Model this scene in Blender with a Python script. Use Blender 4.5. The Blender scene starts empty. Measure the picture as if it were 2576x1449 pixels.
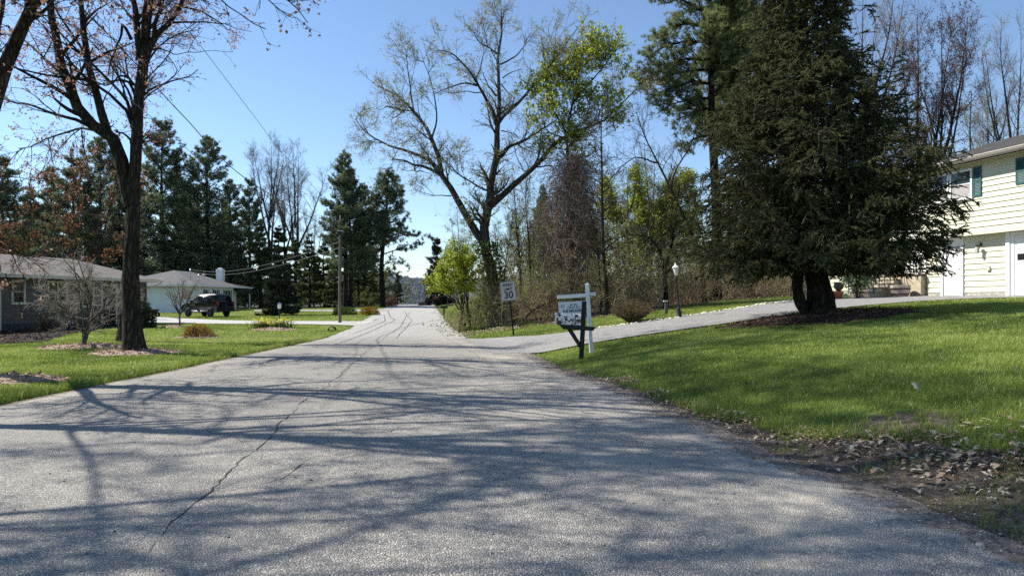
import bpy, math, random
import numpy as np
from mathutils import Vector, Matrix
random.seed(7)
PI = math.pi
sc = bpy.context.scene
COL = sc.collection
F = 1717.0            # focal length of the photograph in its 2576-wide reading
CX, HY, EYE = 1288.0, 755.0, 1.5
RNG = np.random.default_rng(11)
SUN_H = np.array([0.958, -0.287]); SUN_H = SUN_H / np.linalg.norm(SUN_H)   # where the light travels
SUN_EL = math.radians(46)

# ------------------------------------------------------------------ mesh builder
class MB:
    def __init__(s):
        s.V = []; s.F = []; s.M = []; s.A = []; s.n = 0; s.S = []
    def add(s, v, f, mat=0, rnd=None, smooth=False):
        v = np.asarray(v, np.float32).reshape(-1, 3)
        f = np.asarray(f, np.int64)
        if len(f) == 0: return s
        s.V.append(v); s.F.append(f + s.n); s.M.append(np.full(len(f), mat, np.int32))
        s.S.append(np.full(len(f), smooth, bool))
        if rnd is None: rnd = 0.5
        s.A.append(np.broadcast_to(np.asarray(rnd, np.float32), (len(v),)).copy())
        s.n += len(v)
        return s
    def box(s, x0, x1, y0, y1, z0, z1, mat=0, rnd=None):
        v = [(x, y, z) for z in (z0, z1) for y in (y0, y1) for x in (x0, x1)]
        s.add(v, [(0, 2, 3, 1), (4, 5, 7, 6), (0, 1, 5, 4), (2, 6, 7, 3), (0, 4, 6, 2), (1, 3, 7, 5)], mat, rnd)
        return s
    def bbox(s, x0, x1, y0, y1, z0, z1, b=0.01, mat=0):
        """a box with chamfered edges"""
        bm = bmesh.new()
        v = [bm.verts.new((x, y, z)) for z in (z0, z1) for y in (y0, y1) for x in (x0, x1)]
        for f in [(0, 2, 3, 1), (4, 5, 7, 6), (0, 1, 5, 4), (2, 6, 7, 3), (0, 4, 6, 2), (1, 3, 7, 5)]:
            bm.faces.new([v[i] for i in f])
        bmesh.ops.bevel(bm, geom=list(bm.edges), offset=b, segments=2, affect='EDGES', profile=0.6)
        s.bm(bm, mat); return s
    def bm(s, bm, mat=0, smooth=False, M=None):
        bm.verts.index_update()
        if M is not None: bm.transform(M)
        v = np.array([q.co[:] for q in bm.verts], np.float32)
        byn = {}
        for f in bm.faces: byn.setdefault(len(f.verts), []).append([q.index for q in f.verts])
        base = s.n
        first = True
        for n, fl in byn.items():
            if first:
                s.add(v, fl, mat, None, smooth); first = False
            else:
                f = np.array(fl) + base
                s.F.append(f); s.M.append(np.full(len(f), mat, np.int32)); s.S.append(np.full(len(f), smooth, bool))
        bm.free(); return s
    def lathe(s, prof, cx=0, cy=0, n=16, mat=0, smooth=True, z0=0):
        pr = np.array(prof, float); k = len(pr)
        a = np.arange(n) / n * 2 * PI
        v = np.zeros((k, n, 3)); v[:, :, 0] = cx + pr[:, :1] * np.cos(a); v[:, :, 1] = cy + pr[:, :1] * np.sin(a)
        v[:, :, 2] = z0 + pr[:, 1:2]
        i = np.arange(k - 1)[:, None]; j = np.arange(n)[None]
        f = np.stack([i * n + j, i * n + (j + 1) % n, (i + 1) * n + (j + 1) % n, (i + 1) * n + j], -1).reshape(-1, 4)
        s.add(v, f, mat, None, smooth); return s
    def bar(s, a, b, r, n=8, mat=0):
        tubes(s, np.array([[a, b]], float), np.array([[r, r]], float), n, mat, caps=True); return s
    def poly(s, pts, mat=0):
        s.add(pts, [list(range(len(pts)))], mat); return s
    def prism(s, prof, y0, y1, mat=0):
        """profile in (x,z), extruded along y"""
        n = len(prof)
        v = [(p[0], y0, p[1]) for p in prof] + [(p[0], y1, p[1]) for p in prof]
        s.add(v, [(i, (i + 1) % n, n + (i + 1) % n, n + i) for i in range(n)], mat)
        base = s.n - 2 * n
        s.F.append(np.array([[base + i for i in range(n)][::-1]])); s.M.append(np.array([mat], np.int32)); s.S.append(np.array([False]))
        s.F.append(np.array([[base + n + i for i in range(n)]])); s.M.append(np.array([mat], np.int32)); s.S.append(np.array([False]))
        return s
    def mesh(s, name, mats):
        me = bpy.data.meshes.new(name)
        if s.n == 0: return me
        V = np.concatenate(s.V)
        me.vertices.add(len(V)); me.vertices.foreach_set('co', V.ravel())
        L = np.concatenate([f.ravel() for f in s.F]).astype(np.int32)
        T = np.concatenate([np.full(len(f), f.shape[1], np.int32) for f in s.F])
        me.loops.add(len(L)); me.loops.foreach_set('vertex_index', L)
        me.polygons.add(len(T))
        st = np.zeros(len(T), np.int32); st[1:] = np.cumsum(T)[:-1]
        me.polygons.foreach_set('loop_start', st)
        me.polygons.foreach_set('loop_total', T)
        me.polygons.foreach_set('material_index', np.concatenate(s.M))
        me.polygons.foreach_set('use_smooth', np.concatenate(s.S))
        at = me.attributes.new('rnd', 'FLOAT', 'POINT'); at.data.foreach_set('value', np.concatenate(s.A))
        me.update(calc_edges=True)
        for m in (mats if isinstance(mats, (list, tuple)) else [mats]): me.materials.append(m)
        return me
    def build(s, name, mats, parent=None, loc=None, rz=None):
        o = bpy.data.objects.new(name, s.mesh(name, mats)); COL.objects.link(o)
        if parent is not None: o.parent = parent
        if loc is not None: o.location = loc
        if rz is not None: o.rotation_euler = (0, 0, rz)
        return o
import bmesh

def tubes(mb, P, R, S=5, mat=0, caps=False, rnd=None, smooth=True):
    P = np.asarray(P, float); R = np.asarray(R, float)
    T, K, _ = P.shape
    if T == 0: return
    t = np.gradient(P, axis=1); t /= np.linalg.norm(t, axis=2, keepdims=True) + 1e-9
    m = P[:, -1] - P[:, 0]; m /= np.linalg.norm(m, axis=1, keepdims=True) + 1e-9
    ref = np.where(np.abs(m[:, 2:3]) < 0.8, np.array([[0, 0, 1.0]]), np.array([[1.0, 0.13, 0]]))
    ref = np.repeat(ref[:, None], K, 1)
    u = np.cross(t, ref); u /= np.linalg.norm(u, axis=2, keepdims=True) + 1e-9
    v = np.cross(t, u)
    a = np.arange(S) / S * 2 * PI
    ring = u[:, :, None] * np.cos(a)[None, None, :, None] + v[:, :, None] * np.sin(a)[None, None, :, None]
    V = P[:, :, None] + ring * R[:, :, None, None]
    i = np.arange(T)[:, None, None] * K * S; k = np.arange(K - 1)[None, :, None] * S; j = np.arange(S)[None, None]
    f = np.stack([i + k + j, i + k + S + j, i + k + S + (j + 1) % S, i + k + (j + 1) % S], -1).reshape(-1, 4)
    if rnd is not None: rnd = np.repeat(np.asarray(rnd, float), K * S)
    base = mb.n
    mb.add(V.reshape(-1, 3), f, mat, rnd, smooth)
    if caps:
        c0 = (np.arange(T)[:, None] * K * S + np.arange(S)[None]) + base
        c1 = c0 + (K - 1) * S
        for c in (c0, c1[:, ::-1]):
            mb.F.append(c); mb.M.append(np.full(T, mat, np.int32)); mb.S.append(np.full(T, False, bool))

def unit(v): return v / (np.linalg.norm(v, axis=-1, keepdims=True) + 1e-9)

def resample(pts, K, smooth=True):
    p = np.asarray(pts, float)
    if smooth and len(p) > 2:
        q = []
        n = len(p)
        for i in range(n - 1):
            p0, p1, p2, p3 = p[max(i - 1, 0)], p[i], p[i + 1], p[min(i + 2, n - 1)]
            for t in np.linspace(0, 1, 8, endpoint=False):
                q.append(0.5 * ((2 * p1) + (-p0 + p2) * t + (2 * p0 - 5 * p1 + 4 * p2 - p3) * t * t + (-p0 + 3 * p1 - 3 * p2 + p3) * t ** 3))
        q.append(p[-1]); p = np.array(q)
    d = np.concatenate([[0], np.cumsum(np.linalg.norm(np.diff(p, axis=0), axis=1))])
    s = np.linspace(0, d[-1], K)
    return np.stack([np.interp(s, d, p[:, i]) for i in range(3)], 1)

def grow(P, R, n, rng, ang=(35, 65), L=(0.5, 1.0), K=5, wob=0.12, trop=0.05, t0=0.25, t1=1.0, rr=0.55, rmin=0.004, taper=0.25, lt=0.5, azim=None):
    """n new branches on the branches P (T,K,3); L is a range in metres"""
    T, KP, _ = P.shape
    ln = np.linalg.norm(P[:, -1] - P[:, 0], axis=1) + 1e-6
    idx = rng.choice(T, n, p=ln / ln.sum())
    t = t0 + (t1 - t0) * rng.random(n)
    x = t * (KP - 1); k = np.minimum(x.astype(int), KP - 2); fr = (x - k)[:, None]
    p0, p1 = P[idx, k], P[idx, k + 1]
    pos = p0 + (p1 - p0) * fr
    tan = unit(p1 - p0)
    rad = R[idx, k] * (1 - fr[:, 0]) + R[idx, k + 1] * fr[:, 0]
    rv = rng.normal(size=(n, 3))
    perp = unit(rv - (rv * tan).sum(1, keepdims=True) * tan)
    a = np.radians(rng.uniform(ang[0], ang[1], n))[:, None]
    d = tan * np.cos(a) + perp * np.sin(a)
    leng = rng.uniform(L[0], L[1], n) * (1 - lt * t)
    step = (leng / (K - 1))[:, None]
    pts = [pos]
    for _ in range(K - 1):
        d = unit(d + rng.normal(size=(n, 3)) * wob + np.array([0, 0, trop]))
        pts.append(pts[-1] + d * step)
    PP = np.stack(pts, 1)
    r0 = np.maximum(rad * rr, rmin)
    RR = r0[:, None] * np.linspace(1, taper, K)[None]
    return PP, np.maximum(RR, rmin * 0.6)

def leaves(mb, pos, rng, size=(0.03, 0.06), asp=0.6, mat=0, up=0.0, rnd=None):
    n = len(pos)
    a = unit(rng.normal(size=(n, 3)))
    b = rng.normal(size=(n, 3)); b[:, 2] *= (1 - up); 
    if up > 0: a[:, 2] *= (1 - up); a = unit(a)
    b = unit(b - (b * a).sum(1, keepdims=True) * a)
    s = rng.uniform(size[0], size[1], n)[:, None]
    V = np.stack([pos, pos + a * s * .5 + b * s * asp * .5, pos + a * s, pos + a * s * .5 - b * s * asp * .5], 1)
    f = np.arange(n * 4).reshape(n, 4)
    r = rng.random(n) if rnd is None else rnd
    mb.add(V.reshape(-1, 3), f, mat, np.repeat(r, 4))

def along(P, n, rng, t0=0.2, jit=0.03):
    T, K, _ = P.shape
    idx = rng.integers(0, T, n); x = (t0 + (1 - t0) * rng.random(n)) * (K - 1) * 0.999
    k = x.astype(int); fr = (x - k)[:, None]
    return P[idx, k] * (1 - fr) + P[idx, k + 1] * fr + rng.normal(size=(n, 3)) * jit

def tufts(mb, pos, axis, rng, B=8, L=(0.15, 0.3), w=0.03, spread=0.9, mat=0, rnd=None):
    """tufts of needles: B thin triangles round an axis"""
    n = len(pos)
    p = np.repeat(pos, B, 0); ax = np.repeat(axis, B, 0)
    d = unit(ax + rng.normal(size=(n * B, 3)) * spread)
    side = unit(np.cross(d, rng.normal(size=(n * B, 3))))
    l = rng.uniform(L[0], L[1], n * B)[:, None]
    V = np.stack([p + side * w * .5, p - side * w * .5, p + d * l], 1)
    f = np.arange(n * B * 3).reshape(-1, 3)
    r = (rng.random(n) if rnd is None else rnd)
    r = np.clip(np.repeat(r, B) + rng.normal(size=n * B) * 0.12, 0, 1)
    mb.add(V.reshape(-1, 3), f, mat, np.repeat(r, 3))

# ------------------------------------------------------------------ objects
def tag(o, label=None, cat=None, group=None, kind=None):
    if label: o['label'] = label
    if cat: o['category'] = cat
    if group: o['group'] = group
    if kind: o['kind'] = kind
    return o
def thing(name, label, cat, loc=(0, 0, 0), rz=0.0, group=None, scale=None):
    o = bpy.data.objects.new(name, None); COL.objects.link(o)
    o.empty_display_size = 0.2
    o.location = loc; o.rotation_euler = (0, 0, rz)
    if scale is not None: o.scale = scale
    return tag(o, label, cat, group)
def dup(root, loc, rz, label, group=None, scale=None, cat=None):
    r = root.copy(); COL.objects.link(r); r.location = loc; r.rotation_euler = (0, 0, rz)
    if scale is not None: r.scale = scale
    r['label'] = label
    if cat: r['category'] = cat
    if group: r['group'] = group
    for ch in list(root.children):
        c = ch.copy(); COL.objects.link(c); c.parent = r
        for g in list(ch.children):
            d = g.copy(); COL.objects.link(d); d.parent = c
    return r
def inst(name, parts, label, cat, loc, rz=0, group=None, scale=None):
    """a thing from ready meshes: parts = [(part name, mesh)]"""
    r = thing(name, label, cat, loc, rz, group, scale)
    for pn, me in parts:
        o = bpy.data.objects.new(pn, me); COL.objects.link(o); o.parent = r
    return r
def text_mesh(body, size, mat, depth=0.002, align='CENTER', bold=0.0, sx=1.0):
    cu = bpy.data.curves.new('lettering', 'FONT'); cu.body = body; cu.size = size
    cu.align_x = align; cu.align_y = 'CENTER'; cu.extrude = depth; cu.offset = bold
    o = bpy.data.objects.new('lettering', cu); COL.objects.link(o)
    bpy.context.view_layer.update()
    dg = bpy.context.evaluated_depsgraph_get()
    me = bpy.data.meshes.new_from_object(o.evaluated_get(dg))
    bpy.data.objects.remove(o); bpy.data.curves.remove(cu)
    me.materials.clear(); me.materials.append(mat)
    if sx != 1.0: me.transform(Matrix.Diagonal((sx, 1, 1, 1)))
    return me
# ------------------------------------------------------------------ materials
def newmat(name):
    m = bpy.data.materials.new(name); m.use_nodes = True
    nt = m.node_tree; nt.nodes.clear()
    out = nt.nodes.new('ShaderNodeOutputMaterial')
    return m, nt, out
def N(nt, typ, **kw):
    n = nt.nodes.new(typ)
    for k, v in kw.items():
        if k in n.inputs: n.inputs[k].default_value = v
        else: setattr(n, k, v)
    return n
def lk(nt, a, b): nt.links.new(a, b)
def rgba(c): return (c[0], c[1], c[2], 1.0)
def ramp(nt, fac, stops, interp='LINEAR'):
    r = nt.nodes.new('ShaderNodeValToRGB'); r.color_ramp.interpolation = interp
    e = r.color_ramp.elements
    while len(e) < len(stops): e.new(0.5)
    for i, (p, c) in enumerate(stops):
        e[i].position = p; e[i].color = rgba(c) if len(c) == 3 else c
    lk(nt, fac, r.inputs[0]); return r.outputs[0]
def coords(nt, kind='Object', scale=None):
    t = nt.nodes.new('ShaderNodeTexCoord'); o = t.outputs[kind]
    if scale is not None:
        mp = nt.nodes.new('ShaderNodeMapping'); mp.inputs['Scale'].default_value = scale
        lk(nt, o, mp.inputs[0]); o = mp.outputs[0]
    return o
def noise(nt, vec, scale, detail=3, rough=0.55, out='Fac'):
    n = N(nt, 'ShaderNodeTexNoise'); n.inputs['Scale'].default_value = scale
    n.inputs['Detail'].default_value = detail; n.inputs['Roughness'].default_value = rough
    lk(nt, vec, n.inputs['Vector']); return n.outputs[out]
def mixc(nt, fac, a, b, mode='MIX'):
    m = nt.nodes.new('ShaderNodeMix'); m.data_type = 'RGBA'; m.blend_type = mode
    for v, i in ((fac, 0), (a, 6), (b, 7)):
        if isinstance(v, (int, float)): m.inputs[i].default_value = v
        elif isinstance(v, (tuple, list)): m.inputs[i].default_value = rgba(v)
        else: lk(nt, v, m.inputs[i])
    return m.outputs[2]
def math_(nt, op, a, b=None, clamp=False):
    m = nt.nodes.new('ShaderNodeMath'); m.operation = op; m.use_clamp = clamp
    for v, i in ((a, 0), (b, 1)):
        if v is None: continue
        if isinstance(v, (int, float)): m.inputs[i].default_value = v
        else: lk(nt, v, m.inputs[i])
    return m.outputs[0]
def bump(nt, h, strength=0.5, dist=0.02):
    b = N(nt, 'ShaderNodeBump'); b.inputs['Strength'].default_value = strength; b.inputs['Distance'].default_value = dist
    lk(nt, h, b.inputs['Height']); return b.outputs[0]
def principled(nt, out, col, rough=0.7, normal=None, metal=0.0, spec=0.3):
    p = nt.nodes.new('ShaderNodeBsdfPrincipled')
    if isinstance(col, (tuple, list)): p.inputs['Base Color'].default_value = rgba(col)
    else: lk(nt, col, p.inputs['Base Color'])
    if isinstance(rough, (int, float)): p.inputs['Roughness'].default_value = rough
    else: lk(nt, rough, p.inputs['Roughness'])
    p.inputs['Metallic'].default_value = metal
    p.inputs['Specular IOR Level'].default_value = spec
    if normal is not None: lk(nt, normal, p.inputs['Normal'])
    lk(nt, p.outputs[0], out.inputs['Surface']); return p
def m_noise(name, stops, scale=4, detail=4, rough=0.8, bs=0.4, bd=0.01, bscale=None, stretch=None, spec=0.25, metal=0.0):
    m, nt, out = newmat(name)
    v = coords(nt, 'Object', stretch)
    f = noise(nt, v, scale, detail)
    c = ramp(nt, f, stops)
    h = noise(nt, v, bscale or scale * 4, 3)
    principled(nt, out, c, rough, bump(nt, h, bs, bd), metal, spec)
    return m
def m_leaf(name, stops, trans=0.4, gloss=0.0):
    m, nt, out = newmat(name)
    a = N(nt, 'ShaderNodeAttribute', attribute_name='rnd')
    c = ramp(nt, a.outputs['Fac'], stops)
    d = N(nt, 'ShaderNodeBsdfDiffuse'); t = N(nt, 'ShaderNodeBsdfTranslucent')
    lk(nt, c, d.inputs[0]); lk(nt, c, t.inputs[0])
    mx = N(nt, 'ShaderNodeMixShader'); mx.inputs[0].default_value = trans
    lk(nt, d.outputs[0], mx.inputs[1]); lk(nt, t.outputs[0], mx.inputs[2])
    o = mx.outputs[0]
    if gloss:
        g = N(nt, 'ShaderNodeBsdfGlossy'); g.inputs['Roughness'].default_value = 0.45
        m2 = N(nt, 'ShaderNodeMixShader'); m2.inputs[0].default_value = gloss
        lk(nt, o, m2.inputs[1]); lk(nt, g.outputs[0], m2.inputs[2]); o = m2.outputs[0]
    lk(nt, o, out.inputs['Surface']); return m
def m_bark(name, dark, light, scale=9, moss=None):
    m, nt, out = newmat(name)
    v = coords(nt, 'Object', (1, 1, 0.18))
    f = noise(nt, v, scale, 6, 0.65)
    c = ramp(nt, f, [(0.32, dark), (0.7, light)])
    big = noise(nt, coords(nt), 2.2, 3)
    c = mixc(nt, math_(nt, 'MULTIPLY', big, 0.55), c, tuple(min(1, x * 1.7) for x in light))
    if moss is not None:
        k = ramp(nt, noise(nt, coords(nt), 3.4, 4), [(0.55, (0, 0, 0)), (0.68, (1, 1, 1))])
        c = mixc(nt, k, c, moss)
    vo = N(nt, 'ShaderNodeTexVoronoi'); vo.feature = 'DISTANCE_TO_EDGE'; vo.inputs['Scale'].default_value = scale * 1.3
    wv = N(nt, 'ShaderNodeVectorMath'); wv.operation = 'ADD'
    ns = N(nt, 'ShaderNodeTexNoise'); ns.inputs['Scale'].default_value = 6; lk(nt, v, ns.inputs['Vector'])
    sv = N(nt, 'ShaderNodeVectorMath'); sv.operation = 'SCALE'; sv.inputs['Scale'].default_value = 0.25
    lk(nt, ns.outputs['Color'], sv.inputs[0]); lk(nt, v, wv.inputs[0]); lk(nt, sv.outputs[0], wv.inputs[1])
    lk(nt, wv.outputs[0], vo.inputs['Vector'])
    e = ramp(nt, vo.outputs['Distance'], [(0.0, (0, 0, 0)), (0.25, (1, 1, 1))])
    c = mixc(nt, 0.75, c, e, 'MULTIPLY')
    hh = math_(nt, 'ADD', e, f)
    principled(nt, out, c, 0.95, bump(nt, hh, 1.0, 0.03), 0, 0.1)
    return m
def m_flat(name, c, rough=0.5, metal=0.0, spec=0.4, var=0.12, scale=12):
    lo = tuple(x * (1 - var) for x in c); hi = tuple(min(1, x * (1 + var)) for x in c)
    return m_noise(name, [(0.3, lo), (0.7, hi)], scale, 4, rough, 0.08, 0.004, None, None, spec, metal)

M = {}
M['bark'] = m_bark('bark_maple', (0.018, 0.014, 0.011), (0.075, 0.062, 0.05))
M['bark_gray'] = m_bark('bark_gray', (0.03, 0.026, 0.022), (0.115, 0.1, 0.083), 8)
M['bark_moss'] = m_bark('bark_mossy', (0.025, 0.02, 0.015), (0.085, 0.07, 0.05), 8, (0.05, 0.055, 0.02))
M['bark_dark'] = m_bark('bark_dark', (0.012, 0.01, 0.008), (0.045, 0.037, 0.03))
M['bark_pale'] = m_bark('bark_pale', (0.09, 0.078, 0.066), (0.27, 0.24, 0.205), 14)
M['twig_pale'] = m_flat('twig_pale', (0.33, 0.29, 0.25), 0.9, 0, .1, 0.3, 3)
M['twig'] = m_flat('twig', (0.065, 0.05, 0.04), 0.9, 0, .1, 0.35, 3)
M['twig_gray'] = m_flat('twig_gray', (0.2, 0.18, 0.15), 0.9, 0, .1, 0.3, 3)
M['twig_brush'] = m_flat('twig_brush', (0.29, 0.225, 0.155), 0.9, 0, .1, 0.5, 0.7)
M['bush_twig'] = m_flat('bush_twig', (0.15, 0.105, 0.07), 0.9, 0, .1, 0.5, 3)
M['vine'] = m_flat('vine_stem', (0.22, 0.165, 0.135), 0.9, 0, .1, 0.4, 2)
M['leaf_red'] = m_leaf('leaf_maple_red', [(0, (0.22, 0.09, 0.075)), (0.5, (0.36, 0.2, 0.16)), (1, (0.44, 0.3, 0.2))], 0.5)
M['leaf_redgreen'] = m_leaf('leaf_red_green', [(0, (0.16, 0.055, 0.04)), (0.55, (0.22, 0.1, 0.06)), (1, (0.2, 0.2, 0.06))], 0.45)
M['leaf_bud'] = m_leaf('leaf_bud', [(0, (0.25, 0.25, 0.11)), (1, (0.42, 0.44, 0.22))], 0.5)
M['leaf_rust'] = m_leaf('leaf_rust', [(0, (0.11, 0.06, 0.045)), (1, (0.25, 0.14, 0.1))], 0.4)
M['leaf_lime'] = m_leaf('leaf_lime', [(0, (0.2, 0.25, 0.035)), (0.5, (0.32, 0.38, 0.05)), (1, (0.46, 0.5, 0.09))], 0.55)
M['leaf_yellowgreen'] = m_leaf('leaf_yellow_green', [(0, (0.14, 0.18, 0.04)), (1, (0.33, 0.38, 0.1))], 0.5)
M['leaf_olive'] = m_leaf('leaf_olive', [(0, (0.07, 0.08, 0.025)), (0.6, (0.145, 0.16, 0.05)), (1, (0.25, 0.26, 0.09))], 0.45)
M['leaf_ivy'] = m_leaf('leaf_ivy', [(0, (0.06, 0.085, 0.025)), (1, (0.17, 0.21, 0.06))], 0.4)
M['leaf_rhodo'] = m_leaf('leaf_rhododendron', [(0, (0.04, 0.075, 0.025)), (1, (0.12, 0.17, 0.06))], 0.25, 0.08)
M['leaf_orange'] = m_leaf('leaf_orange_shrub', [(0, (0.12, 0.06, 0.02)), (0.5, (0.25, 0.13, 0.035)), (1, (0.32, 0.24, 0.07))], 0.4)
M['leaf_gold'] = m_leaf('leaf_gold_shrub', [(0, (0.12, 0.09, 0.02)), (0.6, (0.3, 0.2, 0.02)), (1, (0.4, 0.28, 0.03))], 0.4)
M['leaf_hedge'] = m_leaf('leaf_hedge', [(0, (0.035, 0.065, 0.015)), (1, (0.12, 0.17, 0.04))], 0.35)
M['needle_pine'] = m_leaf('needle_pine', [(0, (0.065, 0.09, 0.055)), (0.6, (0.15, 0.185, 0.1)), (1, (0.27, 0.3, 0.15))], 0.45, 0.0)
M['needle_white'] = m_leaf('needle_white_pine', [(0, (0.08, 0.1, 0.045)), (0.5, (0.18, 0.21, 0.09)), (1, (0.31, 0.33, 0.14))], 0.4)
M['needle_hemlock'] = m_leaf('needle_hemlock', [(0, (0.045, 0.058, 0.025)), (0.6, (0.1, 0.12, 0.045)), (1, (0.19, 0.21, 0.07))], 0.3)
M['needle_spruce'] = m_leaf('needle_spruce', [(0, (0.06, 0.066, 0.034)), (0.55, (0.13, 0.138, 0.068)), (1, (0.27, 0.265, 0.135))], 0.3, 0.0)
M['needle_blue'] = m_leaf('needle_small_spruce', [(0, (0.025, 0.033, 0.022)), (1, (0.085, 0.095, 0.06))], 0.15)
M['grass'] = m_leaf('grass_blade', [(0, (0.1, 0.145, 0.022)), (0.45, (0.205, 0.275, 0.042)), (0.8, (0.34, 0.41, 0.07)), (0.97, (0.4, 0.45, 0.13)), (1, (0.45, 0.4, 0.24))], 0.42, 0.04)
M['grass_dry'] = m_leaf('grass_dry', [(0, (0.12, 0.11, 0.04)), (1, (0.32, 0.27, 0.14))], 0.3)
M['litter'] = m_leaf('leaf_litter', [(0, (0.07, 0.045, 0.03)), (0.4, (0.2, 0.14, 0.09)), (0.8, (0.42, 0.34, 0.25)), (1, (0.6, 0.53, 0.43))], 0.2)
M['flower'] = m_leaf('daffodil_petal', [(0, (0.7, 0.6, 0.04)), (1, (0.85, 0.8, 0.25))], 0.3)
M['chip'] = m_leaf('bark_chip', [(0, (0.16, 0.11, 0.08)), (0.5, (0.4, 0.29, 0.215)), (1, (0.62, 0.5, 0.4))], 0.0)
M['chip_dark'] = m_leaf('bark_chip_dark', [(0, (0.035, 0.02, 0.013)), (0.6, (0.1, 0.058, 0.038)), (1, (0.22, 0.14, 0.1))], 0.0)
M['pebble'] = m_leaf('pebble', [(0, (0.09, 0.08, 0.075)), (0.6, (0.25, 0.23, 0.21)), (1, (0.55, 0.52, 0.48))], 0.0)
M['whitestone'] = m_leaf('white_stone', [(0, (0.4, 0.37, 0.32)), (1, (0.8, 0.77, 0.7))], 0.0)
M['white'] = m_flat('white_paint', (0.78, 0.78, 0.77), 0.5, var=0.04)
M['whitewood'] = m_noise('white_post_paint', [(0.3, (0.6, 0.6, 0.58)), (0.5, (0.78, 0.78, 0.77))], 5, 5, 0.6, 0.2, 0.004)
M['cream_trim'] = m_flat('cream_trim', (0.62, 0.58, 0.46), 0.55, var=0.06)
M['yellow_siding'] = m_noise('yellow_siding', [(0.25, (0.56, 0.55, 0.425)), (0.75, (0.63, 0.62, 0.49))], 1.5, 5, 0.55, 0.15, 0.003, 60, (1, 1, 3))
M['white_siding'] = m_noise('white_siding', [(0.25, (0.7, 0.7, 0.7)), (0.75, (0.8, 0.8, 0.8))], 1.2, 4, 0.6, 0.1, 0.003)
M['gray_siding'] = m_noise('gray_siding', [(0.25, (0.1, 0.088, 0.074)), (0.75, (0.14, 0.125, 0.107))], 1.5, 5, 0.7, 0.15, 0.003)
M['teal'] = m_flat('teal_shutter_paint', (0.025, 0.095, 0.095), 0.5, var=0.15)
M['black'] = m_flat('black_paint', (0.012, 0.012, 0.013), 0.45, var=0.3)
M['blackwood'] = m_noise('black_post_paint', [(0.3, (0.008, 0.012, 0.01)), (0.7, (0.022, 0.03, 0.024))], 8, 4, 0.6, 0.3, 0.005)
M['iron'] = m_flat('iron', (0.02, 0.02, 0.021), 0.5, 0.3)
M['tread'] = m_noise('concrete', [(0.3, (0.26, 0.23, 0.19)), (0.7, (0.4, 0.36, 0.3))], 6, 6, 0.9, 0.4, 0.006)
M['block'] = m_noise('stoop_block', [(0.3, (0.36, 0.31, 0.22)), (0.7, (0.48, 0.42, 0.31))], 4, 6, 0.9, 0.4, 0.006)
M['terracotta'] = m_flat('terracotta', (0.42, 0.14, 0.07), 0.8, var=0.2)
M['stone_urn'] = m_flat('urn_stone', (0.14, 0.125, 0.12), 0.9, var=0.3)
M['stave'] = m_noise('barrel_stave', [(0.3, (0.3, 0.25, 0.22)), (0.7, (0.47, 0.42, 0.38))], 9, 5, 0.85, 0.4, 0.006, None, (1, 1, .15))
M['hoop'] = m_flat('barrel_hoop', (0.05, 0.028, 0.028), 0.7, 0.4, var=0.4)
M['pole'] = m_noise('pole_wood', [(0.3, (0.08, 0.07, 0.055)), (0.7, (0.175, 0.15, 0.12))], 14, 5, 0.9, 0.6, 0.01, None, (1, 1, .06))
M['wire'] = m_flat('wire', (0.03, 0.03, 0.032), 0.6)
M['wire_pale'] = m_flat('wire_pale', (0.13, 0.13, 0.13), 0.5)
M['tar'] = m_noise('tar_sealant', [(0.3, (0.035, 0.035, 0.035)), (0.7, (0.16, 0.157, 0.15))], 7, 5, 0.8, 0.3, 0.004)
M['crackdark'] = m_flat('open_crack', (0.03, 0.028, 0.026), 0.9, var=0.4)
M['rubber'] = m_flat('rubber', (0.018, 0.018, 0.018), 0.85)
M['carpaint'] = m_flat('black_car_paint', (0.004, 0.004, 0.005), 0.35, 0.0, 0.3)
M['chrome'] = m_flat('chrome', (0.5, 0.5, 0.52), 0.2, 1.0)
M['redlens'] = m_flat('red_lens', (0.25, 0.01, 0.01), 0.25)
M['lens'] = m_flat('headlight_lens', (0.5, 0.5, 0.5), 0.15)
M['bin'] = m_flat('bin_plastic', (0.02, 0.03, 0.025), 0.6)
M['alu'] = m_flat('sign_aluminium', (0.42, 0.425, 0.42), 0.45, 0.0, var=0.06)
M['signwhite'] = m_flat('estate_sign_white', (0.66, 0.68, 0.7), 0.5, var=0.03)
M['ink'] = m_flat('sign_ink', (0.018, 0.022, 0.03), 0.6)
M['navy'] = m_flat('sign_ink_navy', (0.025, 0.045, 0.09), 0.6)
M['grayink'] = m_flat('sign_ink_gray', (0.16, 0.19, 0.25), 0.6)
M['postrust'] = m_flat('sign_post_rust', (0.035, 0.022, 0.018), 0.8, 0.3, var=0.4)
M['rust'] = m_flat('rust', (0.11, 0.045, 0.025), 0.9, var=0.4)
M['brick'] = m_flat('red_brown_wood', (0.22, 0.075, 0.045), 0.8, var=0.4, scale=20)
M['dark'] = m_flat('dark_interior', (0.01, 0.01, 0.011), 0.9)
M['curtain'] = m_flat('curtain', (0.35, 0.34, 0.33), 0.9, var=0.2, scale=6)
M['found'] = m_noise('foundation', [(0.35, (0.24, 0.23, 0.2)), (0.65, (0.5, 0.48, 0.43))], 10, 5, 0.9, 0.5, 0.01)
M['dfound'] = m_noise('foundation_dark', [(0.35, (0.04, 0.04, 0.04)), (0.65, (0.08, 0.08, 0.075))], 6, 5, 0.9, 0.5, 0.01)

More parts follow.
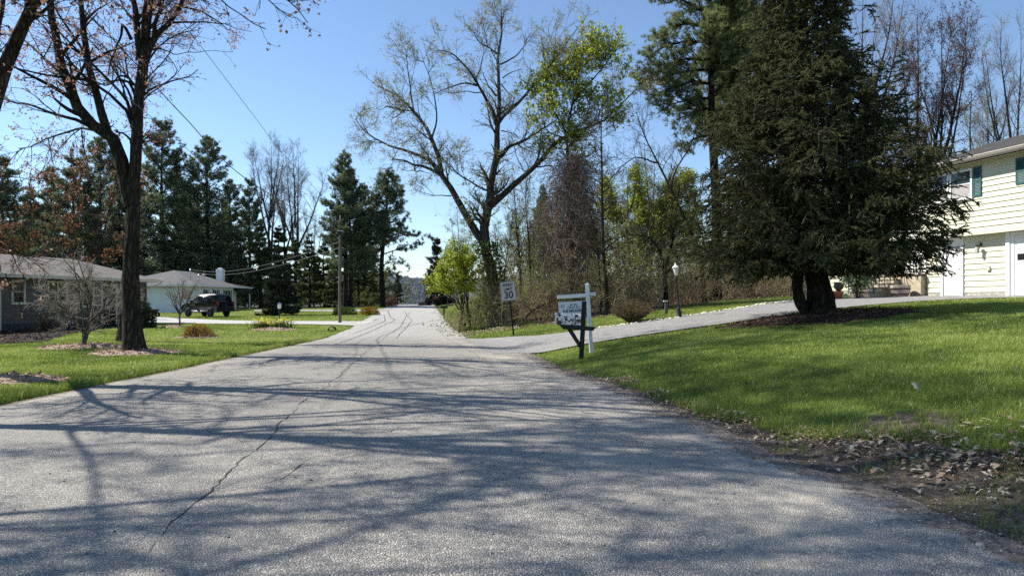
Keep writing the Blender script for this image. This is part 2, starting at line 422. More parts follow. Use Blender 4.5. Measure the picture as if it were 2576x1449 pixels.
def m_glass(name, tint=(0.02, 0.024, 0.03), spec=0.9):
    m, nt, out = newmat(name)
    p = principled(nt, out, tint, 0.03, None, 0, spec)
    return m
M['glass'] = m_glass('window_glass')
M['carglass'] = m_glass('car_glass', (0.006, 0.006, 0.007), 0.3)
def m_lampglass():
    m, nt, out = newmat('frosted_lamp_glass')
    p = principled(nt, out, (0.7, 0.7, 0.68), 0.3, None, 0, 0.5)
    return m
M['lampglass'] = m_lampglass()

def m_mailbox():
    m, nt, out = newmat('peeling_mailbox_paint')
    v = coords(nt)
    f = noise(nt, v, 15, 5, 0.6)
    k = ramp(nt, f, [(0.5, (0, 0, 0)), (0.56, (1, 1, 1))])
    rust = ramp(nt, noise(nt, v, 30, 4), [(0.3, (0.02, 0.014, 0.011)), (0.7, (0.1, 0.055, 0.04))])
    c = mixc(nt, k, (0.72, 0.71, 0.68), rust)
    principled(nt, out, c, 0.6, bump(nt, f, 0.3, 0.003)); return m
M['mailbox'] = m_mailbox()

def m_shingle(name, a, b, row=0.14, col=0.33):
    """asphalt shingles: staggered tabs from a brick texture over the roof's own UV-like object axes"""
    m, nt, out = newmat(name)
    v = coords(nt, 'Object')
    br = N(nt, 'ShaderNodeTexBrick'); br.offset = 0.5
    br.inputs['Scale'].default_value = 1.0; br.inputs['Brick Width'].default_value = col; br.inputs['Row Height'].default_value = row
    br.inputs['Mortar Size'].default_value = 0.006; br.inputs['Color1'].default_value = rgba(a); br.inputs['Color2'].default_value = rgba(b)
    br.inputs['Mortar'].default_value = rgba(tuple(x * .45 for x in a)); br.inputs['Bias'].default_value = 0.0
    lk(nt, v, br.inputs['Vector'])
    n = noise(nt, v, 0.8, 5); c = mixc(nt, math_(nt, 'MULTIPLY', n, 0.5), br.outputs['Color'], tuple(x * 0.6 for x in a))
    g = noise(nt, v, 120, 2); c = mixc(nt, 0.5, c, ramp(nt, g, [(0.3, (.5, .5, .5)), (0.7, (1, 1, 1))]), 'MULTIPLY')
    principled(nt, out, c, 0.9, bump(nt, math_(nt, 'ADD', br.outputs['Fac'], g), 0.4, 0.008), 0, 0.15)
    return m
M['shingle_dark'] = m_shingle('shingles_charcoal', (0.055, 0.053, 0.054), (0.1, 0.097, 0.096))
M['shingle_brown'] = m_shingle('shingles_taupe', (0.185, 0.168, 0.152), (0.25, 0.228, 0.208))
M['shingle_gray'] = m_shingle('shingles_gray', (0.14, 0.14, 0.145), (0.21, 0.21, 0.215))

# ground, road
def m_ground():
    m, nt, out = newmat('lawn_and_soil')
    v = coords(nt)
    n1 = noise(nt, v, 0.35, 5); n2 = noise(nt, v, 14, 4); n3 = noise(nt, v, 90, 2)
    g = ramp(nt, n2, [(0.25, (0.04, 0.065, 0.012)), (0.55, (0.075, 0.115, 0.022)), (0.8, (0.12, 0.165, 0.035))])
    g = mixc(nt, ramp(nt, n1, [(0.4, (0, 0, 0)), (0.65, (.6, .6, .6))]), g, (0.12, 0.16, 0.035))
    soil = ramp(nt, n2, [(0.25, (0.035, 0.028, 0.022)), (0.5, (0.11, 0.09, 0.07)), (0.75, (0.24, 0.2, 0.16))])
    soil = mixc(nt, ramp(nt, n3, [(0.45, (0, 0, 0)), (0.6, (.7, .7, .7))]), soil, (0.05, 0.042, 0.035))
    wood = ramp(nt, n2, [(0.25, (0.035, 0.026, 0.015)), (0.5, (0.085, 0.065, 0.035)), (0.75, (0.1, 0.11, 0.03))])
    fn = noise(nt, v, 0.004, 6, 0.65)
    far = ramp(nt, noise(nt, v, 0.02, 5), [(0.3, (0.02, 0.026, 0.018)), (0.55, (0.06, 0.055, 0.042)), (0.75, (0.085, 0.09, 0.06))])
    far = mixc(nt, ramp(nt, fn, [(0.6, (0, 0, 0)), (0.64, (1, 1, 1))]), far, (0.16, 0.19, 0.08))
    def at(nm):
        a = N(nt, 'ShaderNodeAttribute', attribute_name=nm); return a.outputs['Fac']
    def edge(a):
        s = math_(nt, 'ADD', a, math_(nt, 'MULTIPLY', math_(nt, 'SUBTRACT', n2, 0.5), 0.5))
        return ramp(nt, s, [(0.4, (0, 0, 0)), (0.6, (1, 1, 1))])
    c = mixc(nt, edge(at('woods')), g, wood)
    c = mixc(nt, edge(at('dirt')), c, soil)
    c = mixc(nt, at('far'), c, far)
    h = math_(nt, 'ADD', n2, n3)
    principled(nt, out, c, 0.95, bump(nt, h, 0.6, 0.03), 0, 0.1)
    return m
M['ground'] = m_ground()

def m_road(name, drive=False):
    m, nt, out = newmat(name)
    v = coords(nt)
    vo = N(nt, 'ShaderNodeTexVoronoi'); vo.inputs['Scale'].default_value = 60 if not drive else 110; lk(nt, v, vo.inputs['Vector'])
    vd = N(nt, 'ShaderNodeTexVoronoi'); vd.feature = 'DISTANCE_TO_EDGE'; vd.inputs['Scale'].default_value = 60 if not drive else 110; lk(nt, v, vd.inputs['Vector'])
    sep = N(nt, 'ShaderNodeSeparateColor'); lk(nt, vo.outputs['Color'], sep.inputs[0])
    stone = ramp(nt, sep.outputs[0], [(0.0, (0.27, 0.255, 0.228)), (0.35, (0.42, 0.396, 0.352)), (0.7, (0.53, 0.5, 0.442)), (1.0, (0.66, 0.622, 0.555))])
    gap = ramp(nt, vd.outputs['Distance'], [(0.0, (0.16, 0.16, 0.17)), (0.16, (1, 1, 1))])
    c = mixc(nt, 1.0, stone, gap, 'MULTIPLY')
    big = noise(nt, v, 0.5, 5, 0.6)
    c = mixc(nt, ramp(nt, big, [(0.35, (0.28, 0.28, 0.28)), (0.7, (0, 0, 0))]), c, (0.15, 0.145, 0.135))
    mid = noise(nt, v, 9, 4, 0.6)
    c = mixc(nt, ramp(nt, mid, [(0.4, (0.2, .2, .2)), (0.62, (0, 0, 0))]), c, (0.13, 0.125, 0.118))
    sp = N(nt, 'ShaderNodeSeparateXYZ'); lk(nt, v, sp.inputs[0])
    if not drive:
        # worn pale sand washed on to the carriageway along its edges
        a = N(nt, 'ShaderNodeAttribute', attribute_name='edge')
        sn = noise(nt, v, 0.9, 5, 0.65)
        k = math_(nt, 'MULTIPLY', a.outputs['Fac'], ramp(nt, sn, [(0.42, (0, 0, 0)), (0.62, (1, 1, 1))]))
        c = mixc(nt, math_(nt, 'MULTIPLY', k, 0.75), c, (0.5, 0.45, 0.37))
        we = N(nt, 'ShaderNodeAttribute', attribute_name='wear')
        wn = noise(nt, coords(nt, 'Object', (1, .22, 1)), 2.5, 5, 0.65)
        c = mixc(nt, math_(nt, 'MULTIPLY', we.outputs['Fac'], ramp(nt, wn, [(0.35, (0, 0, 0)), (0.7, (.5, .5, .5))])), c, (0.19, 0.182, 0.168))
        st = noise(nt, v, 1.7, 3, 0.5)
        c = mixc(nt, ramp(nt, st, [(0.70, (0, 0, 0)), (0.76, (.45, .45, .45))]), c, (0.1, 0.097, 0.092))
        rim = N(nt, 'ShaderNodeAttribute', attribute_name='rim')
        rk = math_(nt, 'ADD', rim.outputs['Fac'], math_(nt, 'MULTIPLY', math_(nt, 'SUBTRACT', noise(nt, v, 5, 6, 0.7), 0.5), 1.5))
        so = ramp(nt, noise(nt, v, 22, 4), [(0.25, (0.06, 0.05, 0.042)), (0.5, (0.16, 0.135, 0.11)), (0.75, (0.34, 0.3, 0.25))])
        c = mixc(nt, ramp(nt, rk, [(0.45, (0, 0, 0)), (0.7, (1, 1, 1))]), c, so)
        # the far stretch is an older, paler surface
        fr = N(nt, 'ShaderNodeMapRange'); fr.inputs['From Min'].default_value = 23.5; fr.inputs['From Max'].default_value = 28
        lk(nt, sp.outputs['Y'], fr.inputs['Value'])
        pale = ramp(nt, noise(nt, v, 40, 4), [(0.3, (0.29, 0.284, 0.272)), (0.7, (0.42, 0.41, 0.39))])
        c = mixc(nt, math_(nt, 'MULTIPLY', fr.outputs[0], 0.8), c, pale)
    else:
        c = mixc(nt, 0.5, c, ramp(nt, noise(nt, v, 3, 5), [(0.3, (0.24, 0.24, 0.25)), (0.7, (0.36, 0.36, 0.36))]))
    h = math_(nt, 'ADD', math_(nt, 'MULTIPLY', ramp(nt, vd.outputs['Distance'], [(0, (0, 0, 0)), (0.3, (1, 1, 1))]), 1.0), math_(nt, 'MULTIPLY', mid, 0.6))
    principled(nt, out, c, 0.85, bump(nt, h, 0.9, 0.006), 0, 0.3)
    return m
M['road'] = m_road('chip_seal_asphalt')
M['drive'] = m_road('driveway_asphalt', True)
M['concrete_drive'] = m_noise('pale_driveway', [(0.3, (0.33, 0.325, 0.31)), (0.7, (0.43, 0.42, 0.4))], 3, 6, 0.9, 0.3, 0.005, 60)
M['mulch'] = m_noise('mulch_bed', [(0.3, (0.15, 0.105, 0.08)), (0.5, (0.34, 0.25, 0.19)), (0.72, (0.55, 0.43, 0.34))], 30, 5, 0.95, 1.0, 0.03, 45)
M['soil_painted_shade'] = m_noise('bed_soil_painted_shade', [(0.3, (0.006, 0.005, 0.004)), (0.55, (0.018, 0.013, 0.01)), (0.82, (0.045, 0.03, 0.023))], 26, 5, 0.95, 1.0, 0.03, 40)  # dark mulch soil, blackened further: the shade over this bed is in its colour
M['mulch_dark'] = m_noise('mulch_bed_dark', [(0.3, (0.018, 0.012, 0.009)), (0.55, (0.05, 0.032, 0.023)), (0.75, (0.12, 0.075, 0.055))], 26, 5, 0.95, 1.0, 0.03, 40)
# ------------------------------------------------------------------ terrain
_zy = [-400, -60, 0, 27, 33, 45, 60, 75, 87, 93, 99, 106, 120, 200, 400, 1000, 2500, 3500, 4500, 5500, 6500, 9000]
_zz = [0, 0, 0, 0.0, .07, .2, .44, .72, .9, .92, .82, .5, -.7, -9, -26, -58, -66, -20, 70, 178, 215, 190]
_ty = np.concatenate([np.arange(-60, 140, 0.5), np.arange(140, 9000, 20)])
_tz = np.interp(_ty, _zy, _zz)
_k = 9
_sm = np.convolve(np.pad(_tz[:400], (_k // 2, _k // 2), mode='edge'), np.ones(_k) / _k, 'valid')
_tz[:390] = _sm[:390]
def zr(Y): return np.interp(Y, _ty, _tz)
_rY = [-400, 2, 4.1, 5.2, 6.15, 8.15, 11.8, 14.3, 19.8, 25.75, 33, 45, 60.7, 87, 100, 200, 1000]
_rX = [3.4, 3.2, 3.1, 2.92, 2.59, 2.33, 1.77, 1.1, .37, -1.6, -2.8, -4.45, -6.5, -10, -11.7, -24, -120]
_lY = [-400, 22, 26, 33, 45, 60.7, 87, 100, 200, 1000]
_lX = [-7.2, -7.2, -7.25, -7.9, -9.75, -11.8, -15.4, -17.2, -30, -126]
def eR(Y): return np.interp(Y, _rY, _rX)
def eL(Y): return np.interp(Y, _lY, _lX)
def sstep(a, b, x):
    t = np.clip((x - a) / (b - a), 0, 1); return t * t * (3 - 2 * t)
def g(X, Y):
    X = np.asarray(X, float); Y = np.asarray(Y, float)
    z = zr(Y)
    sR = np.maximum(0, X - eR(Y) - 0.3); sL = np.maximum(0, eL(Y) - X - 0.3)
    fade = 1 - sstep(85, 170, Y)
    z = z + 1.9 * (1 - np.exp(-sR / 9.3)) * fade
    near = 1 - sstep(90, 130, Y)
    z = z * (1 - near * (1 - np.exp(-sL / 25.0)) * (z > 0))
    z = z + near * 0.035 * (1 - np.exp(-sL * 1.2))
    far = sstep(700, 2500, Y)
    z = z + far * (14 * np.sin(X / 310.0 + Y / 900.0) + 9 * np.sin(X / 140.0 - Y / 330.0 + 1.3) + 5 * np.sin(X / 60.0 + Y / 130.0))
    return z
def gz(X, Y): return float(g(X, Y))
_dd = np.concatenate([np.arange(2, 120, 0.02)])
def hit(x, y):
    """the point of the ground seen at (x, y) of the photograph"""
    X = (x - CX) / F * _dd; z = EYE - (y - HY) / F * _dd
    k = np.nonzero(z <= g(X, _dd))[0]
    i = k[0] if len(k) else len(_dd) - 1
    return np.array([X[i], _dd[i], gz(X[i], _dd[i])])
def P3(x, y, d): return np.array([(x - CX) / F * d, d, EYE - (y - HY) / F * d])
def inpoly(X, Y, poly):
    r = np.zeros(np.shape(X), bool); n = len(poly)
    for i in range(n):
        x0, y0 = poly[i][:2]; x1, y1 = poly[(i + 1) % n][:2]
        c = ((y0 > Y) != (y1 > Y)) & (X < (x1 - x0) * (Y - y0) / (y1 - y0 + 1e-12) + x0)
        r ^= c
    return r
def vnoise(X, Y, s, seed=0):
    """cheap smooth value noise in [0,1]"""
    r = np.random.default_rng(1000 + seed); T = r.random((64, 64))
    x = np.asarray(X) / s; y = np.asarray(Y) / s
    xi = np.floor(x).astype(int); yi = np.floor(y).astype(int); fx = x - xi; fy = y - yi
    fx = fx * fx * (3 - 2 * fx); fy = fy * fy * (3 - 2 * fy)
    a = T[xi % 64, yi % 64]; b = T[(xi + 1) % 64, yi % 64]; c = T[xi % 64, (yi + 1) % 64]; d = T[(xi + 1) % 64, (yi + 1) % 64]
    return (a * (1 - fx) + b * fx) * (1 - fy) + (c * (1 - fx) + d * fx) * fy
def setattr_(me, name, val):
    a = me.attributes.new(name, 'FLOAT', 'POINT'); a.data.foreach_set('value', np.ascontiguousarray(val, np.float32))

# lawn edge on the right verge (further out than the asphalt: a strip of dirt and leaves lies between)
_gY = [-50, 5.2, 6.1, 6.7, 6.85, 7.2, 8.07, 8.9, 12.65, 14.3, 17, 18.3, 19.2, 26, 33, 45, 87, 200]
_gX = [4.6, 4.3, 3.9, 3.55, 3.25, 2.92, 2.72, 2.38, 1.82, 1.3, .85, .62, .5, -1.4, -2.55, -4.2, -9.7, -24]
def eG(Y): return np.interp(Y, _gY, _gX)
# edge of the wood on the right
_wX = [-11, -6.5, -4.2, -2.2, -1.2, 0.2, 2, 4, 6, 8, 10, 13, 17, 26, 60]
_wY = [88, 70, 55, 37, 29.5, 27.6, 27.3, 27.6, 28.2, 30, 32, 34, 36, 38, 40]
def woodsY(X): return np.interp(X, _wX, _wY)

# right driveway: pairs of points on its near and far edge
DR = [((-0.5, 18.6), (-2.0, 26.6)), ((0.6, 18.95), (-.6, 24.95)), ((2.3, 19.0), (1.15, 23.1)), ((4, 18.95), (3.1, 22.5)), ((5.7, 19), (5.05, 22.5)),
      ((8.3, 20), (7.5, 23.8)), ((10.6, 21), (10, 26)), ((13, 21.8), (12.9, 28.1)), ((14.5, 21.9), (14.6, 27.7)), ((16, 21.3), (16.5, 26.72)), ((17.9, 20.2), (17.75, 21.6))]
DRN = resample([(a[0], a[1], 0) for a, b in DR], 80); DRF = resample([(b[0], b[1], 0) for a, b in DR], 80)
DRIVE_POLY = [tuple(p[:2]) for p in DRN] + [tuple(p[:2]) for p in DRF[::-1]]
# left driveway (pale)
DLn = [hit(*p)[:2] for p in [(925, 816), (880, 820), (760, 817.5), (600, 816.5), (470, 815), (400, 813.5), (340, 812)]]
DLf = [hit(*p)[:2] for p in [(955, 803), (905, 810), (760, 809.5), (600, 808), (470, 803), (400, 799), (340, 797)]]
DLN = resample([(p[0], p[1], 0) for p in DLn], 60); DLF = resample([(p[0], p[1], 0) for p in DLf], 60)
DRIVEL_POLY = [tuple(p[:2]) for p in DLN] + [tuple(p[:2]) for p in DLF[::-1]]
# second gray driveway further down on the left
D3n = [hit(*p)[:2] for p in [(975, 783), (900, 785), (800, 784), (700, 784), (640, 784)]]
D3f = [hit(*p)[:2] for p in [(990, 777), (900, 780), (800, 780.5), (700, 780.5), (640, 780.5)]]
D3N = resample([(p[0], p[1], 0) for p in D3n], 50); D3F = resample([(p[0], p[1], 0) for p in D3f], 50)
DRIVE3_POLY = [tuple(p[:2]) for p in D3N] + [tuple(p[:2]) for p in D3F[::-1]]

# mulch beds: centre, radii, dark?
MULCH = []
def mulch_at(x, y, rx, ry, dark=False, ox=0, oy=0):
    p = hit(x, y); MULCH.append((p[0] + ox, p[1] + oy, rx, ry, dark)); return p
TREE_A = hit(337, 889); TREE_B = np.array([-10.1, 12.6, gz(-10.1, 12.6)])
ORN_A = hit(212, 875); ORN_B = hit(452, 824)
SPRUCE = np.array([8.05, 18.0, gz(8.05, 18.0)])
MULCH += [(TREE_A[0], TREE_A[1] - .05, 1.15, .95, False), (TREE_B[0] + 1.0, TREE_B[1] - .3, 1.0, .7, False), (ORN_A[0], ORN_A[1], 1.3, 1.0, False),
          (hit(497, 850)[0], hit(497, 850)[1], .82, .75, False), (ORN_B[0] - .3, ORN_B[1], .55, .5, False), (hit(690, 831)[0], hit(690, 831)[1], 1.05, .7, False),
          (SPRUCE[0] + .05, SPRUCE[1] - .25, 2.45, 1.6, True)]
def mulch_r(k, ang):
    x, y, rx, ry, d = MULCH[k]
    w = 1 + .09 * np.sin(3 * ang + k) + .06 * np.sin(7 * ang + 2 * k) + .03 * np.sin(17 * ang + k)
    return w
def in_mulch(X, Y, grow_=1.0):
    r = np.zeros(np.shape(X), bool)
    for k, (x, y, rx, ry, d) in enumerate(MULCH):
        a = np.arctan2((Y - y) / ry, (X - x) / rx)
        r |= np.hypot((X - x) / rx, (Y - y) / ry) < mulch_r(k, a) * grow_
    # bed along the gray house
    r |= inpoly(X, Y, BED)
    return r
BED = [tuple(hit(*p)[:2]) for p in [(-160, 880), (-60, 874), (0, 868), (60, 864), (110, 862), (160, 846), (215, 833), (290, 823), (330, 815)]] + [(-22.0, 40), (-23.3, 31), (-24.5, 25)]

# ground sheet
def lines(a, b, s, lo, hi, r):
    m = list(np.arange(a, b + 1e-6, s)); d = s
    l, h = [], []
    x = a
    while x > lo: d *= r; x -= d; l.append(x)
    d = s; x = b
    while x < hi: d *= r; x += d; h.append(x)
    return np.array(l[::-1] + m + h)
GXL = np.unique(np.concatenate([lines(-9, 9, .25, -9.1, 9.1, 1.05), lines(-40, -9, .5, -6000, -9, 1.14), lines(9, 40, .5, 9, 6000, 1.14)]))
GXL = np.array([x for i, x in enumerate(GXL) if i == 0 or x - GXL[i - 1] > .08])
GYL = np.unique(np.concatenate([lines(-6, 32, .25, -300, 32, 1.14), lines(32, 110, .6, 32, 9000, 1.06)]))
GYL = np.array([x for i, x in enumerate(GYL) if i == 0 or x - GYL[i - 1] > .08])
XX, YY = np.meshgrid(GXL, GYL)
ZZ = g(XX, YY)
nx, ny = len(GXL), len(GYL)
mb = MB()
ii = np.arange(ny - 1)[:, None] * nx; jj = np.arange(nx - 1)[None]
mb.add(np.stack([XX, YY, ZZ], -1), np.stack([ii + jj, ii + jj + 1, ii + nx + jj + 1, ii + nx + jj], -1).reshape(-1, 4), smooth=True)
gme = mb.mesh('ground', M['ground'])
dirt = np.where((XX > eR(YY) - .5) & (XX < eG(YY) + .05) & (YY < 19.3), 1.0, 0.0)
dirt = np.maximum(dirt, np.clip(1 - np.abs(XX - eR(YY)) / .35, 0, 1) * (YY > 25) * .9)
dirt = np.maximum(dirt, np.clip(1 - np.abs(XX - eL(YY)) / .2, 0, 1) * .8)
dirt = np.maximum(dirt, np.clip(1.7 - np.hypot((XX - 4.0) / .55, (YY - 7.0) / .5), 0, 1) * .7)
woods = ((YY > woodsY(XX) - .4) & (XX > eR(YY) + 1.2)).astype(float)
woods = np.maximum(woods, ((YY > 80) & (XX < eL(YY) - 2)).astype(float) * (YY < 160))
woods = np.maximum(woods, ((XX < -44) | (XX > 40)).astype(float))
setattr_(gme, 'dirt', dirt.ravel()); setattr_(gme, 'woods', woods.ravel()); setattr_(gme, 'far', sstep(130, 220, YY).ravel())
go = bpy.data.objects.new('ground', gme); COL.objects.link(go); tag(go, kind='structure')

# road sheet
ry = np.concatenate([np.arange(-14, 2, .3), np.arange(2, 16, .08), np.arange(16, 40, .3), np.arange(40, 140, .8)])
u = np.concatenate([[0, .015, .03], np.linspace(.06, .9, 10), [.925, .945, .96, .975, .99, 1.0]])
jr = (vnoise(ry, ry * 0, .8, 1) - .5) * .14 + (vnoise(ry, ry * 0, .25, 2) - .5) * .1
jl = (vnoise(ry, ry * 0, .9, 3) - .5) * .12 + (vnoise(ry, ry * 0, .25, 4) - .5) * .05
RL, RR_ = eL(ry) + jl, eR(ry) + jr
RX = RL[:, None] * (1 - u) + RR_[:, None] * u; RYm = np.repeat(ry[:, None], 19, 1)
crown = 0.05 * (1 - (2 * u - 1) ** 2)
ROADZ = lambda X, Y: g(X, Y) + 0.02 + 0.05 * (1 - np.clip(2 * (X - eL(Y)) / (eR(Y) - eL(Y)) - 1, -1, 1) ** 2)
mb = MB(); n = 19
ii = np.arange(len(ry) - 1)[:, None] * n; jj = np.arange(n - 1)[None]
mb.add(np.stack([RX, RYm, g(RX, RYm) + 0.02 + crown], -1), np.stack([ii + jj, ii + jj + 1, ii + n + jj + 1, ii + n + jj], -1).reshape(-1, 4), smooth=True)
rme = mb.mesh('road', M['road'])
edge = np.clip(1 - (RR_[:, None] - RX) / 2.6, 0, 1) ** 0.7 * 1.0 + np.clip(1 - (RX - RL[:, None]) / .9, 0, 1) * .7
edge = np.maximum(edge, np.exp(-(((RX - 1.0) / .9) ** 2 + ((RYm - 6.6) / 1.6) ** 2)) * .9)
edge = np.maximum(edge, np.exp(-(((RX + .6) / .8) ** 2 + ((RYm - 11.5) / 1.8) ** 2)) * .7)
off_ = RX - RL[:, None]
wear = sum(np.exp(-((off_ - q_) / .38) ** 2) for q_ in (.95, 2.45, 4.1, 5.6))
setattr_(rme, 'wear', np.clip(wear, 0, 1).ravel())
setattr_(rme, 'rim', np.maximum(np.clip(1 - (RR_[:, None] - RX) / .75, 0, 1) * (RYm < 19), np.clip(1 - (RX - RL[:, None]) / .3, 0, 1)).ravel())
setattr_(rme, 'edge', np.clip(edge, 0, 1).ravel())
road = bpy.data.objects.new('road', rme); COL.objects.link(road); tag(road, kind='structure')

def strip(name, A, B, mat, lift, nacross=12, jit=0.05, seed=0):
    n = nacross; K = len(A); u = np.linspace(0, 1, n)
    A = A.copy(); B = B.copy()
    A[:, :2] += ((vnoise(A[:, 0], A[:, 1], .5, seed + 5) - .5) * jit * 2)[:, None]
    B[:, :2] += ((vnoise(B[:, 0], B[:, 1], .5, seed + 6) - .5) * jit * 2)[:, None]
    X = A[:, 0:1] * (1 - u) + B[:, 0:1] * u; Y = A[:, 1:2] * (1 - u) + B[:, 1:2] * u
    Z = g(X, Y) + lift
    inside = (X > eL(Y) - .1) & (X < eR(Y) + .1)
    Z = np.where(inside, ROADZ(X, Y) + 0.006, Z)
    mb = MB(); ii = np.arange(K - 1)[:, None] * n; jj = np.arange(n - 1)[None]
    mb.add(np.stack([X, Y, Z], -1), np.stack([ii + jj, ii + jj + 1, ii + n + jj + 1, ii + n + jj], -1).reshape(-1, 4), smooth=True)
    o = mb.build(name, mat); tag(o, kind='structure'); return o
strip('driveway', DRN, DRF, M['drive'], .045, 24, .05)
strip('driveway', DLN, DLF, M['concrete_drive'], .05, 16, .04, 3)
strip('driveway', D3N, D3F, M['drive'], .05, 8, .04, 6)

# tar-sealed cracks and the long open crack: parts of the road
def ribbon(pts, w, name, seed, wig=0.03, parent=road, rag=0.5, mat='tar'):
    r = np.random.default_rng(seed)
    p = resample(pts, max(8, int(len(pts) * 3)))
    L = np.linalg.norm(np.diff(p[:, :2], axis=0), axis=1).sum(); K = int(max(12, min(900, L / .05)))
    p = resample(p, K, False)
    t = unit(np.gradient(p[:, :2], axis=0)); nrm = np.stack([-t[:, 1], t[:, 0]], 1)
    s = np.arange(K) * .05
    off = wig * ((vnoise(s, s * 0, .35, seed) - .5) * 2 + (vnoise(s, s * 0, .1, seed + 1) - .5) * .9 + (vnoise(s, s * 0, 1.6, seed + 3) - .5) * 2.5 * (wig > .032))
    ww = w * (1 - rag + 2 * rag * vnoise(s, s * 0, .12, seed + 2))
    ww = ww * np.clip(np.minimum(s, s[-1] - s) / .8, .15, 1)
    c = p[:, :2] + nrm * off[:, None]
    a = c + nrm * ww[:, None] / 2; b = c - nrm * ww[:, None] / 2
    V = np.zeros((K, 2, 3)); V[:, 0, :2] = a; V[:, 1, :2] = b
    V[:, :, 2] = ROADZ(V[:, :, 0], V[:, :, 1]) + 0.004
    mb = MB(); i = np.arange(K - 1) * 2
    mb.add(V, np.stack([i, i + 1, i + 3, i + 2], 1))
    mb.build(name, M[mat], parent)
def RH(x, y):
    p = hit(x, y)
    return (p[0], p[1], 0)
ribbon([RH(340, 1448), RH(445, 1335), RH(530, 1250), RH(640, 1150), RH(720, 1065), RH(800, 1000), RH(880, 930), RH(930, 884), RH(965, 855)], .0095, 'crack', 21, .035, rag=1.0, mat='crackdark')
ribbon([(-2.55, 6.6, 0), (-2.9, 7.1, 0), (-3.3, 7.4, 0), (-3.5, 8.1, 0)], .007, 'crack', 51, .04, rag=1.0, mat='crackdark')
ribbon([(-3.0, 9.6, 0), (-2.5, 10.2, 0), (-2.3, 11.2, 0)], .007, 'crack', 53, .04, rag=1.0, mat='crackdark')
ribbon([(-2.3, 4.9, 0), (-1.9, 5.5, 0), (-1.8, 6.2, 0), (-1.4, 6.9, 0)], .006, 'crack', 55, .04, rag=1.0, mat='crackdark')
def zz(x, y): return RH(944.6 + x * .13035, 669.8 + y * .13035)
ribbon([zz(0, 1078), zz(180, 1070), zz(370, 1066), zz(520, 1062), zz(690, 1063)], .07, 'tar_seam', 31, .03)
ribbon([zz(240, 850), zz(258, 930), zz(300, 1005), zz(370, 1066), zz(180, 1150), zz(0, 1240), zz(-180, 1320), zz(-420, 1415), zz(-760, 1530)], .055, 'tar_seam', 33, .03)
ribbon([zz(160, 950), zz(183, 1068), zz(0, 1155), zz(-200, 1235), zz(-460, 1330)], .045, 'tar_seam', 35, .03)
ribbon([zz(560, 885), zz(605, 965), zz(690, 1063), zz(620, 1180), zz(500, 1310), zz(400, 1440)], .04, 'tar_seam', 37, .03)
ribbon([zz(672, 895), zz(565, 1030), zz(505, 1165), zz(350, 1290), zz(150, 1420)], .04, 'tar_seam', 39, .03)
ribbon([zz(905, 1090), zz(925, 1175)], .05, 'tar_seam', 41, .03)
ribbon([(-4.2, 22, 0), (-5.0, 17, 0), (-5.6, 12.5, 0), (-5.9, 9.5, 0)], .009, 'crack', 43, .05, rag=1.0, mat='crackdark')
ribbon([(-.4, 20.4, 0), (.8, 20.9, 0), (1.6, 21.0, 0)], .06, 'tar_seam', 45, .05)

# mulch beds
for k, (x, y, rx, ry_, dk) in enumerate(MULCH):
    mb = MB(); na, nr = 64, 9
    a = np.arange(na) / na * 2 * PI
    rr_ = np.linspace(0, 1, nr)
    w = mulch_r(k, a)
    X = x + rx * rr_[:, None] * np.cos(a) * w; Y = y + ry_ * rr_[:, None] * np.sin(a) * w
    Z = g(X, Y) + .012 + (.10 if not dk else .14) * (1 - rr_[:, None] ** 2) + .03 * (vnoise(X, Y, .15, k) - .3) * (rr_[:, None] < .98)
    ii = np.arange(nr - 1)[:, None] * na; jj = np.arange(na)[None]
    mb.add(np.stack([X, Y, Z], -1), np.stack([ii + jj, ii + (jj + 1) % na, ii + na + (jj + 1) % na, ii + na + jj], -1).reshape(-1, 4), 0, None, True)
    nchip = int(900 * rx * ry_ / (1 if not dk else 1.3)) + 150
    q = RNG.random((nchip, 2)); an = q[:, 0] * 2 * PI; rad = np.sqrt(q[:, 1]) * 1.05
    cx = x + rx * rad * np.cos(an) * mulch_r(k, an); cy = y + ry_ * rad * np.sin(an) * mulch_r(k, an)
    cz = g(cx, cy) + .02 + (.10 if not dk else .14) * np.clip(1 - rad ** 2, 0, 1) + .02 * RNG.random(nchip)
    leaves(mb, np.stack([cx, cy, cz], 1), RNG, (.035, .11), .4, 1, .55)
    names = ['round bed of pale bark mulch around the big forked maple', 'bark mulch at the lawn edge under the leaning limb', 'wide bed of pale mulch under the bare spreading ornamental tree',
             'small bed of mulch under the orange shrub', 'little mulch ring at the foot of the slender bare tree', 'mulch bed under the clump of daffodils', 'wide dark mulch bed under the large spruce']
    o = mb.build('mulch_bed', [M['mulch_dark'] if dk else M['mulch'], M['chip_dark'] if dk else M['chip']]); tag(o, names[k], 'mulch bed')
# bed by the gray house
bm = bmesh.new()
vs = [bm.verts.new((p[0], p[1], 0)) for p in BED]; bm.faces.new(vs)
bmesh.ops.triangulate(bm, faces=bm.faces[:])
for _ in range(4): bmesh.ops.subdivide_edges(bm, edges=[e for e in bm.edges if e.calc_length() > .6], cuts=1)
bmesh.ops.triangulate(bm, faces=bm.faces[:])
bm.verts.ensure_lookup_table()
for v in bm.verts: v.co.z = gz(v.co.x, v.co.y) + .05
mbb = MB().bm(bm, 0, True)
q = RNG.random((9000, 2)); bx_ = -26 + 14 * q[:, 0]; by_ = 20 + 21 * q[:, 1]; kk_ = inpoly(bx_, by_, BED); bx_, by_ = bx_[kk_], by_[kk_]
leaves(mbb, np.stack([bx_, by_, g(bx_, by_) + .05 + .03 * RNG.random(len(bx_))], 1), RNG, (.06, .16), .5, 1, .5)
o = mbb.build('mulch_bed', [M['soil_painted_shade'], M['chip_dark']]); tag(o, 'long dark mulch bed along the gray house front, blackened by painted shade', 'mulch bed')
